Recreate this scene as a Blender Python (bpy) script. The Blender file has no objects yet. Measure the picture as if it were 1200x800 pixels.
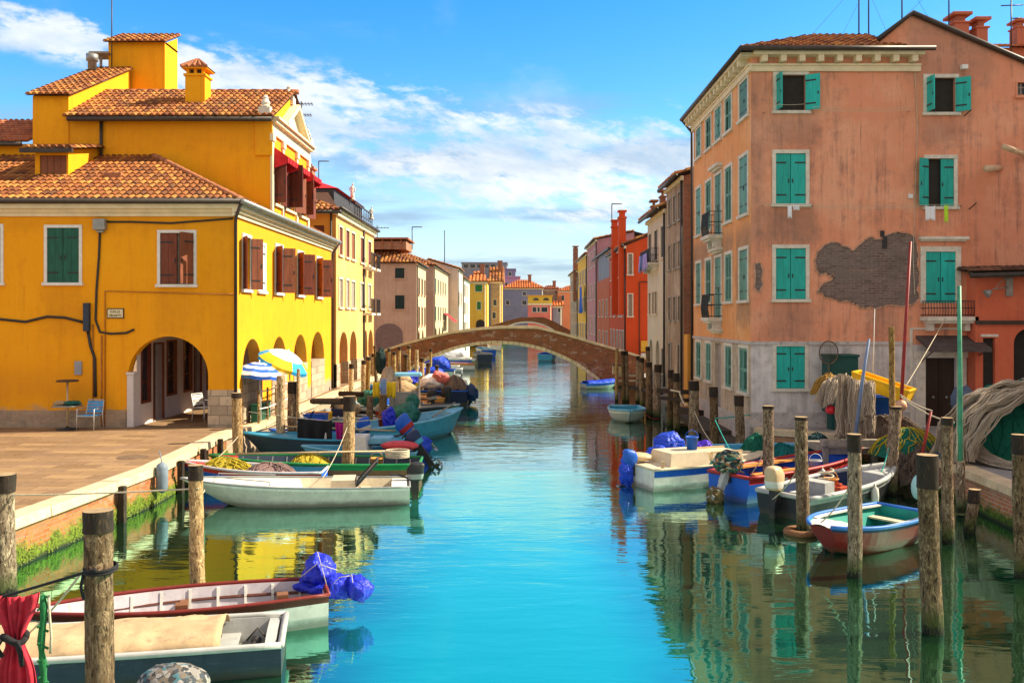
import bpy, math, random
from mathutils import Vector, Matrix, noise
from mathutils.geometry import tessellate_polygon
random.seed(11)
R = math.radians
SC = bpy.context.scene
COL = SC.collection
# ---- camera geometry: eye 4.1 m above the canal, looking along +Y ----
F, CX, CY, H = 1050.0, 606.0, 372.0, 4.1
cam = bpy.data.objects.new('camera', bpy.data.cameras.new('camera'))
COL.objects.link(cam)
cam.location = (0, 0, H)
cam.rotation_euler = (R(90), 0, 0)
cam.data.sensor_width = 36
cam.data.lens = 36 * F / 1200
cam.data.shift_x = -6 / 1200
cam.data.shift_y = -28 / 1200
cam.data.clip_start = .1
cam.data.clip_end = 3000
SC.camera = cam
SC.view_settings.view_transform = 'Standard'
SC.view_settings.look = 'None'
SC.view_settings.exposure = 1.0
SC.view_settings.gamma = 1
SC.render.engine = 'CYCLES'
SC.cycles.use_denoising = True
SC.cycles.max_bounces = 6
# ---- sun ----
SUN = Vector((.76, .15, .63)).normalized()
SUN_EL = math.asin(SUN.z)
SUN_AZ = math.atan2(SUN.x, SUN.y)
sl = bpy.data.lights.new('sun', 'SUN')
sl.energy = 5.0
sl.angle = R(.55)
sl.color = (1, .90, .68)
so = bpy.data.objects.new('sun', sl)
so.rotation_euler = SUN.to_track_quat('Z', 'Y').to_euler()
so.location = (40, 10, 40)
COL.objects.link(so)


# ---- node helpers ----
def N(nt, typ, props=None, **ins):
    n = nt.nodes.new('ShaderNode' + typ)
    for k, v in (props or {}).items():
        setattr(n, k, v)
    for k, v in ins.items():
        s = n.inputs[int(k[1:])] if k[0] == 'i' and k[1:].isdigit() else n.inputs[k.replace('_', ' ')]
        if isinstance(v, bpy.types.NodeSocket):
            nt.links.new(v, s)
        elif isinstance(v, bpy.types.Node):
            nt.links.new(v.outputs[0], s)
        else:
            if s.type == 'RGBA' and len(v) == 3:
                v = (*v, 1)
            s.default_value = v
    return n


def mth(nt, op, a, b=0.0, c=0.0, clamp=False):
    return N(nt, 'Math', dict(operation=op, use_clamp=clamp), i0=a, i1=b, i2=c).outputs[0]


def mixc(nt, f, a, b, blend='MIX'):
    return N(nt, 'Mix', dict(data_type='RGBA', blend_type=blend), i0=f, i6=a, i7=b).outputs[2]


def ramp(nt, f, stops):
    n = N(nt, 'ValToRGB', Fac=f)
    e = n.color_ramp.elements
    while len(e) < len(stops):
        e.new(.5)
    for q, (p, c) in zip(e, stops):
        q.position = p
        c = (c, c, c) if isinstance(c, (int, float)) else c
        q.color = (*c, 1)
    return n.outputs[0]


def smooth(nt, v, lo, hi):
    return N(nt, 'MapRange', dict(interpolation_type='SMOOTHSTEP'), i0=v, i1=lo, i2=hi, i3=0.0, i4=1.0).outputs[0]


def vmul(nt, v, s):
    return N(nt, 'VectorMath', dict(operation='MULTIPLY'), i0=v, i1=s).outputs[0]


def nz(nt, v, scale, detail=5, rough=.6, dist=0.0):
    return N(nt, 'TexNoise', Vector=v, Scale=scale, Detail=detail, Roughness=rough, Distortion=dist).outputs[0]


# ---- world: Nishita sky with a bank of cloud laid out by direction ----
W = bpy.data.worlds.new('World')
SC.world = W
W.use_nodes = True
nt = W.node_tree
nt.nodes.clear()
sky = N(nt, 'TexSky', dict(sky_type='NISHITA', sun_disc=False, sun_elevation=SUN_EL, sun_rotation=SUN_AZ,
                           altitude=0, air_density=1.0, dust_density=.3, ozone_density=2.5))
hs = N(nt, 'HueSaturation', Hue=.503, Saturation=1.45, Value=1.05, Color=sky.outputs[0]).outputs[0]
d = N(nt, 'TexCoord').outputs['Generated']
sep = N(nt, 'SeparateXYZ', i0=d)
den = mth(nt, 'MAXIMUM', mth(nt, 'ABSOLUTE', sep.outputs[1]), .25)
ca = mth(nt, 'DIVIDE', sep.outputs[0], den)
ce = mth(nt, 'DIVIDE', sep.outputs[2], den)
pv = N(nt, 'CombineXYZ', X=mth(nt, 'MULTIPLY_ADD', ca, 1.0, mth(nt, 'MULTIPLY', ce, .8)), Y=mth(nt, 'MULTIPLY', ce, 2.1), Z=.37).outputs[0]
cen = mth(nt, 'MULTIPLY_ADD', mth(nt, 'MAXIMUM', mth(nt, 'MULTIPLY', ca, -1), 0.0), .215, .215)
off = mth(nt, 'SUBTRACT', ce, cen)
below = smooth(nt, mth(nt, 'MULTIPLY', off, -1), -.045, .012)       # 1 under the upper edge of the bank
thk = mth(nt, 'MULTIPLY_ADD', smooth(nt, ca, -.5, -.05), -.10, -.045)
above = smooth(nt, mth(nt, 'DIVIDE', off, thk), 1.25, .35)
band = mth(nt, 'MULTIPLY', below, above)
n1 = nz(nt, pv, 6.5, 10, .6, .15)
n2 = nz(nt, pv, 22, 8, .62, .2)
nn = mth(nt, 'ADD', mth(nt, 'MULTIPLY', n1, .56), mth(nt, 'MULTIPLY', n2, .44))
puff = smooth(nt, mth(nt, 'ADD', nn, mth(nt, 'MULTIPLY', band, .14)), .54, .655)
puff = mth(nt, 'MULTIPLY', puff, smooth(nt, band, .02, .7))
# flat streaks low down and a milky horizon
pv2 = N(nt, 'CombineXYZ', X=mth(nt, 'MULTIPLY', ca, 2.2), Y=mth(nt, 'MULTIPLY', ce, 17.0), Z=2.1).outputs[0]
st = smooth(nt, nz(nt, pv2, 1.6, 6, .55, .2), .44, .64)
st = mth(nt, 'MULTIPLY', st, mth(nt, 'SUBTRACT', 1.0, smooth(nt, ce, .17, .30)))
wisp = smooth(nt, nz(nt, pv, 3.0, 8, .62, .6), .52, .8)
wisp = mth(nt, 'MULTIPLY', wisp, mth(nt, 'SUBTRACT', 1.0, smooth(nt, ce, .2, .5)))
milk = mth(nt, 'SUBTRACT', 1.0, smooth(nt, ce, -.02, .25))
c0 = mixc(nt, mth(nt, 'MULTIPLY', milk, .85), hs, (2.7, 3.25, 3.65))
c1 = mixc(nt, mth(nt, 'MULTIPLY', wisp, .5), c0, (3.0, 3.5, 3.8))
c2 = mixc(nt, mth(nt, 'MULTIPLY', st, .8), c1, (1.45, 2.15, 2.95))
shade = ramp(nt, nz(nt, pv, 9, 6, .6, .2), [(.36, (4.2 / 8, 5.2 / 8, 6.3 / 8)), (.6, (.98, .97, .95))])
cl = mixc(nt, 1.0, shade, (4.7, 4.7, 4.7), 'MULTIPLY')
c3 = mixc(nt, mth(nt, 'MULTIPLY', puff, .78), c2, cl)
# unseen warm cloud added overhead and behind the viewpoint to fill the shade
ov = mth(nt, 'MAXIMUM', smooth(nt, sep.outputs[2], .45, .75), smooth(nt, mth(nt, 'MULTIPLY', sep.outputs[1], -1), -.15, .25))
ov = mth(nt, 'MULTIPLY', ov, smooth(nt, nz(nt, d, 1.6, 7, .6), .28, .5))
c3 = mixc(nt, mth(nt, 'MULTIPLY', ov, .9), c3, (3.9, 3.4, 2.9))
bg = N(nt, 'Background', Color=c3, Strength=.125)
out = N(nt, 'OutputWorld')
nt.links.new(bg.outputs[0], out.inputs[0])


# ---- material helpers ----
def newmat(name, rough=.7):
    m = bpy.data.materials.new(name)
    m.use_nodes = True
    b = m.node_tree.nodes['Principled BSDF']
    b.inputs['Roughness'].default_value = rough
    b.inputs['Specular IOR Level'].default_value = .3
    return m, m.node_tree, b


def gpos(nt):
    return N(nt, 'NewGeometry').outputs['Position']


def bump(nt, b, h, strength=.3, dist=.02):
    bn = N(nt, 'Bump', Height=h, Strength=strength, Distance=dist)
    nt.links.new(bn.outputs[0], b.inputs['Normal'])


def c3_(c, k):
    return tuple(min(1, max(0, x * k)) for x in c)


def paint(name, col, var=.2, rough=.5, scale=5, bmp=.1, bscale=60, dirt=None, dk=.55, stretch=(1, 1, 1), metal=0, spec=.3, rnd=0):
    m, nt, b = newmat(name, rough)
    p = vmul(nt, gpos(nt), stretch)
    f = nz(nt, p, scale, 6, .65)
    c = ramp(nt, f, [(.3, c3_(col, 1 - var)), (.7, c3_(col, 1 + var))])
    if dirt:
        g = smooth(nt, nz(nt, p, scale * 2.7, 7, .7, .3), dk, dk + .2)
        c = mixc(nt, g, c, dirt)
    if rnd:
        k = mth(nt, 'MULTIPLY_ADD', N(nt, 'ObjectInfo').outputs['Random'], 2 * rnd, 1 - rnd)
        c = N(nt, 'HueSaturation', Hue=mth(nt, 'MULTIPLY_ADD', k, .04, .46), Saturation=1.0, Value=k, Color=c).outputs[0]
    nt.links.new(c, b.inputs['Base Color'])
    b.inputs['Metallic'].default_value = metal
    b.inputs['Specular IOR Level'].default_value = spec
    if bmp:
        bump(nt, b, nz(nt, p, bscale, 4, .7), bmp, .01)
    return m


def stucco(name, col, stain, light, amt=.6, wash=.5, base=None, base_z=1.6, boxes=(), axis='X', foot=None):
    """lime render: broad patches, vertical rain streaks, dark weather stains with shapes of their own"""
    m, nt, b = newmat(name, .88)
    p = gpos(nt)
    s = N(nt, 'SeparateXYZ', i0=p)
    big = nz(nt, p, .55, 6, .62, .4)
    mid = nz(nt, p, 2.3, 7, .68, .5)
    strk = nz(nt, vmul(nt, p, (3.2, 3.2, .22)), 1.3, 6, .65)
    fine = nz(nt, p, 14, 6, .7)
    c = mixc(nt, mth(nt, 'MULTIPLY', smooth(nt, big, .42, .68), wash), col, light)
    k = mth(nt, 'MULTIPLY', smooth(nt, mth(nt, 'ADD', mth(nt, 'MULTIPLY', strk, .6), mth(nt, 'MULTIPLY', mid, .4)), .47, .68), amt)
    c = mixc(nt, k, c, stain)
    c = mixc(nt, mth(nt, 'MULTIPLY', smooth(nt, fine, .5, .75), .32), c, c3_(col, .6))
    runs = nz(nt, vmul(nt, p, (9, 9, .35)), 1.6, 5, .7)
    c = mixc(nt, mth(nt, 'MULTIPLY', mth(nt, 'MULTIPLY', smooth(nt, runs, .56, .7), smooth(nt, big, .4, .6)), amt * .75), c, c3_(stain, .72))
    u = s.outputs[0] if axis == 'X' else s.outputs[1]
    wob = mth(nt, 'MULTIPLY_ADD', nz(nt, vmul(nt, p, (1.5, 1.5, .6)), 1.4, 6, .7), 1.1, -.55)
    wob2 = mth(nt, 'MULTIPLY_ADD', mid, 1.0, -.5)
    for (u0, u1, z0, z1, q, colr) in boxes:
        fu = mth(nt, 'MULTIPLY', smooth(nt, mth(nt, 'ADD', u, wob), u0 - .25, u0 + .25),
                 mth(nt, 'SUBTRACT', 1.0, smooth(nt, mth(nt, 'ADD', u, wob), u1 - .25, u1 + .25)))
        fz = mth(nt, 'MULTIPLY', smooth(nt, mth(nt, 'ADD', s.outputs[2], wob2), z0 - .3, z0 + .3),
                 mth(nt, 'SUBTRACT', 1.0, smooth(nt, mth(nt, 'ADD', s.outputs[2], wob2), z1 - .3, z1 + .3)))
        fm = mth(nt, 'MULTIPLY', mth(nt, 'MULTIPLY', fu, fz), mth(nt, 'MULTIPLY', mth(nt, 'MULTIPLY_ADD', mid, .9, .35), q), clamp=True)
        c = mixc(nt, fm, c, colr)
    if base:
        wz = mth(nt, 'MULTIPLY_ADD', mid, .06, s.outputs[2])
        pale = mixc(nt, smooth(nt, mth(nt, 'ADD', mth(nt, 'MULTIPLY', strk, .5), mth(nt, 'MULTIPLY', mid, .5)), .4, .66), base, c3_(base, .55))
        c = mixc(nt, smooth(nt, wz, base_z + .06, base_z), c, pale)
    if foot:
        wz = mth(nt, 'MULTIPLY_ADD', mid, 1.0, s.outputs[2])
        c = mixc(nt, smooth(nt, wz, foot[1] + .75, foot[1] + .4), c, foot[0])
    nt.links.new(c, b.inputs['Base Color'])
    h = mth(nt, 'ADD', mth(nt, 'MULTIPLY', fine, .5), mid)
    bump(nt, b, h, .35, .02)
    return m


def brick(name, c1, c2, mortar, scale=1.0, dirt=(.12, .10, .08), amt=.6, moss=None, moss_z=.6, loss=.0):
    m, nt, b = newmat(name, .9)
    p = gpos(nt)
    s = N(nt, 'SeparateXYZ', i0=p)
    v = N(nt, 'CombineXYZ', X=mth(nt, 'ADD', s.outputs[0], s.outputs[1]), Y=s.outputs[2]).outputs[0]
    wv = N(nt, 'VectorMath', dict(operation='ADD'), i0=v, i1=vmul(nt, N(nt, 'TexNoise', Vector=p, Scale=3.0).outputs[1], (.03, .03, .0))).outputs[0]
    t = N(nt, 'TexBrick', dict(offset=.5), Vector=wv, Color1=c1, Color2=c2, Mortar=mortar, Scale=scale,
          Mortar_Size=.012, Mortar_Smooth=.3, Bias=-.1, Brick_Width=.26, Row_Height=.075)
    mid = nz(nt, p, 2.2, 7, .7, .6)
    fin = nz(nt, p, 12, 6, .7)
    c = mixc(nt, mth(nt, 'MULTIPLY', smooth(nt, mid, .45, .7), amt), t.outputs[0], dirt)
    c = mixc(nt, mth(nt, 'MULTIPLY', smooth(nt, fin, .5, .72), .5), c, c3_(c1, 1.35))
    if loss > .5:
        c = mixc(nt, mth(nt, 'MULTIPLY', smooth(nt, nz(nt, vmul(nt, p, (1, 1, 1.6)), 2.4, 8, .75, .6), .42, .6), loss), c, (.185, .14, .125))
        c = mixc(nt, mth(nt, 'MULTIPLY', smooth(nt, nz(nt, vmul(nt, p, (1, 1, 5)), 5, 6, .75), .58, .66), .6), c, (.40, .33, .29))
    elif loss:
        c = mixc(nt, mth(nt, 'MULTIPLY', smooth(nt, nz(nt, vmul(nt, p, (1, 1, 2)), 1.6, 7, .7), .56, .62), loss), c, (.55, .45, .38))
    if moss:
        wz = mth(nt, 'MULTIPLY_ADD', mid, -.9, mth(nt, 'ADD', s.outputs[2], .45))
        mc = mixc(nt, smooth(nt, fin, .4, .6), moss, c3_(moss, .35))
        c = mixc(nt, smooth(nt, wz, moss_z, moss_z - .25), c, mc)
        c = mixc(nt, smooth(nt, mth(nt, 'MULTIPLY_ADD', fin, .1, s.outputs[2]), .16, .06), c, (.02, .025, .012))
    nt.links.new(c, b.inputs['Base Color'])
    bump(nt, b, mth(nt, 'ADD', mth(nt, 'MULTIPLY', t.outputs[1], -1.0), fin), .5, .02)
    return m


def stone(name, col, bw=.55, bh=.3, mortar=(.2, .17, .13), var=.35):
    m, nt, b = newmat(name, .85)
    p = gpos(nt)
    s = N(nt, 'SeparateXYZ', i0=p)
    v = N(nt, 'CombineXYZ', X=mth(nt, 'ADD', s.outputs[0], s.outputs[1]), Y=s.outputs[2]).outputs[0]
    t = N(nt, 'TexBrick', dict(offset=.5), Vector=v, Color1=c3_(col, 1 - var), Color2=c3_(col, 1 + var * .5), Mortar=mortar,
          Scale=1.0, Mortar_Size=.012, Mortar_Smooth=.4, Brick_Width=bw, Row_Height=bh)
    mid = nz(nt, p, 5, 7, .7, .5)
    c = mixc(nt, mth(nt, 'MULTIPLY', smooth(nt, mid, .48, .7), .6), t.outputs[0], c3_(col, .42))
    nt.links.new(c, b.inputs['Base Color'])
    bump(nt, b, mth(nt, 'ADD', mth(nt, 'MULTIPLY', t.outputs[1], -1.0), mid), .5, .02)
    return m


def tilemat(name, stops, dirt=(.05, .035, .025)):
    m, nt, b = newmat(name, .8)
    uv = N(nt, 'TexCoord').outputs['UV']
    r = N(nt, 'TexWhiteNoise', dict(noise_dimensions='2D'), Vector=uv).outputs[0]
    p = gpos(nt)
    c = ramp(nt, r, stops)
    c = mixc(nt, mth(nt, 'MULTIPLY', smooth(nt, nz(nt, p, 1.2, 6, .7, .5), .48, .72), .7), c, dirt)
    c = mixc(nt, mth(nt, 'MULTIPLY', smooth(nt, nz(nt, p, 16, 5, .7), .48, .7), .45), c, dirt)
    nt.links.new(c, b.inputs['Base Color'])
    bump(nt, b, nz(nt, p, 40, 4, .7), .3, .01)
    return m


def bark(name, a, bcol, c_, algae=(.05, .075, .012)):
    m, nt, b = newmat(name, .9)
    p = gpos(nt)
    s = N(nt, 'SeparateXYZ', i0=p)
    ps = vmul(nt, p, (1, 1, .3))
    f = nz(nt, ps, 16, 8, .78, .8)
    g = nz(nt, vmul(nt, p, (1, 1, .55)), 15, 6, .78, 1.2)
    c = ramp(nt, f, [(.28, c_), (.46, a), (.62, bcol)])
    c = mixc(nt, smooth(nt, g, .53, .62), c, c3_(bcol, 1.55))
    c = mixc(nt, smooth(nt, nz(nt, ps, 30, 5, .75), .53, .62), c, c3_(c_, .5))
    k = mth(nt, 'MULTIPLY_ADD', N(nt, 'ObjectInfo').outputs['Random'], .7, .62)
    c = N(nt, 'HueSaturation', Hue=.5, Saturation=mth(nt, 'MULTIPLY_ADD', k, -.5, 1.5), Value=k, Color=c).outputs[0]
    wz = mth(nt, 'MULTIPLY_ADD', g, -.8, mth(nt, 'ADD', s.outputs[2], .4))
    c = mixc(nt, mth(nt, 'MULTIPLY', smooth(nt, wz, .45, .1), .85), c, algae)
    c = mixc(nt, smooth(nt, wz, .16, .05), c, (.012, .012, .007))
    nt.links.new(c, b.inputs['Base Color'])
    bump(nt, b, mth(nt, 'ADD', f, g), .9, .03)
    return m


def netmat(name, cols, scale=14):
    m, nt, b = newmat(name, .95)
    p = gpos(nt)
    f = nz(nt, vmul(nt, p, (1, 1, .35)), scale, 8, .75, 1.4)
    g = nz(nt, vmul(nt, p, (.5, 1, 1)), scale * 2.2, 6, .8, 2.0)
    c = ramp(nt, mth(nt, 'ADD', mth(nt, 'MULTIPLY', f, .6), mth(nt, 'MULTIPLY', g, .4)),
             [(.3 + .4 * i / max(1, len(cols) - 1), q) for i, q in enumerate(cols)])
    nt.links.new(c, b.inputs['Base Color'])
    bump(nt, b, mth(nt, 'ADD', f, g), 1.0, .05)
    return m


def tarpmat(name, col, rough=.48):
    m, nt, b = newmat(name, rough)
    p = gpos(nt)
    w = N(nt, 'VectorMath', dict(operation='ADD'), i0=p, i1=vmul(nt, N(nt, 'TexNoise', Vector=p, Scale=3.0, Detail=2.0).outputs[1], (.25, .25, .25))).outputs[0]
    v = N(nt, 'TexVoronoi', dict(feature='DISTANCE_TO_EDGE'), Vector=w, Scale=4.2).outputs['Distance']
    v2 = N(nt, 'TexVoronoi', dict(feature='DISTANCE_TO_EDGE'), Vector=w, Scale=10.0).outputs['Distance']
    h = mth(nt, 'ADD', mth(nt, 'MINIMUM', v, .35), mth(nt, 'MULTIPLY', mth(nt, 'MINIMUM', v2, .3), .35))
    c = mixc(nt, smooth(nt, nz(nt, p, 6, 6, .7), .35, .7), c3_(col, .75), c3_(col, 1.2))
    c = mixc(nt, mth(nt, 'MULTIPLY', smooth(nt, v, .05, .0), .22), c, c3_(col, 1.8))
    nt.links.new(c, b.inputs['Base Color'])
    c = mixc(nt, mth(nt, 'MULTIPLY', smooth(nt, nz(nt, p, 3.2, 6, .7), .5, .7), .4), c, c3_(tuple(x * .6 + .06 for x in col), 1.0))
    b.inputs['Specular IOR Level'].default_value = .35
    bump(nt, b, h, 1.0, .07)
    return m


def striped(name, cols, axis=2, period=.2, duty=.5, rough=.6):
    m, nt, b = newmat(name, rough)
    p = N(nt, 'TexCoord').outputs['Object']
    s = N(nt, 'SeparateXYZ', i0=p)
    f = mth(nt, 'FRACT', mth(nt, 'DIVIDE', s.outputs[axis], period))
    c = mixc(nt, mth(nt, 'LESS_THAN', f, duty), cols[0], cols[1])
    nt.links.new(c, b.inputs['Base Color'])
    return m


def glassmat(name, col=(.02, .03, .04), rough=.08):
    m, nt, b = newmat(name, rough)
    b.inputs['Base Color'].default_value = (*col, 1)
    b.inputs['Specular IOR Level'].default_value = .6
    return m


# ---- mesh builder ----
class MB:
    def __init__(s):
        s.v, s.f, s.m, s.uv = [], [], [], []

    def add(s, vs, fs, m=0, uv=None):
        o = len(s.v)
        s.v += [Vector(q) for q in vs]
        for f in fs:
            s.f.append([i + o for i in f])
            s.m.append(m)
            s.uv.append(uv)

    def box(s, x0, x1, y0, y1, z0, z1, m=0, M=None, taper=0):
        t = taper
        vs = [(x0, y0, z0), (x1, y0, z0), (x1, y1, z0), (x0, y1, z0),
              (x0 + t, y0 + t, z1), (x1 - t, y0 + t, z1), (x1 - t, y1 - t, z1), (x0 + t, y1 - t, z1)]
        if M:
            vs = [M @ Vector(q) for q in vs]
        s.add(vs, [(3, 2, 1, 0), (4, 5, 6, 7), (0, 1, 5, 4), (1, 2, 6, 5), (2, 3, 7, 6), (3, 0, 4, 7)], m)

    def quad(s, a, b, c, d, m=0):
        s.add([a, b, c, d], [(0, 1, 2, 3)], m)

    def tube(s, pts, r, n=8, m=0, caps=True, twist=0):
        pts = [Vector(p) for p in pts]
        rs = r if isinstance(r, (list, tuple)) else [r] * len(pts)
        up = None
        vs = []
        for i, p in enumerate(pts):
            a = pts[max(i - 1, 0)]
            b = pts[min(i + 1, len(pts) - 1)]
            t = (b - a).normalized()
            if up is None:
                up = Vector((0, 0, 1)) if abs(t.z) < .9 else Vector((1, 0, 0))
            x = (up - t * up.dot(t)).normalized()
            up = x
            y = t.cross(x)
            for k in range(n):
                an = 2 * math.pi * k / n
                vs.append(p + (x * math.cos(an) + y * math.sin(an)) * rs[i])
        fs = []
        for i in range(len(pts) - 1):
            for k in range(n):
                k2 = (k + 1) % n
                fs.append((i * n + k, i * n + k2, (i + 1) * n + k2, (i + 1) * n + k))
        if caps:
            fs.append(tuple(range(n - 1, -1, -1)))
            fs.append(tuple(range((len(pts) - 1) * n, len(pts) * n)))
        s.add(vs, fs, m)

    def lathe(s, prof, n=16, c=(0, 0, 0), m=0, M=None):
        vs, fs = [], []
        for r, z in prof:
            for k in range(n):
                a = 2 * math.pi * k / n
                q = Vector((r * math.cos(a), r * math.sin(a), z))
                vs.append((M @ q if M else q) + Vector(c))
        for i in range(len(prof) - 1):
            for k in range(n):
                k2 = (k + 1) % n
                fs.append((i * n + k, i * n + k2, (i + 1) * n + k2, (i + 1) * n + k))
        fs.append(tuple(range(n - 1, -1, -1)))
        fs.append(tuple(range((len(prof) - 1) * n, len(prof) * n)))
        s.add(vs, fs, m)

    def prism(s, poly, fn, m=0, tri=False):
        """poly: list of 2-D points; fn(p, k) -> 3-D, k = 0 front, 1 back"""
        n = len(poly)
        vs = [fn(p, 0) for p in poly] + [fn(p, 1) for p in poly]
        if tri:
            tr = tessellate_polygon([[Vector((p[0], p[1], 0)) for p in poly]])
            fs = [tuple(t) for t in tr] + [tuple(i + n for i in reversed(t)) for t in tr]
        else:
            fs = [tuple(range(n)), tuple(range(2 * n - 1, n - 1, -1))]
        for i in range(n):
            j = (i + 1) % n
            fs.append((j, i, i + n, j + n))
        s.add(vs, fs, m)

    def grid(s, fn, nu, nv, m=0, close=False):
        vs = [fn(i / nu, j / nv) for j in range(nv + 1) for i in range(nu + (0 if close else 1))]
        w = nu if close else nu + 1
        fs = []
        for j in range(nv):
            for i in range(nu):
                i2 = (i + 1) % w
                fs.append((j * w + i, j * w + i2, (j + 1) * w + i2, (j + 1) * w + i))
        s.add(vs, fs, m)

    def mesh(s, name, mats, org=(0, 0, 0), smooth=False):
        me = bpy.data.meshes.new(name)
        o = Vector(org)
        me.from_pydata([q - o for q in s.v], [], s.f)
        for m in (mats if isinstance(mats, (list, tuple)) else [mats]):
            me.materials.append(m)
        me.polygons.foreach_set('material_index', s.m)
        if smooth:
            me.polygons.foreach_set('use_smooth', [True] * len(s.f))
        if any(u is not None for u in s.uv):
            ul = me.uv_layers.new(name='uv')
            fl = []
            for f, u in zip(s.f, s.uv):
                fl += list(u or (0, 0)) * len(f)
            ul.data.foreach_set('uv', fl)
        me.update()
        return me

    def build(s, name, mats, parent=None, smooth=False, org=None, fix=False):
        if org is None:
            xs = [q.x for q in s.v]; ys = [q.y for q in s.v]; zs = [q.z for q in s.v]
            org = ((min(xs) + max(xs)) / 2, (min(ys) + max(ys)) / 2, min(zs))
        me = s.mesh(name, mats, org, smooth)
        if fix:
            import bmesh
            bm = bmesh.new()
            bm.from_mesh(me)
            bmesh.ops.recalc_face_normals(bm, faces=bm.faces)
            bm.to_mesh(me)
            bm.free()
        return mk(name, me, parent, Matrix.Translation(org))


def mk(name, me, parent, M):
    o = bpy.data.objects.new(name, me)
    COL.objects.link(o)
    if parent:
        o.parent = parent
        o.matrix_parent_inverse = parent.matrix_basis.inverted()
    o.matrix_basis = M
    return o


def empty(name, loc, label, cat, group=None, rz=0):
    o = bpy.data.objects.new(name, None)
    o.empty_display_size = .2
    COL.objects.link(o)
    o.matrix_basis = Matrix.Translation(loc) @ Matrix.Rotation(rz, 4, 'Z')
    return tag(o, label, cat, group)


def tag(o, label=None, cat=None, group=None, kind=None):
    if label: o['label'] = label
    if cat: o['category'] = cat
    if group: o['group'] = group
    if kind: o['kind'] = kind
    return o


def bevel(o, w=.01, seg=2):
    m = o.modifiers.new('bevel', 'BEVEL')
    m.width = w
    m.segments = seg
    m.limit_method = 'ANGLE'
    return o


def at(px, py, dd):
    return Vector(((px - CX) * dd / F, dd, H - (py - CY) * dd / F))


def dz(py, z=0.0):
    return F * (H - z) / (py - CY)


def dx(px, X):
    return F * X / (px - CX)


def zz(py, dd):
    return H - (py - CY) * dd / F


def xx(px, dd):
    return (px - CX) * dd / F


def fbm(p, o=4):
    return noise.fractal(p, 1.0, 2.0, o)


# ---- walls with openings; frames of reference: F faces the viewer, L faces +X, R faces -X ----
class Fr:
    def __init__(s, kind, c):
        s.k, s.c = kind, c
        s.rot = {'F': 0, 'L': R(90), 'R': R(-90), 'B': R(180)}[kind]

    def p(s, u, w, z):
        if s.k == 'F': return Vector((u, s.c + w, z))
        if s.k == 'L': return Vector((s.c - w, u, z))
        if s.k == 'R': return Vector((s.c + w, -u, z))
        return Vector((-u, s.c - w, z))

    def M(s, u, w, z):
        return Matrix.Translation(s.p(u, w, z)) @ Matrix.Rotation(s.rot, 4, 'Z')


def arch_poly(a0, a1, z0, zs, zt, n=14):
    pts = [(a0, z0), (a1, z0)]
    c, r = (a0 + a1) / 2, (a1 - a0) / 2
    for i in range(n + 1):
        an = math.pi * i / n
        pts.append((c + r * math.cos(an), zs + (zt - zs) * math.sin(an)))
    return pts


def rect_poly(a0, a1, z0, z1):
    return [(a0, z0), (a1, z0), (a1, z1), (a0, z1)]


def wall(mb, fr, outer, holes=(), rev=.16, m=0, mr=None):
    polys = [[Vector((a, z, 0)) for a, z in outer]] + [[Vector((a, z, 0)) for a, z in h] for h in holes]
    flat = [q for pl in polys for q in pl]
    tr = tessellate_polygon(polys)
    fs = []
    for t in tr:
        a, b, c = (flat[i] for i in t)
        cr = (b - a).cross(c - a).z
        if abs(cr) < 1e-9:
            continue
        fs.append(tuple(t) if cr > 0 else tuple(reversed(t)))
    mb.add([fr.p(q.x, 0, q.y) for q in flat], fs, m)
    for h in holes:
        n = len(h)
        vs = [fr.p(a, 0, z) for a, z in h] + [fr.p(a, rev, z) for a, z in h]
        mb.add(vs, [(i, (i + 1) % n, (i + 1) % n + n, i + n) for i in range(n)], m if mr is None else mr)


def frbox(mb, fr, a0, a1, w0, w1, z0, z1, m=0):
    c = [fr.p(a, w, z) for z in (z0, z1) for a, w in ((a0, w0), (a1, w0), (a1, w1), (a0, w1))]
    mb.add(c, [(3, 2, 1, 0), (4, 5, 6, 7), (0, 1, 5, 4), (1, 2, 6, 5), (2, 3, 7, 6), (3, 0, 4, 7)], m)


CACHE = {}


def cached(key, fn):
    if key not in CACHE:
        CACHE[key] = fn()
    return CACHE[key]


def leaf_mesh(w, h, mat, strap):
    def fn():
        b = MB()
        n = max(2, round(w / .2))
        pw = w / n
        for i in range(n):
            b.box(i * pw + .004, (i + 1) * pw - .004, -.018, .018, .01, h - .01)
        b.box(.01, w - .01, -.008, .008, .02, h - .02)
        if strap:
            for z in (.16 * h, .5 * h, .84 * h) if h > 1.7 else (.18 * h, .82 * h):
                b.box(.0, w * .72, -.026, .026, z - .022, z + .022, 1)
            b.box(w - .07, w - .035, -.03, .03, .42 * h, .5 * h, 1)
        return b.mesh('shutter', [mat, MAT['iron']])
    return cached(('leaf', round(w, 2), round(h, 2), mat.name, strap), fn)


def louvre_mesh(w, h, mat):
    def fn():
        b = MB()
        b.box(0, .06, -.02, .02, 0, h); b.box(w - .06, w, -.02, .02, 0, h)
        for z0, z1 in ((0, .08), (h - .08, h), (h * .5 - .04, h * .5 + .04)):
            b.box(.06, w - .06, -.02, .02, z0, z1)
        n = int(h / .07)
        for i in range(n):
            z = .08 + (h - .16) * (i + .5) / n
            b.add([(.06, -.016, z - .022), (w - .06, -.016, z - .022), (w - .06, .016, z + .022), (.06, .016, z + .022)], [(0, 1, 2, 3)])
        return b.mesh('shutter', [mat])
    return cached(('louv', round(w, 2), round(h, 2), mat.name), fn)


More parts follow.
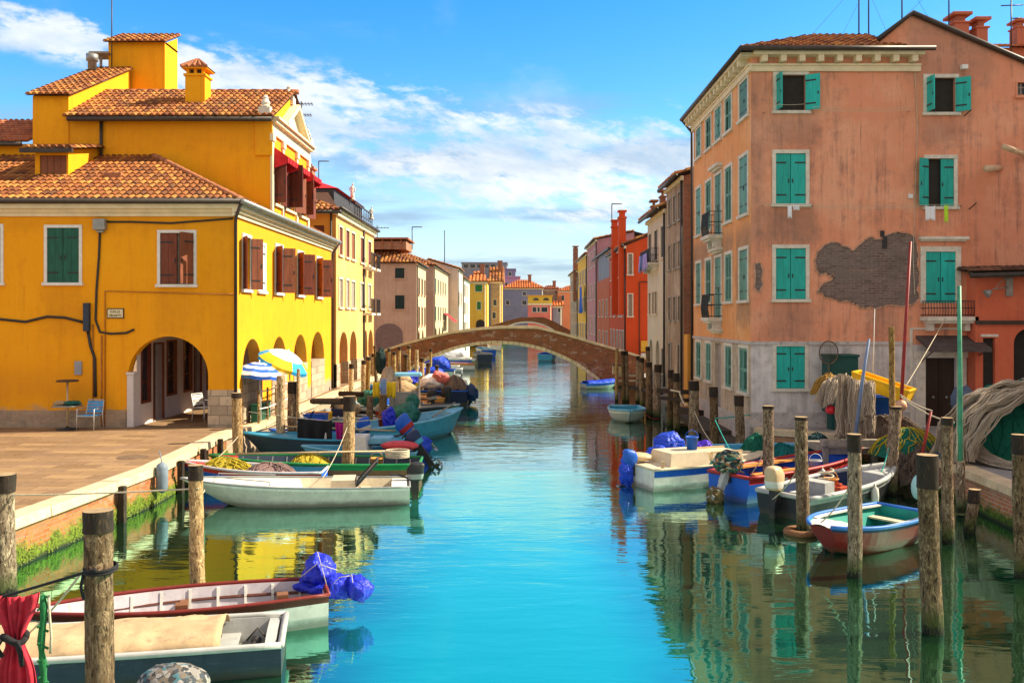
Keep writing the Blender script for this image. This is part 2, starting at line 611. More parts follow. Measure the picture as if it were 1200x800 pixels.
def window(house, fr, a0, a1, z0, z1, fm, sm=None, mode='closed', ang=(0, 0), fw=.13, sill=True, glass=None, curtain=False,
           kind='plank', proud=.035, low=False):
    """window pane (part) with frame, sill and shutters (sub-parts). fr.p(u,w,z); a0<a1 seen from outside left to right"""
    w, h = a1 - a0, z1 - z0
    g = glass or MAT['pane']

    def pane():
        b = MB()
        b.box(0, w, .11, .125, 0, h)
        if not low:
            b.box(w / 2 - .025, w / 2 + .025, .09, .11, 0, h, 1)
            b.box(0, .045, .09, .11, 0, h, 1); b.box(w - .045, w, .09, .11, 0, h, 1)
            b.box(.045, w / 2 - .025, .09, .11, h * .62, h * .62 + .03, 1); b.box(w / 2 + .025, w - .045, .09, .11, h * .62, h * .62 + .03, 1)
        return b.mesh('window', [g, MAT['oldwood']])
    win = mk('window', cached(('pane', round(w, 2), round(h, 2), g.name, low), pane), house, fr.M(a0, 0, z0))
    if fm is not None:
        def frame():
            b = MB()
            p = proud
            b.box(-fw, 0, -p, .02, 0, h); b.box(w, w + fw, -p, .02, 0, h); b.box(-fw, w + fw, -p - .003, .02, h, h + fw)
            return b.mesh('frame', [fm])
        mk('frame', cached(('frame', round(w, 2), round(h, 2), fw, fm.name), frame), win, fr.M(a0, 0, z0))
        if sill:
            def sl_():
                b = MB()
                b.box(-fw - .04, w + fw + .04, -.09, .1, -.09, -.002)
                return b.mesh('sill', [fm])
            mk('sill', cached(('sill', round(w, 2), fw, fm.name), sl_), win, fr.M(a0, 0, z0))
    if sm is not None and mode != 'none':
        if low and mode == 'closed':
            def panel():
                b = MB()
                b.box(.01, w / 2 - .01, .03, .07, .01, h - .01); b.box(w / 2 + .01, w - .01, .03, .07, .01, h - .01)
                return b.mesh('shutter', [sm])
            mk('shutter', cached(('panel', round(w, 2), round(h, 2), sm.name), panel), win, fr.M(a0, 0, z0))
        else:
            lw = w / 2 - .006
            me = louvre_mesh(lw, h, sm) if kind == 'louvre' else leaf_mesh(lw, h, sm, True)
            # 0 = closed in the opening, 180 = folded flat on the wall
            if mode == 'closed':
                ang = (random.uniform(0, 4.5), random.uniform(0, 4.5)) if random.random() < .6 else ang
            w0 = .02 if ang[0] < 5 else -.05
            mk('shutter', me, win, fr.M(a0, w0, z0) @ Matrix.Rotation(-R(ang[0]), 4, 'Z'))
            w1 = .02 if ang[1] < 5 else -.05
            mk('shutter', me, win, fr.M(a1, w1, z0) @ Matrix.Rotation(R(180) + R(ang[1]), 4, 'Z'))
    return win


def tiles(mb, O, U, V, nlen, lim, pu=.21, pv=.36, seg=5, seed=0, m=0, lift=.035):
    """rows of half-round tiles on the plane O + u U + v V; lim(u) -> (v0, v1)"""
    O, U, V = Vector(O), Vector(U).normalized(), Vector(V).normalized()
    Nn = U.cross(V).normalized()
    if Nn.z < 0:
        Nn = -Nn
    rnd = random.Random(seed)
    nc = int(nlen / pu)
    pu = nlen / nc
    for i in range(nc):
        u = (i + .5) * pu
        v0, v1 = lim(u)
        if v1 - v0 < .08:
            continue
        nr = max(1, int(math.ceil((v1 - v0) / pv)))
        for j in range(nr):
            a = v0 + j * pv + rnd.uniform(-.015, .015)
            b = min(a + pv * 1.12, v1 + .03)
            ju = u + rnd.uniform(-.008, .008)
            vs = []
            for (vv, r, l) in ((a, pu * .47, lift), (b, pu * .39, .004)):
                for k in range(seg + 1):
                    t = math.pi * k / seg
                    vs.append(O + U * (ju + r * math.cos(t)) + V * vv + Nn * (r * .9 * math.sin(t) + l))
            fs = [(k, k + 1, k + seg + 2, k + seg + 1) for k in range(seg)]
            fs.append(tuple(range(seg, -1, -1)))
            mb.add(vs, fs, m, uv=(i * 1.37 + seed * 17.3 + .5, j * 2.11 + .5))


def roof(house, planes, tile, deck, name='roof', **kw):
    """planes: (O,U,V,len,lim,polygon of the deck)"""
    b = MB()
    for i, (O, U, V, ln, lim, poly) in enumerate(planes):
        tiles(b, O, U, V, ln, lim, seed=i + len(name) % 3, **kw)
        b.add(poly, [tuple(range(len(poly)))], 1)
    return b.build(name, [tile, deck], house)

# ================= materials =================
MAT = {}
MAT['iron'] = paint('black iron', (.03, .03, .032), .2, .5, bmp=0)
MAT['pane'] = glassmat('window glass', (.025, .035, .045), .1)
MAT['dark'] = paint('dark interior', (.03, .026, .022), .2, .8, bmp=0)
MAT['oldwood'] = paint('old window wood', (.30, .25, .2), .3, .7, 8, .2, 40)
MAT['white'] = paint('white painted wood', (.74, .72, .68), .1, .6, 6, .1, dirt=(.45, .4, .33), dk=.6)
MAT['istria'] = paint('Istrian stone', (.66, .60, .50), .18, .75, 5, .25, 30, dirt=(.22, .19, .15), dk=.56)
MAT['cream'] = paint('cream cornice plaster', (.76, .64, .42), .12, .8, 3, .15, 30, dirt=(.4, .32, .2), dk=.6)
MAT['brownshut'] = paint('red brown shutter paint', (.20, .055, .025), .3, .55, 4, .15, 50, dirt=(.10, .03, .018), stretch=(2, 2, .5), rnd=.3)
MAT['greenshut'] = paint('dark green shutter paint', (.012, .10, .065), .25, .5, 4, .15, 50, stretch=(2, 2, .5))
MAT['turqshut'] = paint('turquoise shutter paint', (.015, .42, .36), .2, .5, 3, .15, 50, dirt=(.07, .30, .27), dk=.54, stretch=(3, 3, .5), rnd=.16)
MAT['tealside'] = paint('weathered grey green shutter paint', (.10, .26, .20), .25, .6, 3, .15, 50, dirt=(.22, .27, .22), stretch=(3, 3, .5), rnd=.25)
MAT['gutter'] = paint('dark gutter metal', (.055, .04, .032), .25, .45, 5, .05)
MAT['greymetal'] = paint('grey zinc', (.30, .30, .28), .2, .4, 5, .05, metal=.4)
MAT['cable'] = paint('black cable', (.045, .038, .032), .1, .6, bmp=0)
MAT['ropeb'] = paint('pale rope', (.55, .47, .34), .25, .9, 20, .5, 90)
MAT['ropek'] = paint('black rope', (.02, .018, .02), .2, .9, 20, .5, 90)
MAT['ropeg'] = paint('green rope', (.02, .16, .05), .3, .9, 20, .6, 80)
MAT['deck'] = paint('roof underlay', (.075, .03, .015), .3, .9, 5, .2)
MAT['tile'] = tilemat('terracotta roof tiles', [(0, (.13, .036, .012)), (.25, (.26, .075, .02)), (.55, (.40, .14, .03)), (.8, (.52, .235, .05)), (.92, (.22, .06, .02)), (1, (.09, .035, .018))])
MAT['tilered'] = tilemat('red roof tiles', [(0, (.28, .07, .03)), (.4, (.45, .13, .05)), (.75, (.5, .19, .08)), (1, (.3, .1, .05))])
MAT['yellow'] = stucco('yellow lime render', (.87, .365, .005), (.68, .25, .005), (.90, .41, .007), .5, .6, foot=((.36, .29, .22), 1.2), boxes=((-14.3, -13.1, 3.6, 5.0, .5, (.58, .22, .01)), (-10.9, -9.6, 3.4, 5.0, .45, (.60, .23, .01)), (-24, -12.2, 1.6, 2.5, .5, (.66, .25, .015)), (-16, -8.4, 6.7, 7.2, .5, (.64, .25, .01)), (-9.3, -8.4, 1.9, 7, .35, (.66, .26, .01)), (-15.6, -8.4, 9.9, 10.9, .5, (.64, .24, .01))))
MAT['yellowside'] = MAT['yellow']
MAT['vault'] = stucco('orange arcade render', (.80, .40, .05), (.5, .22, .04), (.84, .48, .1), .4, .5)
MAT['lavwall'] = stucco('whitewashed arcade wall', (.66, .60, .58), (.42, .37, .35), (.72, .68, .64), .4, .5, axis='Y')
MAT['pier'] = stone('pale pier ashlar', (.50, .39, .27), .5, .29)
MAT['brickold'] = brick('old brick', (.38, .12, .045), (.50, .20, .08), (.40, .32, .24), amt=.55)
MAT['brickplinth'] = brick('worn plinth brick', (.36, .24, .15), (.44, .3, .19), (.4, .33, .25), amt=.5)
MAT['brickquay'] = brick('quay brick', (.40, .10, .03), (.50, .17, .055), (.26, .16, .09), amt=.45, moss=(.15, .20, .015), moss_z=.44, loss=.2)
MAT['brickquayr'] = brick('shaded quay brick', (.42, .13, .05), (.52, .22, .09), (.42, .33, .25), amt=.5, moss=(.09, .16, .012), moss_z=.36, loss=.2)
MAT['brickbridge'] = brick('bridge brick', (.25, .055, .018), (.34, .10, .032), (.22, .14, .085), amt=.65, dirt=(.10, .055, .035), loss=.35, moss=(.07, .09, .02), moss_z=.2)
MAT['brickpatch'] = brick('bare weathered brick', (.13, .08, .062), (.25, .16, .13), (.28, .225, .20), amt=.6, dirt=(.075, .05, .042), loss=.8)
MAT['capstone'] = paint('quay edge stone', (.62, .47, .29), .22, .8, 2.5, .45, 30, dirt=(.30, .21, .12), dk=.54)
MAT['pole'] = bark('mooring post bark', (.14, .082, .042), (.30, .21, .125), (.035, .02, .012))
MAT['polepale'] = bark('pale mooring post wood', (.34, .20, .08), (.56, .38, .18), (.12, .06, .025))
MAT['tar'] = paint('tarred post head', (.024, .014, .009), .5, .75, 11, .8, 40, dirt=(.10, .055, .028), dk=.52, stretch=(1, 1, .35))
MAT['endgrain'] = paint('sawn end grain', (.34, .23, .12), .3, .9, 12, .4, 60)


def pavemat():
    m, nt, b = newmat('trachyte paving', .85)
    p = gpos(nt)
    rp = N(nt, 'VectorRotate', dict(rotation_type='Z_AXIS'), Vector=p, Angle=R(2)).outputs[0]
    t = N(nt, 'TexBrick', dict(offset=.5), Vector=rp, Color1=(.19, .105, .045), Color2=(.34, .205, .095), Mortar=(.10, .06, .033), Scale=1.0,
          Mortar_Size=.012, Mortar_Smooth=.3, Brick_Width=.95, Row_Height=.42)
    c = mixc(nt, mth(nt, 'MULTIPLY', smooth(nt, nz(nt, p, .9, 8, .7, .6), .42, .62), .65), t.outputs[0], (.22, .13, .075))
    c = mixc(nt, mth(nt, 'MULTIPLY', smooth(nt, nz(nt, p, 9, 6, .7), .5, .7), .4), c, (.38, .25, .145))
    nt.links.new(c, b.inputs['Base Color'])
    bump(nt, b, mth(nt, 'ADD', mth(nt, 'MULTIPLY', t.outputs[1], -.6), nz(nt, p, 20, 5, .7)), .4, .015)
    return m


MAT['pave'] = pavemat()
MAT['paver'] = paint('grey stone paving', (.30, .27, .25), .25, .85, 2, .3, 20, dirt=(.2, .17, .15))


def watermat():
    m = bpy.data.materials.new('canal water')
    m.use_nodes = True
    nt = m.node_tree
    nt.nodes.clear()
    p = gpos(nt)
    s = N(nt, 'SeparateXYZ', i0=p)
    far = smooth(nt, s.outputs[1], 14, 60)
    a = nz(nt, vmul(nt, p, (.5, 1.3, 1)), 1.3, 3, .5, .4)
    b_ = nz(nt, vmul(nt, p, (.7, 2.6, 1)), 3.1, 3, .55, .6)
    gust = smooth(nt, nz(nt, vmul(nt, p, (.25, .25, 1)), .6, 4, .6, .5), .40, .68)
    h = mth(nt, 'ADD', mth(nt, 'MULTIPLY', a, .75), mth(nt, 'MULTIPLY', b_, mth(nt, 'MULTIPLY_ADD', gust, .30, .04)))
    amp = mth(nt, 'MULTIPLY_ADD', far, .014, .012)
    bn = N(nt, 'Bump', Height=h, Strength=1.0, Distance=amp).outputs[0]
    lw = N(nt, 'LayerWeight', Blend=.5, Normal=bn).outputs['Facing']
    gl = N(nt, 'BsdfGlossy', Color=mixc(nt, smooth(nt, lw, .66, .93), (.40, .99, .82), (.86, .96, .96)), Roughness=.02, Normal=bn)
    # sunlit turquoise glow painted into the mid channel colour, darkness along both banks
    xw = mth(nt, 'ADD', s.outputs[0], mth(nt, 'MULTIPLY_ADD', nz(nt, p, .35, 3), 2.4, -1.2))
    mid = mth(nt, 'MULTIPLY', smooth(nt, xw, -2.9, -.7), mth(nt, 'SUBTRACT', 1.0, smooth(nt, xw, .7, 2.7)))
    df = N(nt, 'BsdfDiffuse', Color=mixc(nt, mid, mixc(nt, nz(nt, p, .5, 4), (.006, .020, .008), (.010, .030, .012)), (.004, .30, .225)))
    fr = N(nt, 'Fresnel', IOR=1.6, Normal=bn)
    fac = mth(nt, 'MULTIPLY_ADD', fr.outputs[0], .46, .54, True)
    mx = N(nt, 'MixShader', i0=fac, i1=df.outputs[0], i2=gl.outputs[0])
    o = N(nt, 'OutputMaterial')
    nt.links.new(mx.outputs[0], o.inputs[0])
    return m


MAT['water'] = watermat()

# ================= setting =================
b = MB()
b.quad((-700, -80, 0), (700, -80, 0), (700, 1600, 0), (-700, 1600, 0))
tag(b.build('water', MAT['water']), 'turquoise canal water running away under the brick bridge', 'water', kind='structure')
LQ = [(-8.25, -60), (-8.25, 14.6), (-7.95, 19.6), (-8.3, 25.6), (-7.9, 28), (-7.9, 134), (-1.9, 137), (-1.4, 182), (9, 183), (9, 260), (-400, 260), (-400, -60)]
b = MB()
b.add([(x, y, .8) for x, y in LQ], [tuple(range(len(LQ)))])
tag(b.build('pavement', MAT['pave']), 'warm stone paving of the quay before the yellow house', 'pavement', kind='structure')
RQ = [(9.6, -60), (9.6, 17), (9.8, 20.2), (10.05, 24.0), (8.6, 25.5), (7.05, 26.7), (7.05, 260), (400, 260), (400, -60)]
b = MB()
b.add([(x, y, .8) for x, y in reversed(RQ)], [tuple(range(len(RQ)))])
tag(b.build('pavement', MAT['paver']), 'grey paved quay in front of the salmon house', 'pavement', kind='structure')
b = MB()
b.quad((-900, 255, .79), (900, 255, .79), (900, 1600, .79), (-900, 1600, .79))
tag(b.build('ground', MAT['pave']), 'ground of the far town', 'ground', kind='structure')


def quay(line, label, mat, side, capw=.36, zt=.8):
    t = empty('quay_wall', (*line[1], 0), label, 'quay wall')
    b, c = MB(), MB()
    rnd = random.Random(len(line))
    for (x0, y0), (x1, y1) in zip(line, line[1:]):
        p0, p1 = Vector((x0, y0, 0)), Vector((x1, y1, 0))
        L = (p1 - p0).length
        dv = (p1 - p0) / L
        nv = Vector((dv.y, -dv.x, 0)) * side          # towards the water
        n = max(1, int(L / .3))
        vs, fs = [], []
        for i in range(n + 1):
            for z in (-.5, -.1, .1, .25, .4, .52, .66):
                q = p0 + dv * L * i / n
                k = .035 * fbm(Vector((q.x * 3, q.y * 3, z * 5))) if 0 < i < n else 0
                vs.append(q + nv * (k + (.05 if z < .3 else 0)) + Vector((0, 0, z)))
        for i in range(n):
            for j in range(6):
                a = i * 7 + j
                fs.append((a, a + 7, a + 8, a + 1))
        b.add(vs, fs)
        k = 0
        while k < L - .05:
            ln = min(rnd.uniform(.9, 1.7), L - k)
            if L - k - ln < .4: ln = L - k
            A, B = p0 + dv * (k + .006), p0 + dv * (k + ln - .006)
            o = nv * (.07 + rnd.uniform(-.015, .015))
            i_ = nv * -capw
            zb, zz_ = zt - .16, zt + .012 + rnd.uniform(0, .012)
            up = Vector((0, 0, 1))
            c.add([A + o + up * zb, B + o + up * zb, B + i_ + up * zb, A + i_ + up * zb,
                   A + o * .8 + up * zz_, B + o * .8 + up * zz_, B + i_ + up * zz_, A + i_ + up * zz_],
                  [(0, 1, 5, 4), (1, 2, 6, 5), (2, 3, 7, 6), (3, 0, 4, 7), (4, 5, 6, 7), (0, 3, 2, 1)])
            k += ln
    b.build('brick_face', mat, t, smooth=True, fix=False)
    bevel(c.build('capstones', MAT['capstone'], t, fix=True), .012, 2)
    return t


quay(LQ[0:4], 'sunlit brick quay wall with green algae below the stone edge', MAT['brickquay'], 1)
quay(LQ[3:6], 'low brick quay wall under the arcades of the left bank', MAT['brickplinth'], 1)
quay([(x, y) for x, y in RQ[0:6]], 'shaded brick quay wall with pale stone edge under the nets', MAT['brickquayr'], -1)
# bright weed hanging on the foot of the sunny wall
rnd = random.Random(5)
b = MB()
for i in range(11000):
    y = rnd.uniform(11.5, 25.5)
    den = fbm(Vector((y * .9, 3, 0)))
    if den < rnd.uniform(-.25, .45):
        continue
    z = .03 + abs(rnd.gauss(0, .16)) * (1.1 + den)
    x0 = -8.25 + (.3 * (y - 14.6) / 5 if y > 14.6 else 0)
    if y > 19.6:
        x0 = -7.95 - .35 * (y - 19.6) / 6
    q = Vector((x0 + (.064 if z < .3 else .03) + .012 * fbm(Vector((y * 4, z * 6, 1))), y, z))
    l, w = rnd.uniform(.01, .03), rnd.uniform(.006, .013)
    o = Vector((rnd.uniform(.001, .008), rnd.uniform(-.015, .015), -l))
    b.add([q + Vector((0, -w, 0)), q + Vector((0, w, 0)), q + o + Vector((.0, w * .6, 0)), q + o * 1.1 + Vector((0, -w * .4, 0))], [(0, 1, 2, 3)])
MAT['weed'] = paint('green weed', (.16, .21, .012), .5, .8, 5, 0, dirt=(.05, .06, .012), dk=.47)
tag(b.build('algae', MAT['weed']), 'bright green weed growing along the foot of the sunny quay wall', 'algae', kind='stuff')

# ================= yellow house =================
XL = -8.51
FL, SL = Fr('F', 27.0), Fr('L', XL)
yh = empty('yellow_house', (-12, 30, .8), 'large yellow house with arcade, tiled roofs and a rooftop tower on the left bank', 'house')


def fx(px): return xx(px, 27.0)
def fz(py): return zz(py, 27.0)


wb = MB()
holes = []
wins = []


def w_add(fr, a0, a1, z0, z1, *args, **kw):
    holes.append(rect_poly(a0, a1, z0, z1))
    wins.append((fr, a0, a1, z0, z1, args, kw))


w_add(FL, fx(55.5), fx(93), fz(331), fz(267), MAT['white'], MAT['greenshut'], 'closed', fw=.09)
w_add(FL, fx(188), fx(227), fz(333), fz(273), MAT['white'], MAT['brownshut'], 'half', (0, 62), fw=.09)
w_add(FL, fx(-37), fx(1), fz(331), fz(266), MAT['white'], MAT['greenshut'], 'closed', fw=.09)
arcf = arch_poly(fx(150), fx(244), .8, fz(441), fz(394), 24)
# floor-level opening: clip the hole just above the ground line so that the wall polygon stays simple
outer = [(-24, .8), (fx(150), .8)] + list(reversed(arcf[2:])) + [(fx(244), .8), (XL, .8), (XL, 7.5), (-24, 7.5)]
wall(wb, FL, outer, holes, .2)
n = len(arcf)
wb.add([FL.p(a, 0, z) for a, z in arcf[1:]] + [FL.p(a, .35, z) for a, z in arcf[1:]], [(i, i + 1, i + n, i + n - 1) for i in range(n - 2)] , 0)
wb.add([FL.p(arcf[0][0], w, z) for w, z in ((0, .8), (.35, .8), (.35, arcf[-1][1]), (0, arcf[-1][1]))], [(0, 1, 2, 3)])
wb.add([FL.p(arcf[1][0], w, z) for w, z in ((0, .8), (.35, .8), (.35, arcf[-1][1]), (0, arcf[-1][1]))], [(3, 2, 1, 0)])
# canal side, lower storeys
holes = []
arches = [(27.75, 29.85, 3.42), (31.05, 33.05, 3.42), (34.1, 36.25, 3.44), (37.0, 39.5, 3.5)]
outer = [(27, .8)]
for a0, a1, zt in arches:
    pl = arch_poly(a0, a1, .8, 2.35, zt, 18)
    outer += [(a0, .8)] + list(reversed(pl[2:])) + [(a1, .8)]
    wb.add([SL.p(a, 0, z) for a, z in pl[1:] + pl[:1]] + [SL.p(a, .4, z) for a, z in pl[1:] + pl[:1]],
           [(i, i + 1, i + len(pl) + 1, i + len(pl)) for i in range(len(pl) - 1)], 2)
outer += [(41, .8), (41, 7.5), (27, 7.5)]
for a0, a1, md, ag in ((27.78, 28.55, 'half', (150, 128)), (31.55, 32.45, 'half', (140, 120)), (34.7, 35.6, 'half', (140, 120)), (38.0, 38.95, 'half', (140, 118))):
    w_add(SL, a0, a1, 4.98, 6.62, MAT['white'], MAT['brownshut'], md, ag, fw=.1)
w_add(SL, 29.45, 30.2, 4.98, 6.5, MAT['white'], MAT['white'], 'closed', fw=.1)
wall(wb, SL, outer, holes, .18, 1)
# other walls of the lower block and the arcade passage
wb.quad((-24, 41, .8), (XL, 41, 4.3), (XL, 41, 7.5), (-24, 41, 7.5), 0)
wb.quad((-11.55, 41, 4.3), (XL + .0, 41, 4.3), (XL, 27.3, 4.3), (-11.55, 27.3, 4.3), 2)
# upper block
UF = Fr('F', 31.0)
wall(wb, UF, [(-24, 7.4), (XL, 7.4), (XL, 10.95), (-15.5, 10.95), (-15.5, 10.1), (-24, 10.1)], [], 0)
holes = []
for a0, a1 in ((31.3, 32.2), (32.75, 34.15), (35.1, 36.2)):
    w_add(SL, a0, a1, 8.1, 9.65, MAT['cream'], MAT['brownshut'], 'half', (104, 158), fw=.1)
wall(wb, SL, [(31, 7.4), (36.6, 7.4), (36.6, 10.95), (33.8, 12.38), (31, 10.95)], holes, .18, 1)
wb.quad((XL, 36.6, 7.4), (-24, 36.6, 7.4), (-24, 36.6, 10.95), (XL, 36.6, 10.95))
wb.quad((-24, 36.6, 7.4), (-24, 31, 7.4), (-24, 31, 10.95), (-24, 36.6, 10.95))
# lean-to on the roof, its face at the left of the tower
BX0, BX1 = xx(39, 31), xx(81, 31)
wb.add([(BX0, 30.96, 9.2), (BX1, 30.96, 9.2), (BX1, 30.96, 11.75), (BX0, 30.96, 11.75)], [(0, 1, 2, 3)])
wb.add([(BX1, 30.96, 10), (BX1, 35.9, 10), (BX1, 35.9, 14.0), (BX1, 30.96, 11.75)], [(0, 1, 2, 3)], 1)
wb.add([(BX0, 30.96, 10), (BX0, 35.9, 10), (BX0, 35.9, 14.0), (BX0, 30.96, 11.75)], [(3, 2, 1, 0)])
# tower
TX0, TX1 = xx(127, 36), xx(193, 36)
wb.box(TX0, TX1, 36.0, 37.35, 9, 15.19)
wb.add([(TX1, 36.0, 15.1), (TX1, 37.35, 15.1), (TX1, 37.35, 15.72)], [(0, 1, 2)], 1)
wb.add([(TX1 + .004, 36.0, 10), (TX1 + .004, 37.35, 10), (TX1 + .004, 37.35, 15.1), (TX1 + .004, 36.0, 15.1)], [(0, 1, 2, 3)], 1)
# dormer
DX0, DX1 = xx(41, 28.9), xx(80, 28.9)
dh = rect_poly(xx(46.5, 28.9), xx(78, 28.9), zz(204, 28.9), zz(182, 28.9))
wall(wb, Fr('F', 28.9), rect_poly(DX0, DX1, 8.3, 9.52), [dh], .08)
wb.add([(DX1, 28.9, 8.3), (DX1, 31, 8.3), (DX1, 31, 9.95), (DX1, 28.9, 9.52)], [(0, 1, 2, 3)], 1)
wb.add([(DX0, 28.9, 8.3), (DX0, 31, 8.3), (DX0, 31, 9.95), (DX0, 28.9, 9.52)], [(3, 2, 1, 0)])
wb.build('wall', [MAT['yellow'], MAT['yellowside'], MAT['vault']], yh)
for fr, a0, a1, z0, z1, args, kw in wins:
    window(yh, fr, a0, a1, z0, z1, *args, **kw)
b = MB()
b.box(dh[0][0] + .01, dh[1][0] - .01, 28.93, 28.97, dh[0][1] + .01, dh[2][1] - .01)
for k in range(1, 4):
    x = dh[0][0] + (dh[1][0] - dh[0][0]) * k / 4
    b.box(x - .02, x + .02, 28.915, 28.935, dh[0][1] + .02, dh[2][1] - .02)
b.build('dormer_shutter', MAT['brownshut'], yh)
# arcade inner wall
IF = Fr('L', -11.55)
ab = MB()
ih = [rect_poly(27.5, 28.25, 1.45, 3.35), rect_poly(28.42, 29.3, .82, 3.3), rect_poly(29.5, 30.4, 1.5, 3.35),
      rect_poly(31.0, 31.85, 1.5, 3.35), rect_poly(32.0, 32.8, .82, 3.3), rect_poly(33.3, 34.3, 1.4, 3.3), rect_poly(36, 37, 1.4, 3.3)]
wall(ab, IF, rect_poly(27.2, 41, .8, 4.3), ih, .12)
ab.build('arcade_wall', MAT['lavwall'], yh)
for i, h in enumerate(ih):
    q = MB()
    a0, a1, z0, z1 = h[0][0], h[1][0], h[0][1], h[2][1]
    frbox(q, IF, a0, a1, .10, .12, z0, z1, 0)
    for s_, e_ in ((a0, a0 + .06), (a1 - .06, a1)):
        frbox(q, IF, s_, e_, -.02, .10, z0, z1, 1)
    frbox(q, IF, a0 + .06, a1 - .06, -.02, .10, z1 - .06, z1, 1)
    if i in (1, 4):
        frbox(q, IF, a0 + .42, a1 - .06, .04, .099, z0, z1 - .06, 2)
        q.build('shop_door', [MAT['dark'], MAT['brownshut'], paint('grey door', (.34, .30, .31), .15, .6)], yh)
    else:
        frbox(q, IF, a0 + .06, a1 - .06, -.02, .10, z0, z0 + .07, 1)
        frbox(q, IF, a0 + .06, a1 - .06, .06, .075, z0 + .62, z0 + .65, 1)
        frbox(q, IF, a0 + .06, a1 - .06, .06, .075, z0 + 1.22, z0 + 1.25, 1)
        q.build('shop_window', [MAT['pane'], MAT['brownshut']], yh)
q = MB()
frbox(q, FL, fx(149), fx(157), -.03, .32, .8, fz(439))
frbox(q, FL, fx(148), fx(158), -.05, .34, fz(439), fz(436))
bevel(q.build('jamb', MAT['lavwall'], yh), .015)
# stone piers of the arcade
q = MB()
frbox(q, FL, fx(244) - .004, XL + .03, -.03, .5, .8, 1.92)
q.build('stone_pier', MAT['pier'], yh)
edges = [27.52] + [v for a in arches for v in a[:2]] + [41]
for i in range(1, len(edges) - 1, 2):
    q = MB()
    frbox(q, SL, edges[i] - .004, edges[i + 1] + .004, -.03, .45, .8, 2.3)
    q.build('stone_pier', MAT['pier'], yh)
q = MB()
frbox(q, FL, -24, fx(122), -.03, 0, .8, 1.30)
frbox(q, FL, fx(123.5), fx(148), -.035, 0, .8, 1.32)
q.build('plinth', MAT['brickplinth'], yh)


def cornice(fr, a0, a1, z, mats, steps, parent, name='cornice', m0=0):
    q = MB()
    for (w, zb, zt) in steps:
        frbox(q, fr, a0, a1, -w, 0, z + zb, z + zt, 0)
    return q.build(name, mats, parent)


cornice(FL, -24, XL + .0, 7.26, MAT['cream'], ((.07, -.12, 0), (.15, 0, .1), (.26, .1, .24)), yh)
cornice(SL, 26.74, 41.1, 7.26, MAT['cream'], ((.072, -.12, 0), (.152, 0, .1), (.262, .1, .24)), yh)
q = MB()
q.tube([(-24, 26.66, 7.56), (XL + .3, 26.66, 7.56)], .075, 10)
q.tube([(-24, 26.72, 7.62), (XL + .3, 26.72, 7.62)], .05, 8)
q.build('gutter', MAT['gutter'], yh, True)
q = MB()
q.tube([(XL + .36, 26.6, 7.55), (XL + .36, 41.2, 7.55)], .085, 10)
q.build('gutter', MAT['greymetal'], yh, True)
q = MB()
q.tube([(XL + .3, 26.66, 7.5), (XL + .1, 26.8, 7.1), (XL + .05, 26.93, 6.9), (XL + .05, 26.93, .85)], .05, 10)
q.tube([(XL + .36, 41.1, 7.5), (XL + .06, 41.06, 7.0), (XL + .06, 41.06, .85)], .05, 10)
q.build('downpipe', MAT['gutter'], yh, True)
q = MB()
q.tube([(-15.4, 30.68, 10.9), (XL + .1, 30.68, 10.9)], .085, 10)
q.tube([(xx(118, 30.9), 30.93, 10.9), (xx(118, 30.9), 30.93, 9.4)], .055, 8)
q.tube([(-24, 30.7, 10.05), (-17, 30.7, 10.05)], .08, 8)
q.build('gutter', MAT['gutter'], yh, True)
K = math.hypot(1, .48)
S48 = (0, 1, .48)


def lim_front(u):
    X = -24 + u
    return (0, min(4.25, max(0, -8.3 - X)) * K)


def lim_side(u):
    Y = 26.75 + u
    return (0, (min(4.25, u) if Y < 31 else (0 if Y < 36.7 else 2.2)) * K)


roof(yh, [((-24, 26.75, 7.60), (1, 0, 0), S48, 15.7, lim_front, [(-24, 26.75, 7.6), (-8.3, 26.75, 7.6), (-12.55, 31, 9.64), (-24, 31, 9.64)]),
          ((-8.3, 26.75, 7.60), (0, 1, 0), (-1, 0, .48), 14.4, lim_side, [(-8.3, 26.75, 7.6), (-8.3, 41.2, 7.6), (-12.55, 41.2, 9.64), (-12.55, 31, 9.64)])],
     MAT['tile'], MAT['deck'])
q = MB()
hp = [Vector((-8.3, 26.75, 7.63)).lerp(Vector((-12.55, 31, 9.68)), i / 14) for i in range(15)]
for a, c in zip(hp, hp[1:]):
    q.tube([a, c + (c - a) * .15], [.12, .09], 8, 0)
q.build('hip_tiles', MAT['tilered'], yh, True)
K2 = math.hypot(1, .52)
roof(yh, [((-15.6, 30.7, 10.98), (1, 0, 0), (0, 1, .52), 7.25, lambda u: (0, 3.1 * K2), [(-15.6, 30.7, 10.98), (-8.35, 30.7, 10.98), (-8.35, 33.8, 12.59), (-15.6, 33.8, 12.59)]),
          ((-8.35, 36.9, 10.98), (-1, 0, 0), (0, -1, .52), 7.25, lambda u: (0, 3.1 * K2), [(-8.35, 36.9, 10.98), (-15.6, 36.9, 10.98), (-15.6, 33.8, 12.59), (-8.35, 33.8, 12.59)])],
     MAT['tile'], MAT['deck'])
q = MB()
for i in range(17):
    x = -15.6 + i * .43
    q.tube([(x, 33.8, 12.6), (x + .48, 33.8, 12.6)], [.12, .10], 8)
q.build('ridge_tiles', MAT['tilered'], yh, True)
roof(yh, [((-24, 30.75, 10.12), (1, 0, 0), (0, 1, .45), 7.2, lambda u: (0, 3.3), [(-24, 30.75, 10.12), (-16.8, 30.75, 10.12), (-16.8, 33.8, 11.49), (-24, 33.8, 11.49)])], MAT['tilered'], MAT['deck'])
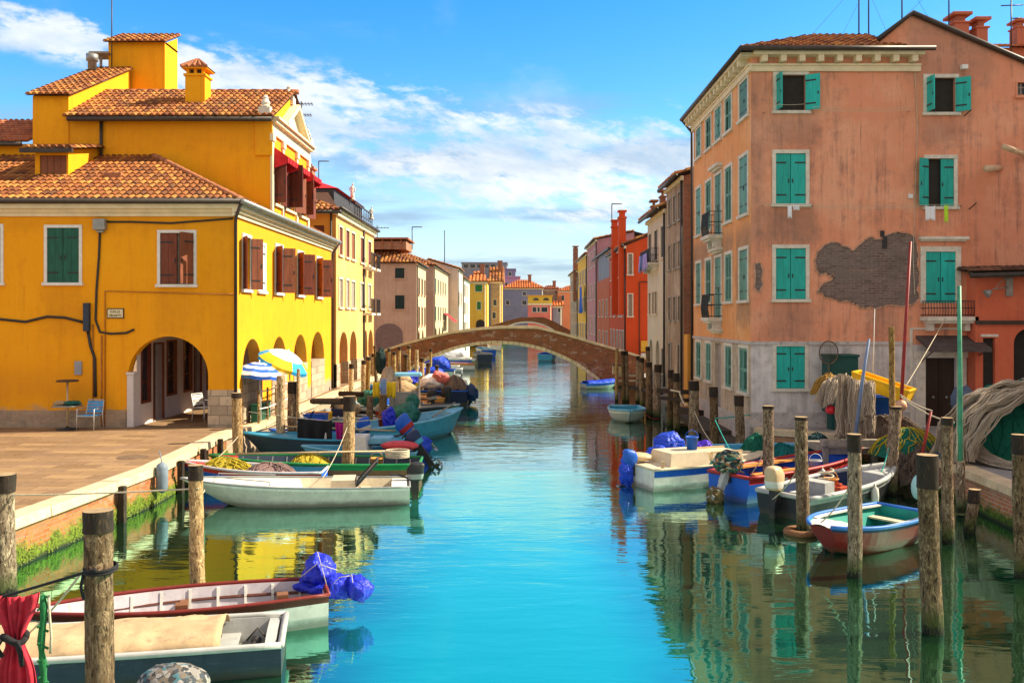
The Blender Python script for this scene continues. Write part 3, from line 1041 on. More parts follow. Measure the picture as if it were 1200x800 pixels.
roof(yh, [((BX0 - .15, 30.75, 11.72), (1, 0, 0), (0, 1, .456), BX1 - BX0 + .3, lambda u: (0, 5.6), [(BX0 - .15, 30.75, 11.72), (BX1 + .15, 30.75, 11.72), (BX1 + .15, 35.9, 14.07), (BX0 - .15, 35.9, 14.07)])], MAT['tile'], MAT['deck'])
roof(yh, [((TX0 - .12, 35.75, 15.08), (1, 0, 0), (0, 1, .46), TX1 - TX0 + .24, lambda u: (0, 1.95), [(TX0 - .12, 35.75, 15.08), (TX1 + .12, 35.75, 15.08), (TX1 + .12, 37.5, 15.88), (TX0 - .12, 37.5, 15.88)])], MAT['tile'], MAT['deck'])
roof(yh, [((DX0 - .25, 28.6, 9.5), (1, 0, 0), (0, 1, .2), DX1 - DX0 + .5, lambda u: (0, 2.4), [(DX0 - .25, 28.6, 9.5), (DX1 + .25, 28.6, 9.5), (DX1 + .25, 31, 9.98), (DX0 - .25, 31, 9.98)])], MAT['tile'], MAT['deck'])
q = MB()
q.box(DX0 - .3, DX1 + .3, 28.52, 28.62, 9.36, 9.5)
q.build('dormer_gutter', MAT['gutter'], yh)
q = MB()
q.box(-13.2, -12.65, 28.6, 29.1, 8.55, 8.72, 0)
q.box(-13.15, -12.7, 28.66, 29.04, 8.72, 8.735, 1)
q.build('skylight', [MAT['tilered'], MAT['greymetal']], yh)
# chimney with tiled cap
ch = MB()
cx0, cx1 = xx(217, 32.2), xx(240, 32.2)
ch.box(cx0, cx1, 32.2, 32.85, 11.2, 12.78, 0)
ch.box(cx0 - .05, cx1 + .05, 32.15, 32.9, 12.78, 12.86, 0)
for x in (cx0 + .03, (cx0 + cx1) / 2 - .05, cx1 - .13):
    for y in (32.23, 32.74):
        ch.box(x, x + .1, y, y + .08, 12.86, 13.03, 0)
ch.box(cx0 + .15, cx1 - .15, 32.3, 32.7, 12.86, 13.03, 2)
ch.box(cx0 - .1, cx1 + .1, 32.1, 32.95, 13.03, 13.08, 0)
cm = Vector(((cx0 + cx1) / 2, 32.52, 13.5))
ch.add([(cx0 - .14, 32.06, 13.08), (cx1 + .14, 32.06, 13.08), (cx1 + .14, 32.99, 13.08), (cx0 - .14, 32.99, 13.08), cm], [(0, 1, 4), (1, 2, 4), (2, 3, 4), (3, 0, 4), (3, 2, 1, 0)], 1)
for k in range(5):
    x = cx0 - .1 + k * (cx1 - cx0 + .2) / 4
    ch.tube([(x, 32.05, 13.1), cm * .9 + Vector((x, 32.05, 13.1)) * .1], [.06, .03], 6, 1)
ch.build('chimney', [MAT['yellow'], MAT['tilered'], MAT['dark']], yh)
# tower vent canopy, flue
q = MB()
q.box(TX0 - .65, TX0 + .1, 35.7, 36.6, 14.62, 14.7)
q.tube([(TX0 - .3, 36, 13.3), (TX0 - .3, 36, 14.62)], .06, 6)
q.build('canopy', MAT['oldwood'], yh)
q = MB()
q.lathe([(.16, 0), (.16, .35), (.22, .36), (.22, .62), (.1, .63)], 14, (xx(108, 35), 35, 13.75))
q.build('flue', MAT['greymetal'], yh, True)
# temple front of the upper storey
q = MB()
for zb, zt, w in ((10.45, 10.6, .08), (10.6, 10.85, .05), (10.85, 10.97, .2), (10.97, 11.05, .3)):
    frbox(q, SL, 30.95, 36.65, -w, .01, zb, zt)
for a in (31.05, 32.45, 34.5, 36.35):
    frbox(q, SL, a - .12, a + .12, -.07, .01, 7.6, 10.2)
    frbox(q, SL, a - .17, a + .17, -.11, .01, 10.2, 10.45)
for s_ in (0, 1):
    A, B_ = (32.3, 35.3)[s_], 33.8
    q.add([SL.p(A, -.32, 11.05), SL.p(B_, -.32, 11.95), SL.p(B_, -.32, 12.12), SL.p(A - (.3 if s_ == 0 else -.3), -.32, 11.05),
           SL.p(A, .5, 11.05), SL.p(B_, .5, 11.95), SL.p(B_, .5, 12.12), SL.p(A - (.3 if s_ == 0 else -.3), .5, 11.05)],
          [(0, 1, 2, 3), (7, 6, 5, 4), (3, 2, 6, 7), (0, 4, 5, 1)])
q.add([SL.p(32.2, -.06, 11.05), SL.p(35.4, -.06, 11.05), SL.p(33.8, -.06, 12.0)], [(0, 1, 2)])
q.build('temple_front', MAT['cream'], yh, fix=True)
q = MB()
frbox(q, UF, xx(300, 31), XL + .06, -.1, 0, 9.7, 10.9)
q.build('pilaster', MAT['yellow'], yh)
for (X, Y) in ((-8.7, 31.0), (-8.55, 36.5), (-8.6, 33.8)):
    q = MB()
    zb = 11.05 if Y != 33.8 else 12.1
    q.box(X - .2, X + .2, Y - .2, Y + .2, zb, zb + .28)
    q.lathe([(.2, .28), (.22, .33), (.12, .38), (.16, .46), (.09, .6), (.1, .66), (.02, .74)], 12, (X, Y, zb))
    q.build('finial', MAT['istria'], yh)
MAT['redcloth'] = paint('red awning cloth', (.55, .015, .02), .25, .75, 6, .2, 40)
for a0, a1 in ((31.12, 32.38), (32.6, 34.3), (34.95, 36.4)):
    q = MB()
    nu = 12
    for i in range(nu):
        u0, u1 = a0 + (a1 - a0) * i / nu, a0 + (a1 - a0) * (i + 1) / nu
        o = .02 * (i % 2)
        q.add([SL.p(u0, -.02, 10.05), SL.p(u1, -.02, 10.05), SL.p(u1, -.55 - o, 9.68), SL.p(u0, -.55 - o, 9.68)], [(0, 1, 2, 3)])
        q.add([SL.p(u0, -.55 - o, 9.68), SL.p(u1, -.55 - o, 9.68), SL.p(u1, -.57 - o, 9.46 + .03 * (i % 2)), SL.p(u0, -.57 - o, 9.46 + .03 * (i % 2))], [(0, 1, 2, 3)])
    for u in (a0, a1):
        q.add([SL.p(u, -.02, 10.05), SL.p(u, -.55, 9.68), SL.p(u, -.57, 9.46), SL.p(u, -.12, 9.3), SL.p(u, -.02, 9.3)], [(0, 1, 2, 3, 4)])
    q.build('awning', MAT['redcloth'], yh)
# cables, boxes and pipes on the front
q = MB()
q.tube([at(-20, 368, 26.97), at(0, 374, 26.97), at(30, 377, 26.97), at(55, 371, 26.97), at(75, 372, 26.97), at(100, 378, 26.97)], .04, 8)
q.tube([at(117, 272, 26.97), at(116, 300, 26.97), at(113, 340, 26.97), at(112, 375, 26.97), at(117, 389, 26.97), at(130, 391, 26.97), at(148, 390, 26.97), at(157, 386, 26.97)], .035, 8)
q.tube([at(126, 260, 26.97), at(155, 260, 26.97), at(200, 261.5, 26.97), at(273, 256, 26.97)], .03, 8)
q.tube([at(103, 388, 26.96), at(106, 405, 26.96), at(111, 420, 26.96), at(112, 465, 26.96)], .045, 8)
q.build('cable', MAT['cable'], yh, True)
q = MB()
q.tube([at(123, 500, 26.97), at(123, 341, 26.97), at(275, 345, 26.97)], .018, 6)
q.tube([at(119, 500, 26.97), at(119, 393, 26.97)], .022, 6)
q.tube([at(109, 380, 26.97), at(109, 470, 26.97)], .02, 6)
q.build('conduit', paint('rusty orange conduit', (.42, .15, .03), .3, .6), yh, True)
q = MB()
frbox(q, FL, fx(112), fx(126), -.2, 0, fz(270), fz(257))
frbox(q, FL, fx(115), fx(123), -.12, 0, fz(273), fz(270))
bevel(q.build('junction_box', MAT['greymetal'], yh), .02)
q = MB()
frbox(q, FL, fx(99.5), fx(106.5), -.14, 0, fz(388), fz(355))
bevel(q.build('cable_box', paint('dark blue grey box', (.03, .045, .07), .2, .5), yh), .015)
q = MB()
frbox(q, FL, fx(88), fx(96.5), -.05, 0, fz(439), fz(423))
bevel(q.build('meter_box', paint('grey meter door', (.30, .31, .34), .15, .5), yh), .008)
# street name plate
sg = MB()
sx0, sx1, sz0, sz1 = fx(125.6), fx(145.6), fz(373), fz(361.2)
frbox(sg, FL, sx0, sx1, -.03, 0, sz0, sz1, 0)
frbox(sg, FL, sx0 + .03, sx1 - .03, -.034, -.03, sz0 + .03, sz1 - .03, 1)
sgn = sg.build('street_sign', [paint('sign border', (.10, .05, .02), .1, .6, bmp=0), paint('cream enamel', (.74, .66, .42), .1, .5, bmp=0)], None)
tag(sgn, 'cream street name plate with dark border reading CALLE on the yellow wall', 'street sign')


def text(body, loc, size, mat, parent, rot=(R(90), 0, 0), name='lettering', align='CENTER', ex=.003, wide=1.0):
    cu = bpy.data.curves.new(name, 'FONT')
    cu.body = body
    cu.size = size
    cu.align_x = align
    cu.align_y = 'CENTER'
    cu.extrude = ex
    o = bpy.data.objects.new(name, cu)
    COL.objects.link(o)
    bpy.context.view_layer.update()
    me = bpy.data.meshes.new_from_object(o.evaluated_get(bpy.context.evaluated_depsgraph_get()))
    bpy.data.objects.remove(o)
    me.materials.clear()
    me.materials.append(mat)
    from mathutils import Euler
    return mk(name, me, parent, Matrix.Translation(loc) @ Euler(rot).to_matrix().to_4x4() @ Matrix.Diagonal((wide, 1, 1, 1)))


scx = (sx0 + sx1) / 2
text('CALLE', (scx, 26.962, sz0 + .2), .105, MAT['cable'], sgn)
text('FURLANETTO', (scx, 26.962, sz0 + .085), .095, MAT['cable'], sgn, wide=.62)

# ================= orange house beside it =================
oh = empty('orange_house', (-10, 47, .8), 'orange house with arcade, brown shutters and a roof terrace behind the yellow house', 'house')
MAT['ochre'] = stucco('ochre render', (.76, .37, .12), (.46, .2, .06), (.80, .46, .2), .4, .6, axis='Y')
MAT['orangef'] = stucco('orange render', (.74, .33, .05), (.50, .20, .04), (.78, .40, .08), .5, .5)
wb = MB()
ol = Fr('L', XL)
of = Fr('F', 42.1)
holes = []
wins = []
outer = [(42.1, .8)]
for a0, a1 in ((42.9, 45.0), (45.6, 47.5), (49.9, 50.9), (51.2, 52.9)):
    pl = arch_poly(a0, a1, .8, 2.5, 3.4, 14)
    outer += [(a0, .8)] + list(reversed(pl[2:])) + [(a1, .8)]
    wb.add([ol.p(a, 0, z) for a, z in pl[1:] + pl[:1]] + [ol.p(a, .45, z) for a, z in pl[1:] + pl[:1]],
           [(i, i + 1, i + len(pl) + 1, i + len(pl)) for i in range(len(pl) - 1)], 0)
outer += [(53.2, .8), (53.2, 9.1), (42.1, 9.1)]
for px0, px1 in ((397, 401), (405, 409), (411.5, 415.5), (422, 427), (431, 434.5)):
    a0, a1 = dx(px0, XL), dx(px1, XL)
    w_add(ol, a0, a1, 7.1, 8.45, MAT['cream'], MAT['brownshut'], 'closed', fw=.1)
    w_add(ol, a0, a1, 4.6, 5.95, MAT['cream'], MAT['oldwood'], 'closed', fw=.1)
wall(wb, ol, outer, holes, .16, 0)
holes = []
w_add(of, xx(368, 42.1), xx(380, 42.1), zz(300, 42.1), zz(264, 42.1), None, MAT['brownshut'], 'closed')
w_add(of, xx(367, 42.1), xx(379, 42.1), zz(360, 42.1), zz(330, 42.1), None, MAT['brownshut'], 'closed')
wall(wb, of, rect_poly(-13, XL, .8, 9.1), holes, .16, 1)
wb.quad((XL, 53.2, 3), (-13, 53.2, .8), (-13, 53.2, 9.1), (XL, 53.2, 9.1), 1)
wb.quad((-10.6, 42.15, .8), (-10.6, 53.2, .8), (-10.6, 53.2, 4), (-10.6, 42.15, 4), 1)
wb.build('wall', [MAT['ochre'], MAT['orangef']], oh)
for fr, a0, a1, z0, z1, args, kw in wins:
    window(oh, fr, a0, a1, z0, z1, *args, low=True, **kw)
for a0, a1 in ((42.1, 42.92), (44.98, 45.62), (47.48, 49.92), (50.88, 51.22), (52.88, 53.2)):
    q = MB()
    frbox(q, ol, a0, a1, -.04, .3, .8, 1.9)
    q.build('stone_pier', MAT['pier'], oh)
q = MB()
frbox(q, ol, 41.9, 53.3, -.14, 0, 8.9, 9.1); frbox(q, ol, 41.9, 53.3, -.24, 0, 9.1, 9.2); frbox(q, of, -13, XL, -.12, 0, 8.95, 9.1)
q.build('cornice', MAT['cream'], oh)
q = MB()
q.tube([(XL + .3, 41.8, 9.22), (XL + .3, 53.3, 9.22)], .08, 8)
q.tube([(-13, 41.85, 9.05), (XL + .3, 41.85, 9.05)], .09, 8)
q.tube([xx(388, 42) * Vector((1, 0, 0)) + Vector((0, 41.98, 9)), xx(388, 42) * Vector((1, 0, 0)) + Vector((0, 41.98, .8))], .05, 8)
q.tube([(XL + .05, 49.5, 9), (XL + .05, 49.5, .8)], .06, 8)
q.build('gutter', MAT['gutter'], oh, True)
roof(oh, [((-13, 41.85, 9.1), (1, 0, 0), (0, 1, .42), 4.7, lambda u: (0, min(3.4, (4.7 - u) * 1.08)), [(-13, 41.85, 9.1), (-8.3, 41.85, 9.1), (-9.5, 45, 10.4), (-13, 45, 10.4)]),
          ((-8.3, 41.85, 9.12), (0, 1, 0), (-1, 0, .42), 11.5, lambda u: (0, min(1.4, u * 1.08)), [(-8.3, 41.85, 9.12), (-8.3, 53.3, 9.12), (-9.6, 53.3, 9.7), (-9.6, 43.1, 9.7)])], MAT['tile'], MAT['deck'], pu=.26, pv=.42)
q = MB()
q.box(-13, -9.2, 45, 53.1, 9.1, 10.55)
q.build('attic', paint('dark slate cladding', (.05, .05, .055), .3, .7), oh)
q = MB()
q.add([(-13, 45, 10.6), (-9.0, 45, 10.6), (-11.2, 46.6, 11.45), (-13, 46.6, 11.45), (-9.0, 53.1, 10.6), (-11.2, 52, 11.45), (-13, 52, 11.45), (-13, 53.1, 10.6)],
      [(0, 1, 2, 3), (1, 4, 5, 2), (3, 2, 5, 6), (4, 7, 6, 5), (0, 7, 4, 1)])
q.build('awning', MAT['redcloth'], oh)
q = MB()
q.box(-11.4, -10.7, 46.8, 47.5, 11.3, 11.85, 0); q.box(-11.5, -10.6, 46.7, 47.6, 11.85, 11.98, 0)
for k in range(3):
    q.box(-11.42 + k * .3, -11.3 + k * .3, 46.76, 46.9, 11.98, 12.12, 0)
q.build('chimney', MAT['brickold'], oh)
q = MB()
for y in [47.5 + k * .7 for k in range(9)]:
    q.box(XL - .11, XL - .07, y, y + .04, 9.2, 10.2)
q.box(XL - .12, XL - .06, 47.5, 53.2, 10.16, 10.22); q.box(XL - .11, XL - .07, 47.5, 53.2, 9.7, 9.74)
q.build('terrace_railing', MAT['gutter'], oh)
for a in (49.7, 51.6):
    for z in (6.9, 4.35):
        q = MB()
        frbox(q, ol, a - .3, a + 1.0, -.5, 0, z - .12, z, 0)
        for k in range(9):
            frbox(q, ol, a - .28 + k * .155, a - .26 + k * .155, -.48, -.46, z, z + .75, 1)
        frbox(q, ol, a - .3, a + 1.0, -.5, -.45, z + .75, z + .8, 1)
        q.build('balcony', [MAT['istria'], MAT['iron']], oh)


def statue(loc, h, label):
    q = MB()
    q.box(-.13, .13, -.13, .13, 0, .12 * h)
    q.tube([(0, 0, .12 * h), (.01, 0, .3 * h), (-.01, 0, .5 * h), (0, 0, .62 * h), (0, 0, .74 * h), (0, 0, .82 * h), (.02, 0, .86 * h)],
           [.13 * h, .12 * h, .1 * h, .085 * h, .12 * h, .05 * h, .04 * h], 10)
    q.lathe([(.01, 0), (.05 * h, .03 * h), (.06 * h, .08 * h), (.04 * h, .13 * h), (.005, .15 * h)], 10, (.03 * h, 0, .85 * h))
    q.tube([(-.1 * h, 0, .76 * h), (-.17 * h, -.02, .62 * h), (-.1 * h, -.1 * h, .52 * h)], [.04 * h, .035 * h, .025 * h], 7)
    q.tube([(.1 * h, 0, .76 * h), (.16 * h, .02, .6 * h), (.12 * h, -.06 * h, .47 * h)], [.04 * h, .035 * h, .025 * h], 7)
    q.v = [v + Vector(loc) for v in q.v]
    return tag(q.build('statue', MAT['istria'], None, True, org=loc), label, 'statue')


statue((-9.05, 49.2, 10.53), .95, 'weathered stone statue standing upright on the terrace corner of the orange house')
statue((-8.62, 53.0, 9.9), .75, 'small stone figure on the far end of the orange house terrace rail')

# ================= salmon house =================
XR = 7.05
GREY = (.22, .14, .105)
MAT['salmon'] = stucco('salmon lime render', (.75, .295, .165), (.34, .16, .115), (.82, .40, .25), .9, .8, base=(.70, .63, .60), base_z=3.28,
                       boxes=((6.9, 7.45, 6.2, 11.5, .45, GREY), (7.6, 8.95, 9.15, 10.15, .55, GREY), (12.1, 13.4, 9.2, 10.1, .5, GREY), (7.5, 9.0, 6.3, 7.4, .7, GREY),
                              (7.5, 9.0, 3.35, 4.5, .5, GREY), (11.7, 14.4, 11.2, 13.1, .5, (.24, .16, .12)), (10.6, 11.6, 3.4, 4.4, .5, GREY), (13.2, 17, 5.6, 8.2, .35, (.45, .13, .07))))
MAT['salmonside'] = stucco('orange lime render', (.78, .33, .115), (.44, .2, .1), (.84, .44, .2), .55, .7, base=(.58, .46, .34), base_z=3.28, axis='Y',
                           boxes=((27.0, 28.9, 3.9, 6.9, .7, (.24, .15, .10)), (29.3, 32.4, 5.6, 6.9, .75, (.25, .17, .12)), (33.0, 35.8, 5.9, 7.0, .8, (.22, .15, .11))))
sh = empty('salmon_house', (12, 30, .8), 'tall salmon house with turquoise shutters and a patch of bare brick on the right bank', 'house')
F2, S2 = Fr('F', 27.0), Fr('R', XR)
wb = MB()
holes, wins = [], []
T = MAT['turqshut']
zf = fz
w_add(F2, fx(910), fx(943.5), zf(130), zf(88), MAT['istria'], T, 'half', (86, 150), fw=.11, glass=MAT['dark'], low=True)
w_add(F2, fx(909), fx(944), zf(239), zf(180), MAT['istria'], T, 'closed', fw=.11)
w_add(F2, fx(909), fx(944), zf(350.5), zf(291), MAT['istria'], T, 'closed', fw=.11)
w_add(F2, fx(909.5), fx(943), zf(455), zf(405.5), MAT['istria'], T, 'closed', fw=.11)
w_add(F2, fx(1086), fx(1119), zf(132), zf(91.5), MAT['istria'], T, 'half', (88, 148), fw=.11, glass=MAT['dark'], low=True)
w_add(F2, fx(1087), fx(1117.5), zf(242), zf(186), MAT['istria'], T, 'half', (152, 0), fw=.11, glass=MAT['dark'], low=True)
w_add(F2, fx(1084.5), fx(1119.5), zf(355), zf(295), MAT['istria'], T, 'closed', fw=.16, sill=False)
w_add(F2, fx(1192), fx(1204), zf(112), zf(97), MAT['salmon'], None, 'none', fw=.05)
pz = [(460, 200), (468, 165), (492, 142), (515, 130), (545, 136), (570, 150), (590, 162), (610, 143), (632, 124), (655, 112), (672, 120), (690, 124), (705, 106), (735, 98), (765, 98), (790, 104), (805, 120), (814, 150), (817, 200),
      (815, 260), (818, 325), (800, 342), (765, 350), (720, 346), (690, 352), (640, 358), (618, 352), (600, 340), (572, 336), (545, 330), (520, 327), (500, 318), (478, 308), (470, 296), (485, 275), (510, 266), (525, 255), (520, 243), (500, 239), (480, 238), (464, 226)]
patch = []
for i, (x, y) in enumerate(pz):
    x2, y2 = pz[(i + 1) % len(pz)]
    for k in range(5):
        t = k / 5
        j = .07 * fbm(Vector((i * 1.3 + t * 1.3, 7, 0)), 4) + random.uniform(-.028, .028)
        patch.append((fx(800 + (x + (x2 - x) * t) / 2.9625) + j, zf(240 + (y + (y2 - y) * t) / 2.9625) + j * .8))
patch.reverse()
small = [(fx(884 + 8 * math.sin(t) ** 2 * (1 + .25 * math.sin(3 * t))) + random.uniform(-.02, .02), zf(325 - 17 * math.cos(t))) for t in [math.pi * k / 12 for k in range(13)]]
small = small[::-1]
small = [(fx(884.5), zf(310)), (fx(890), zf(308)), (fx(893), zf(316)), (fx(891.5), zf(327)), (fx(893), zf(334)), (fx(889), zf(342)), (fx(884.5), zf(337)), (fx(885.5), zf(322))][::-1]
door = rect_poly(fx(1084), fx(1120), .82, zf(419))
outer = [(XR, .3), (20, .3), (20, 9.7), (11.88, 13.2), (10.85, 12.43), (10.85, 12.0), (XR, 12.0)]
wall(wb, F2, outer, holes + [door], .17)
# patches: the render has fallen off and the brick shows 3 cm behind it -> cut as a recess of the same wall
holes_f = holes
wb2 = MB()
wins_f = list(wins)
holes = []
cols = [(27.35, 28.35), (29.4, 30.3), (30.9, 31.85), (32.5, 33.4), (34.3, 35.2)]
TS = MAT['tealside']
for ci, (y0, y1) in enumerate(cols):
    kind = 'louvre' if ci % 2 else 'plank'
    w_add(S2, -y1, -y0, 10.3, 11.43, MAT['istria'], TS, 'half' if ci == 0 else 'closed', (0, 0), fw=.11, kind=kind)
    w_add(S2, -y1, -y0, 7.3 if ci != 2 else 6.95, 9.09, MAT['istria'], TS, 'closed', fw=.11, kind=kind, sill=ci != 2)
    w_add(S2, -y1, -y0, 4.64 if ci != 2 else 4.1, 6.2, MAT['istria'], TS, 'closed', fw=.11, kind=kind, sill=ci != 2)
    if ci != 2:
        w_add(S2, -y1, -y0, 1.8, 3.15, MAT['istria'], TS, 'closed', fw=.11, kind='louvre')
holes.append(rect_poly(-31.9, -31.0, .9, 3.2))
wall(wb, S2, rect_poly(-35.8, -27, -.4, 12.0), holes, .17, 1)
wb.quad((XR, 35.8, -.4), (20, 35.8, .3), (20, 35.8, 9.7), (XR, 35.8, 12.0))
wb.quad((20, 27, .3), (20, 35.8, .3), (20, 35.8, 9.7), (20, 27, 9.7))
wb.add([(10.85, 27, 12), (11.88, 27, 13.2), (11.88, 35.8, 13.2), (10.85, 35.8, 12)], [(0, 1, 2, 3)])
wb.build('wall', [MAT['salmon'], MAT['salmonside']], sh)
for fr, a0, a1, z0, z1, args, kw in wins:
    window(sh, fr, a0, a1, z0, z1, *args, **kw)


def fallen(name, poly, fr, mat, rim, parent):
    """a ragged scab of bare brick with a broken render rim a few millimetres thick standing round it"""
    q = MB()
    tr = tessellate_polygon([[Vector((a, z, 0)) for a, z in poly]])
    fs = []
    for t in tr:
        A, B_, C_ = (Vector((*poly[i], 0)) for i in t)
        fs.append(tuple(t) if (B_ - A).cross(C_ - A).z > 0 else tuple(reversed(t)))
    q.add([fr.p(a, -.004, z) for a, z in poly], fs, 0)
    n = len(poly)
    cx_ = sum(p[0] for p in poly) / n
    cz_ = sum(p[1] for p in poly) / n
    for i in range(n):
        (a0, z0), (a1, z1) = poly[i], poly[(i + 1) % n]
        e = Vector((a1 - a0, z1 - z0, 0))
        if e.length < 1e-4: continue
        nn_ = Vector((e.y, -e.x, 0)).normalized()
        w = .04
        k_ = 1 + .8 * noise.noise(Vector((a0 * 3, z0 * 3, 0)))
        b0, b1 = (a0 + nn_.x * w, z0 + nn_.y * w), (a1 + nn_.x * w, z1 + nn_.y * w)
        q.add([fr.p(a0, -.004, z0), fr.p(a1, -.004, z1), fr.p(a1, -.032, z1), fr.p(a0, -.032, z0), fr.p(*(b1[0], -.032, b1[1])), fr.p(b0[0], -.032, b0[1]), fr.p(b1[0], 0, b1[1]), fr.p(b0[0], 0, b0[1])],
              [(0, 1, 2, 3), (3, 2, 4, 5), (5, 4, 6, 7)], 1)
    return q.build(name, [mat, rim], parent)


MAT['lip'] = paint('broken plaster lip', (.52, .30, .2), .35, .9, 9, .4, 30, dirt=(.3, .16, .11))
fallen('bare_brick_patch', patch, F2, MAT['brickpatch'], MAT['lip'], sh)
fallen('bare_brick_patch', small, F2, MAT['brickpatch'], MAT['lip'], sh)
# side door, lower course and string mould
q = MB()
frbox(q, S2, -31.9, -31.0, .1, .13, .9, 3.2)
q.build('door', paint('grey door paint', (.32, .28, .27), .2, .6, 4, .1, dirt=(.2, .15, .12)), sh)
q = MB()
frbox(q, F2, XR + .0, fx(1066), -.05, 0, 3.28, 3.38); frbox(q, S2, -35.8, -26.95, -.05, 0, 3.28, 3.38)
frbox(q, F2, XR - .0, fx(1066), -.06, 0, .5, 1.25); frbox(q, S2, -35.8, -26.94, -.062, 0, -.4, 1.0)
q.build('stone_course', paint('pale base stone', (.50, .45, .42), .2, .8, 3, .3, 20, dirt=(.2, .16, .14), dk=.52), sh)
# dentil cornice and gutter
q = MB()
for fr, a0, a1 in ((F2, XR - .0, fx(1078)), (S2, -36.1, -26.86)):
    e = 0 if fr is F2 else .002
    frbox(q, fr, a0, a1, -.08 - e, 0, 11.50, 11.66); frbox(q, fr, a0, a1, -.12 - e, 0, 11.66, 11.72); frbox(q, fr, a0, a1, -.36 - e, 0, 11.93, 12.04)
    k = a0 + .25
    while k < a1 - .2:
        frbox(q, fr, k, k + .17, -.32, 0, 11.74, 11.93)
        k += .56
q.build('cornice', MAT['cream'], sh)
q = MB()
q.tube([(XR - .42, 26.55, 12.08), (fx(1088), 26.55, 12.08)], .075, 10)
q.tube([(XR - .42, 26.5, 12.08), (XR - .42, 36.2, 12.08)], .075, 10)
q.tube([(XR - .42, 36.1, 12.05), (XR - .05, 35.9, 11.5), (XR - .06, 35.85, .6)], .055, 8)
q.tube([(10.85, 26.92, 12.45), (11.88, 26.92, 13.25), (20.2, 26.92, 9.68)], .085, 8)
q.build('gutter', MAT['gutter'], sh, True)
K45 = math.hypot(1, .42)
roof(sh, [((6.7, 26.6, 12.1), (1, 0, 0), (0, 1, .42), 4.9, lambda u: (0, min(3.1, u, 9) * K45), [(6.7, 26.6, 12.1), (11.6, 26.6, 12.1), (11.6, 29.7, 13.4), (9.8, 29.7, 13.4)]),
          ((6.7, 36.2, 12.1), (0, -1, 0), (1, 0, .42), 9.6, lambda u: (0, min(3.1, 9.6 - u, u) * K45), [(6.7, 36.2, 12.1), (6.7, 26.6, 12.1), (9.8, 29.7, 13.4), (9.8, 33.1, 13.4)])], MAT['tile'], MAT['deck'])
roof(sh, [((20.3, 26.9, 9.58), (0, 1, 0), (-1, 0, .431), 9, lambda u: (0, 9.1), [(20.3, 26.9, 9.58), (20.3, 35.9, 9.58), (11.88, 35.9, 13.22), (11.88, 26.9, 13.22)])], MAT['tile'], MAT['deck'])


def stack(px0, px1, py, dd, z0, parent, mat, dep=.6, cap=True):
    q = MB()
    x0, x1, z1 = xx(px0, dd), xx(px1, dd), zz(py, dd)
    q.box(x0, x1, dd, dd + dep, z0, z1 - .3)
    q.box(x0 + .08, x1 - .08, dd + .08, dd + dep - .08, z1 - .3, z1 - .1)
    q.box(x0 - .05, x1 + .05, dd - .05, dd + dep + .05, z1 - .36, z1 - .3)
    q.box(x0 - .08, x1 + .08, dd - .08, dd + dep + .08, z1 - .1, z1, 0)
    return bevel(q.build('chimney', mat, parent), .012, 1)


MAT['redrender'] = stucco('brick red render', (.46, .15, .085), (.25, .09, .06), (.52, .2, .11), .5, .5)
stack(1119, 1136, 14, 29, 10.5, sh, MAT['redrender'])
stack(1145, 1158, 20, 29, 10.3, sh, MAT['redrender'])
# entrance: stone surround, dark double door, sloping canopy; iron balcony above
q = MB()
frbox(q, F2, door[0][0], door[1][0], .10, .14, .82, door[2][1])
mid_ = (door[0][0] + door[1][0]) / 2
for s_ in (-1, 1):
    for z0, z1 in ((1.0, 1.65), (1.75, 2.75)):
        a = mid_ + s_ * .23
        frbox(q, F2, a - .16, a + .16, .085, .10, z0, z1)
    q.lathe([(.03, 0), (.045, .02), (.03, .05)], 10, F2.p(mid_ + s_ * .2, .06, 1.7), 1, Matrix.Rotation(R(90), 4, 'X'))
frbox(q, F2, mid_ - .015, mid_ + .015, .08, .10, .82, door[2][1])
q.build('door', [paint('dark brown door', (.035, .018, .012), .3, .5, 6, .2, stretch=(3, 3, .5)), MAT['greymetal']], sh)
q = MB()
frbox(q, F2, door[0][0] - .3, door[0][0], -.05, 0, .8, door[2][1]); frbox(q, F2, door[1][0], door[1][0] + .3, -.05, 0, .8, door[2][1])
frbox(q, F2, door[0][0] - .36, door[1][0] + .36, -.08, 0, door[2][1], door[2][1] + .2)
frbox(q, F2, fx(1066), fx(1069), -.03, 0, .8, zf(386)); frbox(q, F2, fx(1066), fx(1134), -.032, 0, zf(386), zf(384))
q.build('door_surround', MAT['istria'], sh)
q = MB()
a0, a1 = fx(1073), fx(1143)
q.add([F2.p(a0, 0, zf(393)), F2.p(a1, 0, zf(393)), F2.p(a1, -.95, zf(407)), F2.p(a0, -.95, zf(407)),
       F2.p(a0, 0, zf(396)), F2.p(a1, 0, zf(396)), F2.p(a1, -.95, zf(411)), F2.p(a0, -.95, zf(411))],
      [(0, 1, 2, 3), (7, 6, 5, 4), (3, 2, 6, 7), (0, 3, 7, 4), (1, 5, 6, 2)])
for a in (a0 + .15, a1 - .15):
    q.tube([F2.p(a, -.9, zf(409)), F2.p(a, 0, zf(424))], .02, 6)
q.build('canopy', paint('weathered canopy sheet', (.085, .065, .06), .3, .7, 4, .2), sh)


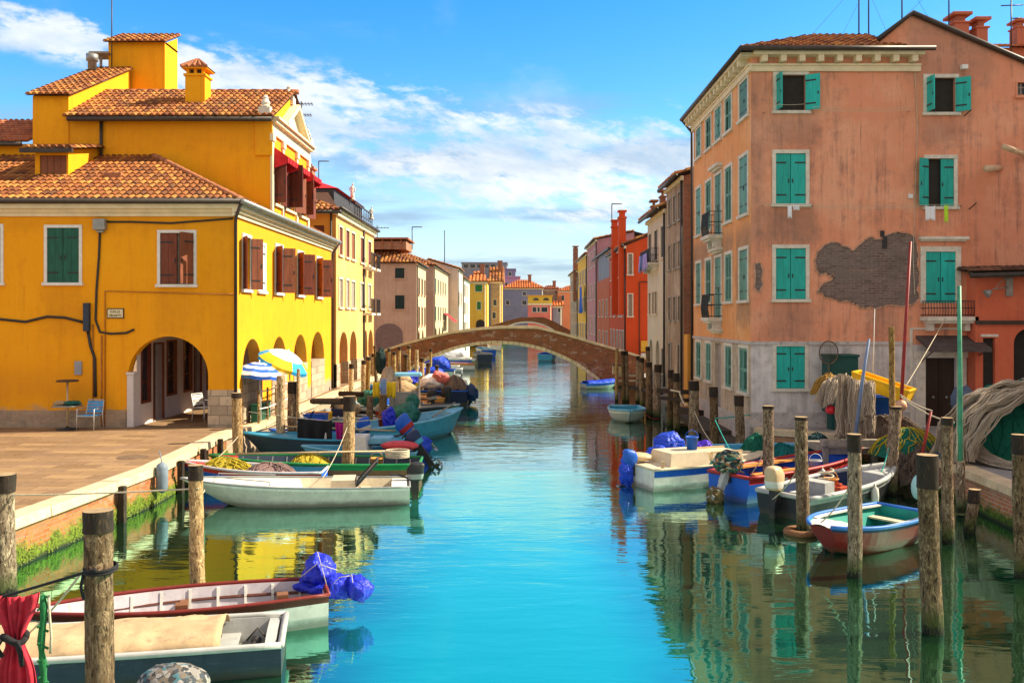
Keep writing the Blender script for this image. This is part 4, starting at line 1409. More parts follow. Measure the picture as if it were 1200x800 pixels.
def iron_balcony(fr, a0, a1, z, dep, parent, hgt=.55):
    q = MB()
    frbox(q, fr, a0, a1, -dep, 0, z - .12, z, 0)
    frbox(q, fr, a0 + .1, a1 - .1, -dep + .08, 0, z - .2, z - .12, 0)
    for a in (a0 + .15, a1 - .3):
        frbox(q, fr, a, a + .15, -dep * .6, 0, z - .42, z - .2, 0)
    o = q.build('balcony', MAT['istria'], parent)
    q = MB()
    n = int((a1 - a0) / .085)
    for i in range(n + 1):
        a = a0 + .04 + (a1 - a0 - .08) * i / n
        q.tube([fr.p(a, -dep + .05, z), fr.p(a, -dep + .03 - .03 * math.sin(1), z + hgt * .4), fr.p(a, -dep + .05, z + hgt)], .009, 5)
    for w in [-.12 - k * .16 for k in range(int(dep / .18))]:
        for a in (a0 + .04, a1 - .04):
            q.tube([fr.p(a, w, z), fr.p(a, w, z + hgt)], .009, 5)
    for zz_ in (.05, hgt * .55, hgt):
        q.tube([fr.p(a0 + .04, 0, z + zz_), fr.p(a0 + .04, -dep + .05, z + zz_), fr.p(a1 - .04, -dep + .05, z + zz_), fr.p(a1 - .04, 0, z + zz_)], .014, 6)
    q.build('railing', MAT['iron'], o)


iron_balcony(F2, fx(1078), fx(1137), zf(371), .5, sh, .46)
iron_balcony(S2, -32.0, -30.75, 6.95, .5, sh, .8)
iron_balcony(S2, -32.0, -30.75, 4.1, .5, sh, .8)
for z in (9.2, 6.3, 3.5):
    q = MB()
    frbox(q, S2, -32.1, -30.7, -.22, 0, z + .12, z + .22); frbox(q, S2, -32.0, -30.8, -.12, 0, z + .04, z + .12)
    q.build('hood_mould', MAT['istria'], sh)
q = MB()
frbox(q, F2, fx(1076), fx(1133), -.16, 0, zf(281), zf(277.5)); frbox(q, F2, fx(1078), fx(1131), -.09, 0, zf(283), zf(281))
q.build('hood_mould', MAT['istria'], sh)
# pipes through the gable, iron stays and clothes lines
q = MB()
q.tube([at(1172, 197, 27), at(1156, 197.5, 26.3)], .1, 12, 0)
q.tube([at(1210, 184, 26.9), at(1176, 172, 26.2)], .085, 12, 0)
q.build('flue_pipe', paint('clay pipe', (.62, .42, .26), .2, .7), sh, True)
q = MB()
frbox(q, F2, fx(1034), fx(1038.5), -.06, 0, zf(291), zf(277)); frbox(q, F2, fx(1031.5), fx(1035.5), -.06, 0, zf(277), zf(270.5))
for (px, py) in ((1130, 133), (1136, 242)):
    q.tube([at(px, py + 3, 27), at(px + 8, py - 4, 26.5)], .018, 6)
for (px, py) in ((953, 133), (952, 241), (894, 241), (1126, 241), (895, 132), (1065, 131)):
    q.tube([at(px, py, 27), at(px, py, 26.45)], .014, 6)
q.build('wall_iron', MAT['iron'], sh)
q = MB()
for (p0, p1, py, sag) in ((894, 1126, 241, 3), (894, 1126, 239, 2), (953, 1066, 125, 3), (953, 1066, 128, 3), (905, 943, 122, 1)):
    q.tube([at(p0 + (p1 - p0) * t / 10, py + sag * 4 * (t / 10) * (1 - t / 10), 26.5) for t in range(11)], .006, 4)
q.tube([at(1072, 80, 26.97), at(1075, 150, 26.97), at(1070, 300, 26.97), at(1072, 345, 26.97)], .01, 5)
q.build('clothes_line', MAT['ropeb'], sh)
q = MB()
frbox(q, F2, fx(1064), fx(1069), -.06, 0, zf(232.5), zf(227.5)); frbox(q, F2, fx(1125), fx(1132), -.14, 0, zf(82), zf(77))
q.build('wall_box', MAT['white'], sh)
q = MB()
q.tube([(fx(1139), 26.9, 5.2), (fx(1139), 26.9, .8)], .075, 10)
q.build('downpipe', MAT['gutter'], sh, True)


def cloth(name, p0, p1, drop, mat, label, cat, nu=14, nv=10, fold=.05, group=None, wav=3.0, taper=0, seed=0, depth=None, thick=.006):
    """a cloth pegged between p0 and p1"""
    p0, p1 = Vector(p0), Vector(p1)
    dv = p1 - p0
    nrm = Vector((dv.y, -dv.x, 0)).normalized()
    q = MB()

    def fn(u, v):
        c = p0 + dv * (.5 + (u - .5) * (1 - taper * v))
        dr = drop * (1 + .07 * math.sin(u * 9 + seed))
        k = fold * (.25 + v) * (math.sin(u * 2 * math.pi * wav + seed + .8 * v) + .5 * math.sin(u * 17 + seed * 2))
        return c + nrm * k + Vector((0, 0, -dr * v - .03 * math.sin(math.pi * u) * (1 - v)))
    q.grid(fn, nu, nv)
    o = q.build(name, mat, None, True)
    s = o.modifiers.new('thickness', 'SOLIDIFY')
    s.thickness = thick
    return tag(o, label, cat, group)


MAT['whitecloth'] = paint('white cotton', (.78, .78, .80), .08, .85, 8, .2, 80)
MAT['lime'] = paint('lime plastic', (.45, .75, .03), .15, .6)
cloth('hanging_cloth', at(923, 240, 26.5), at(928, 240, 26.5), .38, MAT['whitecloth'], 'white sock hanging on the line below the closed upper turquoise window', 'laundry', 6, 6, .015)
cloth('hanging_cloth', at(929.5, 239.5, 26.5), at(937, 239.5, 26.5), .17, MAT['whitecloth'], 'small crumpled white cloth hanging right of the white sock', 'laundry', 8, 5, .03)
cloth('hanging_cloth', at(1084.5, 241, 26.5), at(1096, 241, 26.5), .42, MAT['whitecloth'], 'square white cloth hanging on the line below the half open turquoise window', 'laundry', 10, 8, .012)
cloth('hanging_cloth', at(1106.5, 240, 26.5), at(1111, 240, 26.5), .5, MAT['lime'], 'narrow lime green cloth hanging on the line beside the square white one', 'laundry', 6, 8, .02)

MAT['tiledark'] = tilemat('dark roof tiles', [(0, (.06, .03, .02)), (.6, (.16, .07, .04)), (1, (.26, .12, .07))])  # plain darker brown tiles for the annex eave
# ================= low red annex at the right edge =================
ax = empty('red_annex', (16, 27, .8), 'low red orange annex with tiled eave and arched door at the right edge', 'house')
MAT['redorange'] = stucco('red orange render', (.64, .145, .07), (.36, .10, .06), (.70, .2, .10), .55, .5)
AF = Fr('F', 26.5)
def ax_(px): return xx(px, 26.5)
def az_(py): return zz(py, 26.5)
wb = MB()
ad = arch_poly(ax_(1188), ax_(1222), .8, az_(403), az_(385), 16)
nh = rect_poly(ax_(1152), ax_(1166), az_(455), az_(396))
outer = [(ax_(1143), .8), (ad[0][0], .8)] + list(reversed(ad[2:])) + [(ad[1][0], .8), (24, .8), (24, 5.4), (ax_(1143), 5.4)]
wall(wb, AF, outer, [nh], .18)
n = len(ad)
wb.add([AF.p(a, 0, z) for a, z in ad[1:] + ad[:1]] + [AF.p(a, .3, z) for a, z in ad[1:] + ad[:1]], [(i, i + 1, i + n + 1, i + n) for i in range(n - 1)])
wb.quad((ax_(1143), 27, .8), (ax_(1143), 26.5, .8), (ax_(1143), 26.5, 5.4), (ax_(1143), 27, 5.4))
wb.build('wall', MAT['redorange'], ax)
q = MB()
frbox(q, AF, nh[0][0], nh[1][0], .12, .15, nh[0][1], nh[2][1])
frbox(q, AF, ad[0][0], ad[1][0], .28, .3, .8, ad[10][1])
q.build('door', MAT['dark'], ax)
q = MB()
frbox(q, AF, ax_(1149), ax_(1169), -.05, .02, az_(394.5), az_(391.5))
q.build('lintel', MAT['istria'], ax)
q = MB()
frbox(q, AF, ax_(1150), ax_(1169), -.06, .02, az_(458), az_(455.5))
q.build('sill', MAT['istria'], ax)
q = MB()
frbox(q, AF, ax_(1143), 24, -.08, 0, az_(380), az_(375.5))
q.build('string_course', MAT['gutter'], ax)
q = MB()
q.tube([(ax_(1128), 26.02, 5.33), (24, 26.02, 5.62)], .085, 8)
q.build('gutter', MAT['gutter'], ax, True)
roof(ax, [((ax_(1129), 25.95, 5.42), (1, 0, .022), (0, 1, .12), 10, lambda u: (0, 1.05), [(ax_(1129), 25.95, 5.4), (24, 25.95, 5.62), (24, 27, 5.74), (ax_(1129), 27, 5.53)])], MAT['tiledark'], MAT['deck'])
tl = empty('wall_lamp', at(1180, 335, 26.4), 'grey floodlight on a bent iron arm on the red annex wall', 'wall lamp')
q = MB()
q.tube([at(1183, 337, 26.5), at(1176, 337, 26.2), at(1164, 339, 26.0)], .02, 6); q.tube([at(1165, 339, 26), at(1177, 326, 26.2), at(1183, 327, 26.5)], .012, 6)
frbox(q, AF, ax_(1178), ax_(1186), -.06, 0, az_(347), az_(325))
q.build('arm', MAT['greymetal'], tl)
q = MB()
q.lathe([(.03, .0), (.07, .03), (.12, .16), (.13, .18), (.12, .185)], 14, at(1162, 341, 26), 0, Matrix.Rotation(R(-120), 4, 'Y'))
q.build('lamp_head', MAT['greymetal'], tl, True)
MAT['oldnet'] = netmat('brown old netting', [(.05, .03, .02), (.22, .14, .09), (.4, .28, .18)], 18)

# ================= row of houses on the right bank =================


def row_house(name, label, kind, X, y0, y1, z1, mats, rows=(), front=(), fm=None, sm=None, sm2=None, depth=6, roofm=True, z0=-.3, ovh=.25, slope=.4, arches=(), fz1=None, cornicem=None, group=None, hipf=False):
    """terraced house along the canal; rows: (z0, z1, [(y0, y1)...]) on the canal side, front: (x0, x1, z0, z1)"""
    global holes, wins
    s = 1 if kind == 'L' else -1
    h = empty(name, (X - s * depth / 2, (y0 + y1) / 2, .8), label, 'house', group)
    holes, wins = [], []
    wb = MB()
    fr, ff = Fr(kind, X), Fr('F', y0)
    A = (lambda a, b: (a, b)) if kind == 'L' else (lambda a, b: (-b, -a))
    outer_a = A(y0, y1)
    outer = [(outer_a[0], z0)]
    for (a, b_, zs, zt) in sorted([(*A(q[0], q[1]), q[2], q[3]) for q in arches]):
        pl = arch_poly(a, b_, z0, zs, zt, 12)
        outer += [(a, z0)] + list(reversed(pl[2:])) + [(b_, z0)]
        m_ = len(pl)
        wb.add([fr.p(u, 0, z) for u, z in pl[1:] + pl[:1]] + [fr.p(u, .4, z) for u, z in pl[1:] + pl[:1]], [(i, i + 1, i + m_ + 1, i + m_) for i in range(m_ - 1)], 1)
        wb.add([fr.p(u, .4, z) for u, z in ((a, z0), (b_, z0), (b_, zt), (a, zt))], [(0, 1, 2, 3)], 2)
    outer += [(outer_a[1], z0), (outer_a[1], z1), (outer_a[0], z1)]
    for i, (r0, r1, cs) in enumerate(rows):
        for a, b_ in cs:
            w_add(fr, *A(a, b_), r0, r1, fm, (sm2 if sm2 and i % 2 else sm), 'closed' if sm else 'none', fw=.075, low=True)
    wall(wb, fr, outer, holes, .14, 0)
    fh = []
    xa, xb = (X - depth, X) if kind == 'L' else (X, X + depth)
    for (a, b_, c, d_) in front:
        fh.append(rect_poly(a, b_, c, d_))
        wins.append((ff, a, b_, c, d_, (fm, sm, 'closed' if sm else 'none'), dict(fw=.07, low=True)))
    ft = fz1 or z1
    wall(wb, ff, [(xa, z0), (xb, z0), (xb, z1 if kind == 'L' else ft), (xa, ft if kind == 'L' else z1)] if kind == 'L' else [(xa, z0), (xb, z0), (xb, ft), (xa, z1)], fh, .14, 1)
    wb.quad((xa, y1, z0), (xb, y1, z0), (xb, y1, z1), (xa, y1, z1), 1)
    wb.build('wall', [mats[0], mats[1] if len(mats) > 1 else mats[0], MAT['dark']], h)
    for f_, a0, a1, q0, q1, args, kw in wins:
        window(h, f_, a0, a1, q0, q1, *args, **kw)
    if roofm:
        e = X + s * ovh
        rn = depth * .55
        pk = z1 + slope * (rn + ovh)
        L = y1 - y0 + .3
        O = (e, y0 - .15, z1 + .04) if kind == 'L' else (e, y1 + .15, z1 + .04)
        U = (0, 1, 0) if kind == 'L' else (0, -1, 0)
        V = (-s, 0, slope)
        vl = (rn + ovh) * math.hypot(1, slope)
        kk = math.hypot(1, slope)
        if hipf:
            roof(h, [((X - depth - .2, y0 - ovh, z1 + .03), (1, 0, 0), (0, 1, slope), depth + .2 + ovh, lambda u: (0, min(rn + ovh, depth + .2 + ovh - u) * kk),
                      [(X - depth - .2, y0 - ovh, z1 + .02), (X + ovh, y0 - ovh, z1 + .02), (X - rn, y0 + rn, pk), (X - depth - .2, y0 + rn, pk)])], MAT['tile'], MAT['deck'], pu=.3, pv=.5, seg=4)
        roof(h, [(O, U, V, L, (lambda u: (0, min(vl, u * kk))) if hipf else (lambda u: (0, vl)), [(e, y0 - .15, z1 + .03), (e, y1 + .15, z1 + .03), (X - s * rn, y1 + .15, pk), (X - s * rn, y0 + (rn if hipf else -.15), pk)])],
             MAT[roofm] if isinstance(roofm, str) else MAT['tile'], MAT['deck'], pu=.3, pv=.5, seg=4)
        q = MB()
        q.add([(X - .01 * s, y0 + (rn if hipf else 0), z1), (X - s * rn, y0 + (rn if hipf else 0), pk - .06), (X - s * (rn + .01), y0 + (rn if hipf else 0), z1)], [(0, 1, 2)], 0)
        q.add([(X - s * rn, y0 + (rn if hipf else -.15), pk), (X - s * rn, y1 + .15, pk), (X - s * depth, y1 + .15, z1), (X - s * depth, y0 - .15, z1)], [(0, 1, 2, 3)], 1)
        q.build('gable', [mats[1] if len(mats) > 1 else mats[0], MAT['deck']], h)
        q = MB()
        frbox(q, fr, *A(y0 - .1, y1 + .1), -.12, 0, z1 - .18, z1)
        q.build('cornice', cornicem or MAT['cream'], h)
        q = MB()
        q.tube([(e, y0 - .2, z1 + .0), (e, y1 + .2, z1 + .0)], .08, 6)
        q.tube([(X + s * .06, y0 + .15, z1), (X + s * .06, y0 + .15, .8)], .05, 6)
        q.build('gutter', MAT['gutter'], h, True)
    return h


MAT['brownr'] = stucco('brown flaking render', (.36, .24, .15), (.16, .10, .07), (.52, .40, .28), .85, .9, axis='Y')
MAT['creamr'] = stucco('pale cream render', (.66, .54, .40), (.42, .33, .24), (.72, .62, .50), .45, .5, axis='Y', foot=((.25, .22, .2), 1.3))
MAT['redr'] = stucco('vermilion render', (.60, .075, .018), (.36, .06, .025), (.66, .11, .03), .4, .4)
MAT['dullred'] = stucco('dull red render', (.52, .12, .05), (.3, .08, .05), (.58, .18, .09), .5, .5)
MAT['pinkr'] = stucco('dusty pink render', (.50, .22, .24), (.32, .15, .16), (.58, .30, .30), .5, .5)
MAT['greyr'] = stucco('grey cladding', (.25, .26, .30), (.15, .16, .18), (.32, .33, .37), .5, .5)
MAT['ochrer'] = stucco('ochre yellow render', (.72, .42, .05), (.5, .27, .04), (.78, .5, .1), .4, .5)
MAT['blueshut'] = paint('faded blue shutter paint', (.06, .12, .30), .2, .6, bmp=.05)
MAT['brickr'] = brick('dark red brick wall', (.30, .09, .04), (.40, .15, .07), (.3, .2, .15), amt=.6)
bh = row_house('brown_house', 'narrow flaking brown house with a bare brick flank beyond the salmon house', 'R', XR, 38.0, 42.3, 10.1, [MAT['brownr'], MAT['brickr']],
               [(8.35, 9.5, [(38.5, 39.1), (39.7, 40.3), (41, 41.6)]), (6.3, 7.4, [(38.5, 39.1), (39.7, 40.3), (41, 41.6)]), (4.0, 5.0, [(38.5, 39.1), (39.7, 40.3), (41, 41.6)]), (1.5, 2.9, [(38.6, 39.2), (40.9, 41.6)])],
               (), MAT['oldwood'], MAT['oldwood'], None, slope=.3, ovh=.35)
q = MB()
gf = Fr('F', 37.2)
gh = rect_poly(7.35, 7.75, .8, 2.6)
wall(q, gf, rect_poly(XR + .02, 8.6, -.3, 3.4), [gh], .2, 0)
frbox(q, gf, 7.35, 7.75, .15, .2, .8, 2.6, 1)
q.quad((XR + .02, 38, -.3), (XR + .02, 37.2, -.3), (XR + .02, 37.2, 3.4), (XR + .02, 38, 3.4)); q.quad((XR + .02, 37.2, 3.4), (8.6, 37.2, 3.4), (8.6, 38, 3.4), (XR + .02, 38, 3.4))
q.build('porch', [MAT['orangef'], MAT['dark']], bh)
chh = row_house('cream_house', 'pale cream house with dark upper shutters and washing on its balcony', 'R', XR, 42.5, 48.4, 9.25, [MAT['creamr']],
                [(7.0, 8.5, [(42.9, 43.8), (44.9, 45.9), (47.0, 47.9)]), (4.3, 5.4, [(45, 45.7), (46, 46.6), (47.3, 47.8)]), (1.4, 2.6, [(43.1, 43.6)])],
                (), MAT['creamr'], paint('black brown shutters', (.035, .022, .02), .2, .6), MAT['oldwood'], arches=[(44.4, 45.6, 2.2, 2.95), (46.6, 47.8, 2.2, 2.95)], slope=.38, ovh=.45)
stack(764, 770, 234, 46.5, 9.3, chh, MAT['brickr'], .5)
stack(774.5, 780.5, 222, 43.5, 9.3, chh, MAT['brickr'], .5)
iron_balcony(Fr('R', XR), -48.0, -44.6, 6.85, .5, chh, .7)
MAT['lilac'] = paint('lilac cotton', (.36, .30, .66), .15, .85, 8, .2)
for i, (y, w) in enumerate(((45.0, .5), (45.7, .55), (46.5, .6), (47.2, .5))):
    cloth('hanging_cloth', (6.5, y, 7.35), (6.5, y + w, 7.35), .75 + .1 * (i % 2), MAT['lilac'] if i != 2 else MAT['blueshut'],
          ['lilac shirt hanging nearest on the balcony of the pale cream house', 'lilac cloth hanging second on the balcony of the pale cream house', 'blue cloth hanging on the balcony of the pale cream house', 'lilac cloth hanging farthest on the balcony of the pale cream house'][i], 'laundry', 8, 6, .05, 'washing on the cream house balcony', seed=i)
rh = row_house('red_house', 'vermilion house with two tall chimney stacks behind the brick bridge', 'R', XR, 58.0, 68.4, 8.75, [MAT['redr']],
               [(6.9, 8.2, [(59.6, 60.3), (61.3, 62), (64.2, 64.9), (66.5, 67.2)]), (4.2, 5.6, [(59.6, 60.3), (61.3, 62), (64.2, 64.9), (66.5, 67.2)]), (1.9, 3.2, [(59.2, 60), (60.8, 61.5), (62.6, 63.4), (64.6, 65.4), (66.6, 67.4)])],
               ((7.2, 7.45, 6.9, 8.2), (7.2, 7.45, 4.2, 5.6)), MAT['istria'], MAT['oldwood'], None, fz1=None, cornicem=MAT['istria'])
for (y, zt) in ((58.4, 11.1), (62.7, 10.95)):
    q = MB()
    q.box(6.65, XR + .05, y, y + .62, 4.3, zt - .55)
    q.box(6.6, XR + .1, y - .05, y + .67, 9.0, 9.15); q.box(6.6, XR + .1, y - .05, y + .67, zt - .55, zt - .42); q.box(6.7, XR, y + .06, y + .56, zt - .42, zt - .1); q.box(6.6, XR + .1, y - .05, y + .67, zt - .1, zt)
    q.build('chimney', MAT['redr'], rh)
q = MB()
q.box(8.0, 8.55, 57.8, 57.995, 1.9, 2.6, 1); q.box(8.0, 8.55, 57.85, 57.995, 1.2, 1.8, 0)
q.tube([(7.9, 57.95, 6.4), (7.9, 57.95, .9)], .03, 6, 2); q.tube([(7.9, 57.95, 6.4), (9, 57.95, 6.4)], .03, 6, 2)
q.build('meter_box', [MAT['white'], MAT['ochrer'], MAT['gutter']], rh)
dh_ = row_house('dull_red_house', 'dull red low house with a grey rooftop storey beyond the vermilion house', 'R', XR, 68.6, 79, 7.2, [MAT['dullred']],
                [(4.2, 5.5, [(70, 70.8), (73, 73.8), (76, 76.8)]), (1.8, 3.0, [(70, 70.8), (73, 73.8), (76, 76.8)])], (), MAT['istria'], MAT['oldwood'], roofm=None)
q = MB()
q.box(XR + .12, 12, 68.7, 84, 7.22, 9.35, 0); q.box(XR - .1, 12.1, 68.6, 84.1, 9.35, 9.5, 1)
q.build('attic', [MAT['greyr'], MAT['gutter']], dh_)
row_house('pink_house', 'tall dusty pink house beyond the grey rooftop storey', 'R', XR, 79.2, 90, 11.0, [MAT['pinkr']],
          [(8.8, 10.2, [(80.5, 81.4), (84, 84.9), (87.5, 88.4)]), (5.8, 7.2, [(80.5, 81.4), (84, 84.9), (87.5, 88.4)]), (2.6, 4.2, [(80.5, 81.4), (84, 84.9), (87.5, 88.4)])], (), MAT['istria'], MAT['greymetal'], slope=.2)
yb = row_house('ochre_house', 'tall ochre house with blue shutters near the second bridge', 'R', XR, 90.2, 104, 10.5, [MAT['ochrer']],
               [(z, z + 1.5, [(91.5, 92.8), (95, 96.3), (98.4, 99.7), (101.8, 103)]) for z in (2, 4.7, 7.6)], (), MAT['istria'], MAT['blueshut'], slope=.2)
MAT['bluecloth'] = paint('blue cloth', (.02, .12, .62), .2, .8)
cloth('hanging_cloth', (6.6, 92, 7.3), (6.6, 94.4, 7.3), 2.6, MAT['bluecloth'], 'large bright blue sheet hanging from the tall ochre house', 'laundry', 8, 6, .12)
gb = row_house('grey_brown_house', 'grey brown house with one tall chimney, last before the second bridge', 'R', XR, 104.2, 119, 9.6, [MAT['brownr']],
               [(z, z + 1.4, [(106, 107.3), (110, 111.3), (114, 115.3)]) for z in (2, 4.7, 7.4)], (), MAT['istria'], MAT['blueshut'], slope=.2)
stack(672, 677.5, 288, 106, 6, gb, MAT['brickr'], 1.0)

# ================= left bank beyond the bridge =================
MAT['mauve'] = stucco('mauve grey render', (.54, .33, .23), (.34, .2, .15), (.62, .42, .30), .5, .6)
MAT['paleo'] = stucco('pale ochre render', (.68, .50, .30), (.45, .3, .17), (.74, .58, .4), .45, .5, axis='Y')
MAT['palew'] = stucco('peeling whitish render', (.60, .50, .42), (.4, .3, .24), (.68, .6, .52), .6, .6)
MAT['offw'] = stucco('off white render', (.70, .64, .55), (.5, .42, .34), (.76, .7, .62), .4, .4, axis='Y')
h3 = row_house('mauve_house', 'mauve grey house with a wide archway and two dark windows beyond the bridge', 'L', XL, 76, 83.5, 8.7, [MAT['paleo'], MAT['mauve']],
               [(6.1, 7.5, [(77.2, 78.2), (79.6, 80.6), (82, 82.9)]), (3.4, 5.0, [(77.2, 78.2), (79.6, 80.6), (82, 82.9)])],
               ((xx(463, 76), xx(474, 76), zz(326, 76), zz(314, 76)), (xx(463, 76), xx(474, 76), zz(362, 76), zz(346, 76))), MAT['mauve'], paint('green black shutters', (.012, .03, .028), .2, .6), hipf=True, depth=7, arches=[(77, 78.4, 2.2, 3), (80, 81.6, 2.2, 3)], slope=.42)
q = MB()
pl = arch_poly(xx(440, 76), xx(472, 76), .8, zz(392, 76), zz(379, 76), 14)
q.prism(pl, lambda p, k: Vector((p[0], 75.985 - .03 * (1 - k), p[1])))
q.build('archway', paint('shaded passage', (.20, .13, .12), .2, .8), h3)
q = MB()
q.box(-13.4, -9.6, 77.5, 82, 10.0, 10.7, 0)
for x in [-13.3 + .8 * k for k in range(5)]:
    q.box(x, x + .12, 77.4, 77.5, 10.0, 10.8, 1)
q.box(-13.6, -9.4, 77.2, 82.2, 10.85, 11.0, 1)
q.build('roof_terrace', [MAT['brickold'], MAT['tilered']], h3)
h4 = row_house('pale_ochre_house', 'pale ochre house with green shutters and red balcony awning beyond the mauve house', 'L', XL + .35, 88, 106, 9.2, [MAT['paleo'], MAT['mauve']],
               [(6.6, 8.0, [(y, y + 1.1) for y in (89, 92, 95, 98, 101)]), (3.8, 5.2, [(y, y + 1.1) for y in (89, 92, 95, 98, 101)])], (), MAT['istria'], MAT['greenshut'], depth=7, hipf=True,
               arches=[(89, 91, 2.2, 3.1), (93, 95, 2.2, 3.1), (97, 99, 2.2, 3.1)], slope=.4)
q = MB()
q.add([(-8.1, 99, 4.6), (-8.1, 104, 4.6), (-6.9, 104, 3.6), (-6.9, 99, 3.6)], [(0, 1, 2, 3)])
q.build('awning', MAT['redcloth'], h4)
h5 = row_house('blank_house', 'tall narrow house with a blank peeling whitish flank', 'L', -7.05, 106.5, 116, 9.9, [MAT['palew'], MAT['palew']],
               [(5.6, 7.2, [(108, 109.2), (112, 113.2)])], (), MAT['istria'], MAT['greenshut'], depth=6.5, slope=.3)
h6 = row_house('white_house', 'off white house with red brown attic beyond the blank peeling flank', 'L', -7.0, 116.5, 132, 9.2, [MAT['offw'], MAT['mauve']],
               [(z, z + 1.5, [(y, y + 1.3) for y in (118, 121, 124, 127)]) for z in (2, 4.6, 7)], (), MAT['istria'], MAT['greenshut'], depth=7, slope=.35)
MAT['orangeroof'] = tilemat('orange roof tiles', [(0, (.5, .13, .03)), (.5, (.66, .2, .05)), (1, (.74, .28, .08))])


def far_house(name, label, px0, px1, ytop, dd, dep, mat, wins_=(), rise=0, hip=True, z0=.6, sm=None, fm=None, roofm='orangeroof', side=None, flat=False):
    h = empty(name, (xx((px0 + px1) / 2, dd), dd + dep / 2, .8), label, 'house')
    x0, x1, z1 = xx(px0, dd), xx(px1, dd), zz(ytop, dd)
    wb = MB()
    ff = Fr('F', dd)
    hs_ = [rect_poly(xx(a, dd), xx(b_, dd), zz(d_, dd), zz(c, dd)) for a, b_, c, d_ in wins_]
    wall(wb, ff, rect_poly(x0, x1, z0, z1), hs_, .2)
    wb.quad((x1, dd, z0), (x1, dd + dep, z0), (x1, dd + dep, z1), (x1, dd, z1), 1)
    wb.quad((x0, dd + dep, z0), (x0, dd, z0), (x0, dd, z1), (x0, dd + dep, z1), 1)
    wb.quad((x1, dd + dep, z0), (x0, dd + dep, z0), (x0, dd + dep, z1), (x1, dd + dep, z1))
    wb.build('wall', [mat, side or mat], h)
    for q_ in hs_:
        window(h, ff, q_[0][0], q_[1][0], q_[0][1], q_[2][1], fm or MAT['istria'], sm, 'closed' if sm else 'none', fw=.07, low=True)
    if rise:
        r = rise
        O = (x0 - .4, dd - .4, z1)
        w = x1 - x0 + .8
        ins = min(w * .38, dep * .5) if hip else 0
        sl = r / (dep * .5 + .4)
        roof(h, [(O, (1, 0, 0), (0, 1, sl), w, (lambda u: (0, min(dep * .5 + .4, (min(u, w - u) / ins * (dep * .5 + .4)) if ins else 99) * math.hypot(1, sl))),
                  [(x0 - .4, dd - .4, z1 - .02), (x1 + .4, dd - .4, z1 - .02), (x1 + .4 - ins, dd + dep * .5, z1 + r - .02), (x0 - .4 + ins, dd + dep * .5, z1 + r - .02)])], MAT[roofm], MAT['deck'], pu=.5, pv=.8, seg=4)
        q = MB()
        q.add([(x0 - .4, dd - .4, z1), (x1 + .4, dd - .4, z1), (x1 + .4, dd + dep + .4, z1), (x0 - .4, dd + dep + .4, z1), (x0 - .4 + ins, dd + dep * .5, z1 + r - .03), (x1 + .4 - ins, dd + dep * .5, z1 + r - .03)],
              [(1, 2, 5), (3, 0, 4), (2, 3, 4, 5), (3, 2, 1, 0)])
        q.build('roof_flank', MAT['tilered'], h)
    if not flat:
        q = MB()
        q.box(x0 + (x1 - x0) * .62, x0 + (x1 - x0) * .62 + .7, dd + dep * .3, dd + dep * .3 + .7, z1 - .2, z1 + max(rise, .3) + .9); q.box(x0 + (x1 - x0) * .62 - .1, x0 + (x1 - x0) * .62 + .8, dd + dep * .3 - .1, dd + dep * .3 + .8, z1 + max(rise, .3) + .9, z1 + max(rise, .3) + 1.1)
        q.build('chimney', MAT['brickr'], h)
        q = MB()
        q.box(x0 - .1, x1 + .1, dd - .16, dd, z1 - .3, z1)
        q.tube([(x1 - .3, dd - .08, z1 - .3), (x1 - .3, dd - .08, z0)], .09, 5)
        q.build('cornice', MAT['cream'], h)
    if flat:
        q = MB()
        q.box(x0 - .2, x1 + .2, dd - .2, dd + dep, z1, z1 + .3)
        q.build('parapet', mat, h)
    return h


GS = paint('bright green shutters', (.03, .16, .03), .2, .6)
y7 = far_house('yellow_house', 'small yellow house with green shutters and round arch beyond the second bridge', 547.5, 570.5, 330, 140, 9, MAT['ochrer'],
               ((557, 565, 333.5, 341.5), (559, 563.5, 353.5, 362.5)), 1.8, True, sm=GS, side=MAT['ochrer'])
q = MB()
pl = arch_poly(xx(558, 140), xx(568, 140), .8, zz(379, 140), zz(374.5, 140), 12)
q.prism(pl, lambda p, k: Vector((p[0], 139.9 - .06 * (1 - k), p[1])))
q.build('arched_door', MAT['dark'], y7)
far_house('brick_house', 'narrow grey brown brick house beside the small yellow house', 575, 588, 330, 150, 9, MAT['brickplinth'],
          ((578, 582, 351, 358), (577, 581, 366, 373)), 2.6, False, side=MAT['ochrer'], roofm='tile')
far_house('lilac_house', 'lilac house rising behind the narrow brick house', 588, 609, 325, 215, 12, paint('lilac render', (.52, .28, .46), .1, .8), ((592, 595, 331, 337),), 0, flat=True)
far_house('purple_house', 'bluish purple upper block on the skyline above the lilac house', 588, 604, 316, 235, 12, paint('bluish render', (.22, .20, .34), .15, .8), ((596, 599, 319, 323),), 0, flat=True)
far_house('grey_block', 'grey flat roofed block with glass front on the skyline', 541, 594, 308.5, 245, 14, MAT['greyr'], [(543 + k * 8, 549 + k * 8, 309.8, 314) for k in range(6)], 0, flat=True)
far_house('blue_grey_house', 'blue grey house with wide orange hipped roof closing the canal', 590, 637, 337.5, 190, 16, paint('blue grey render', (.20, .22, .31), .15, .85, .3, .2, 4, dirt=(.13, .14, .2)),
          ((612.5, 616.5, 342, 346), (612, 617, 352, 357), (593, 597, 352, 357)), 2.0, True)
pk = far_house('coral_house', 'coral pink house with an orange attic storey in front of the blue grey house', 619, 647, 355.5, 172, 8, paint('coral render', (.72, .17, .13), .12, .85, .4, .2, 4),
               ((624, 628.5, 360, 365.5), (629.8, 632.5, 360, 365.5), (634.5, 641.5, 360, 365.5)), 0, z0=.6)
q = MB()
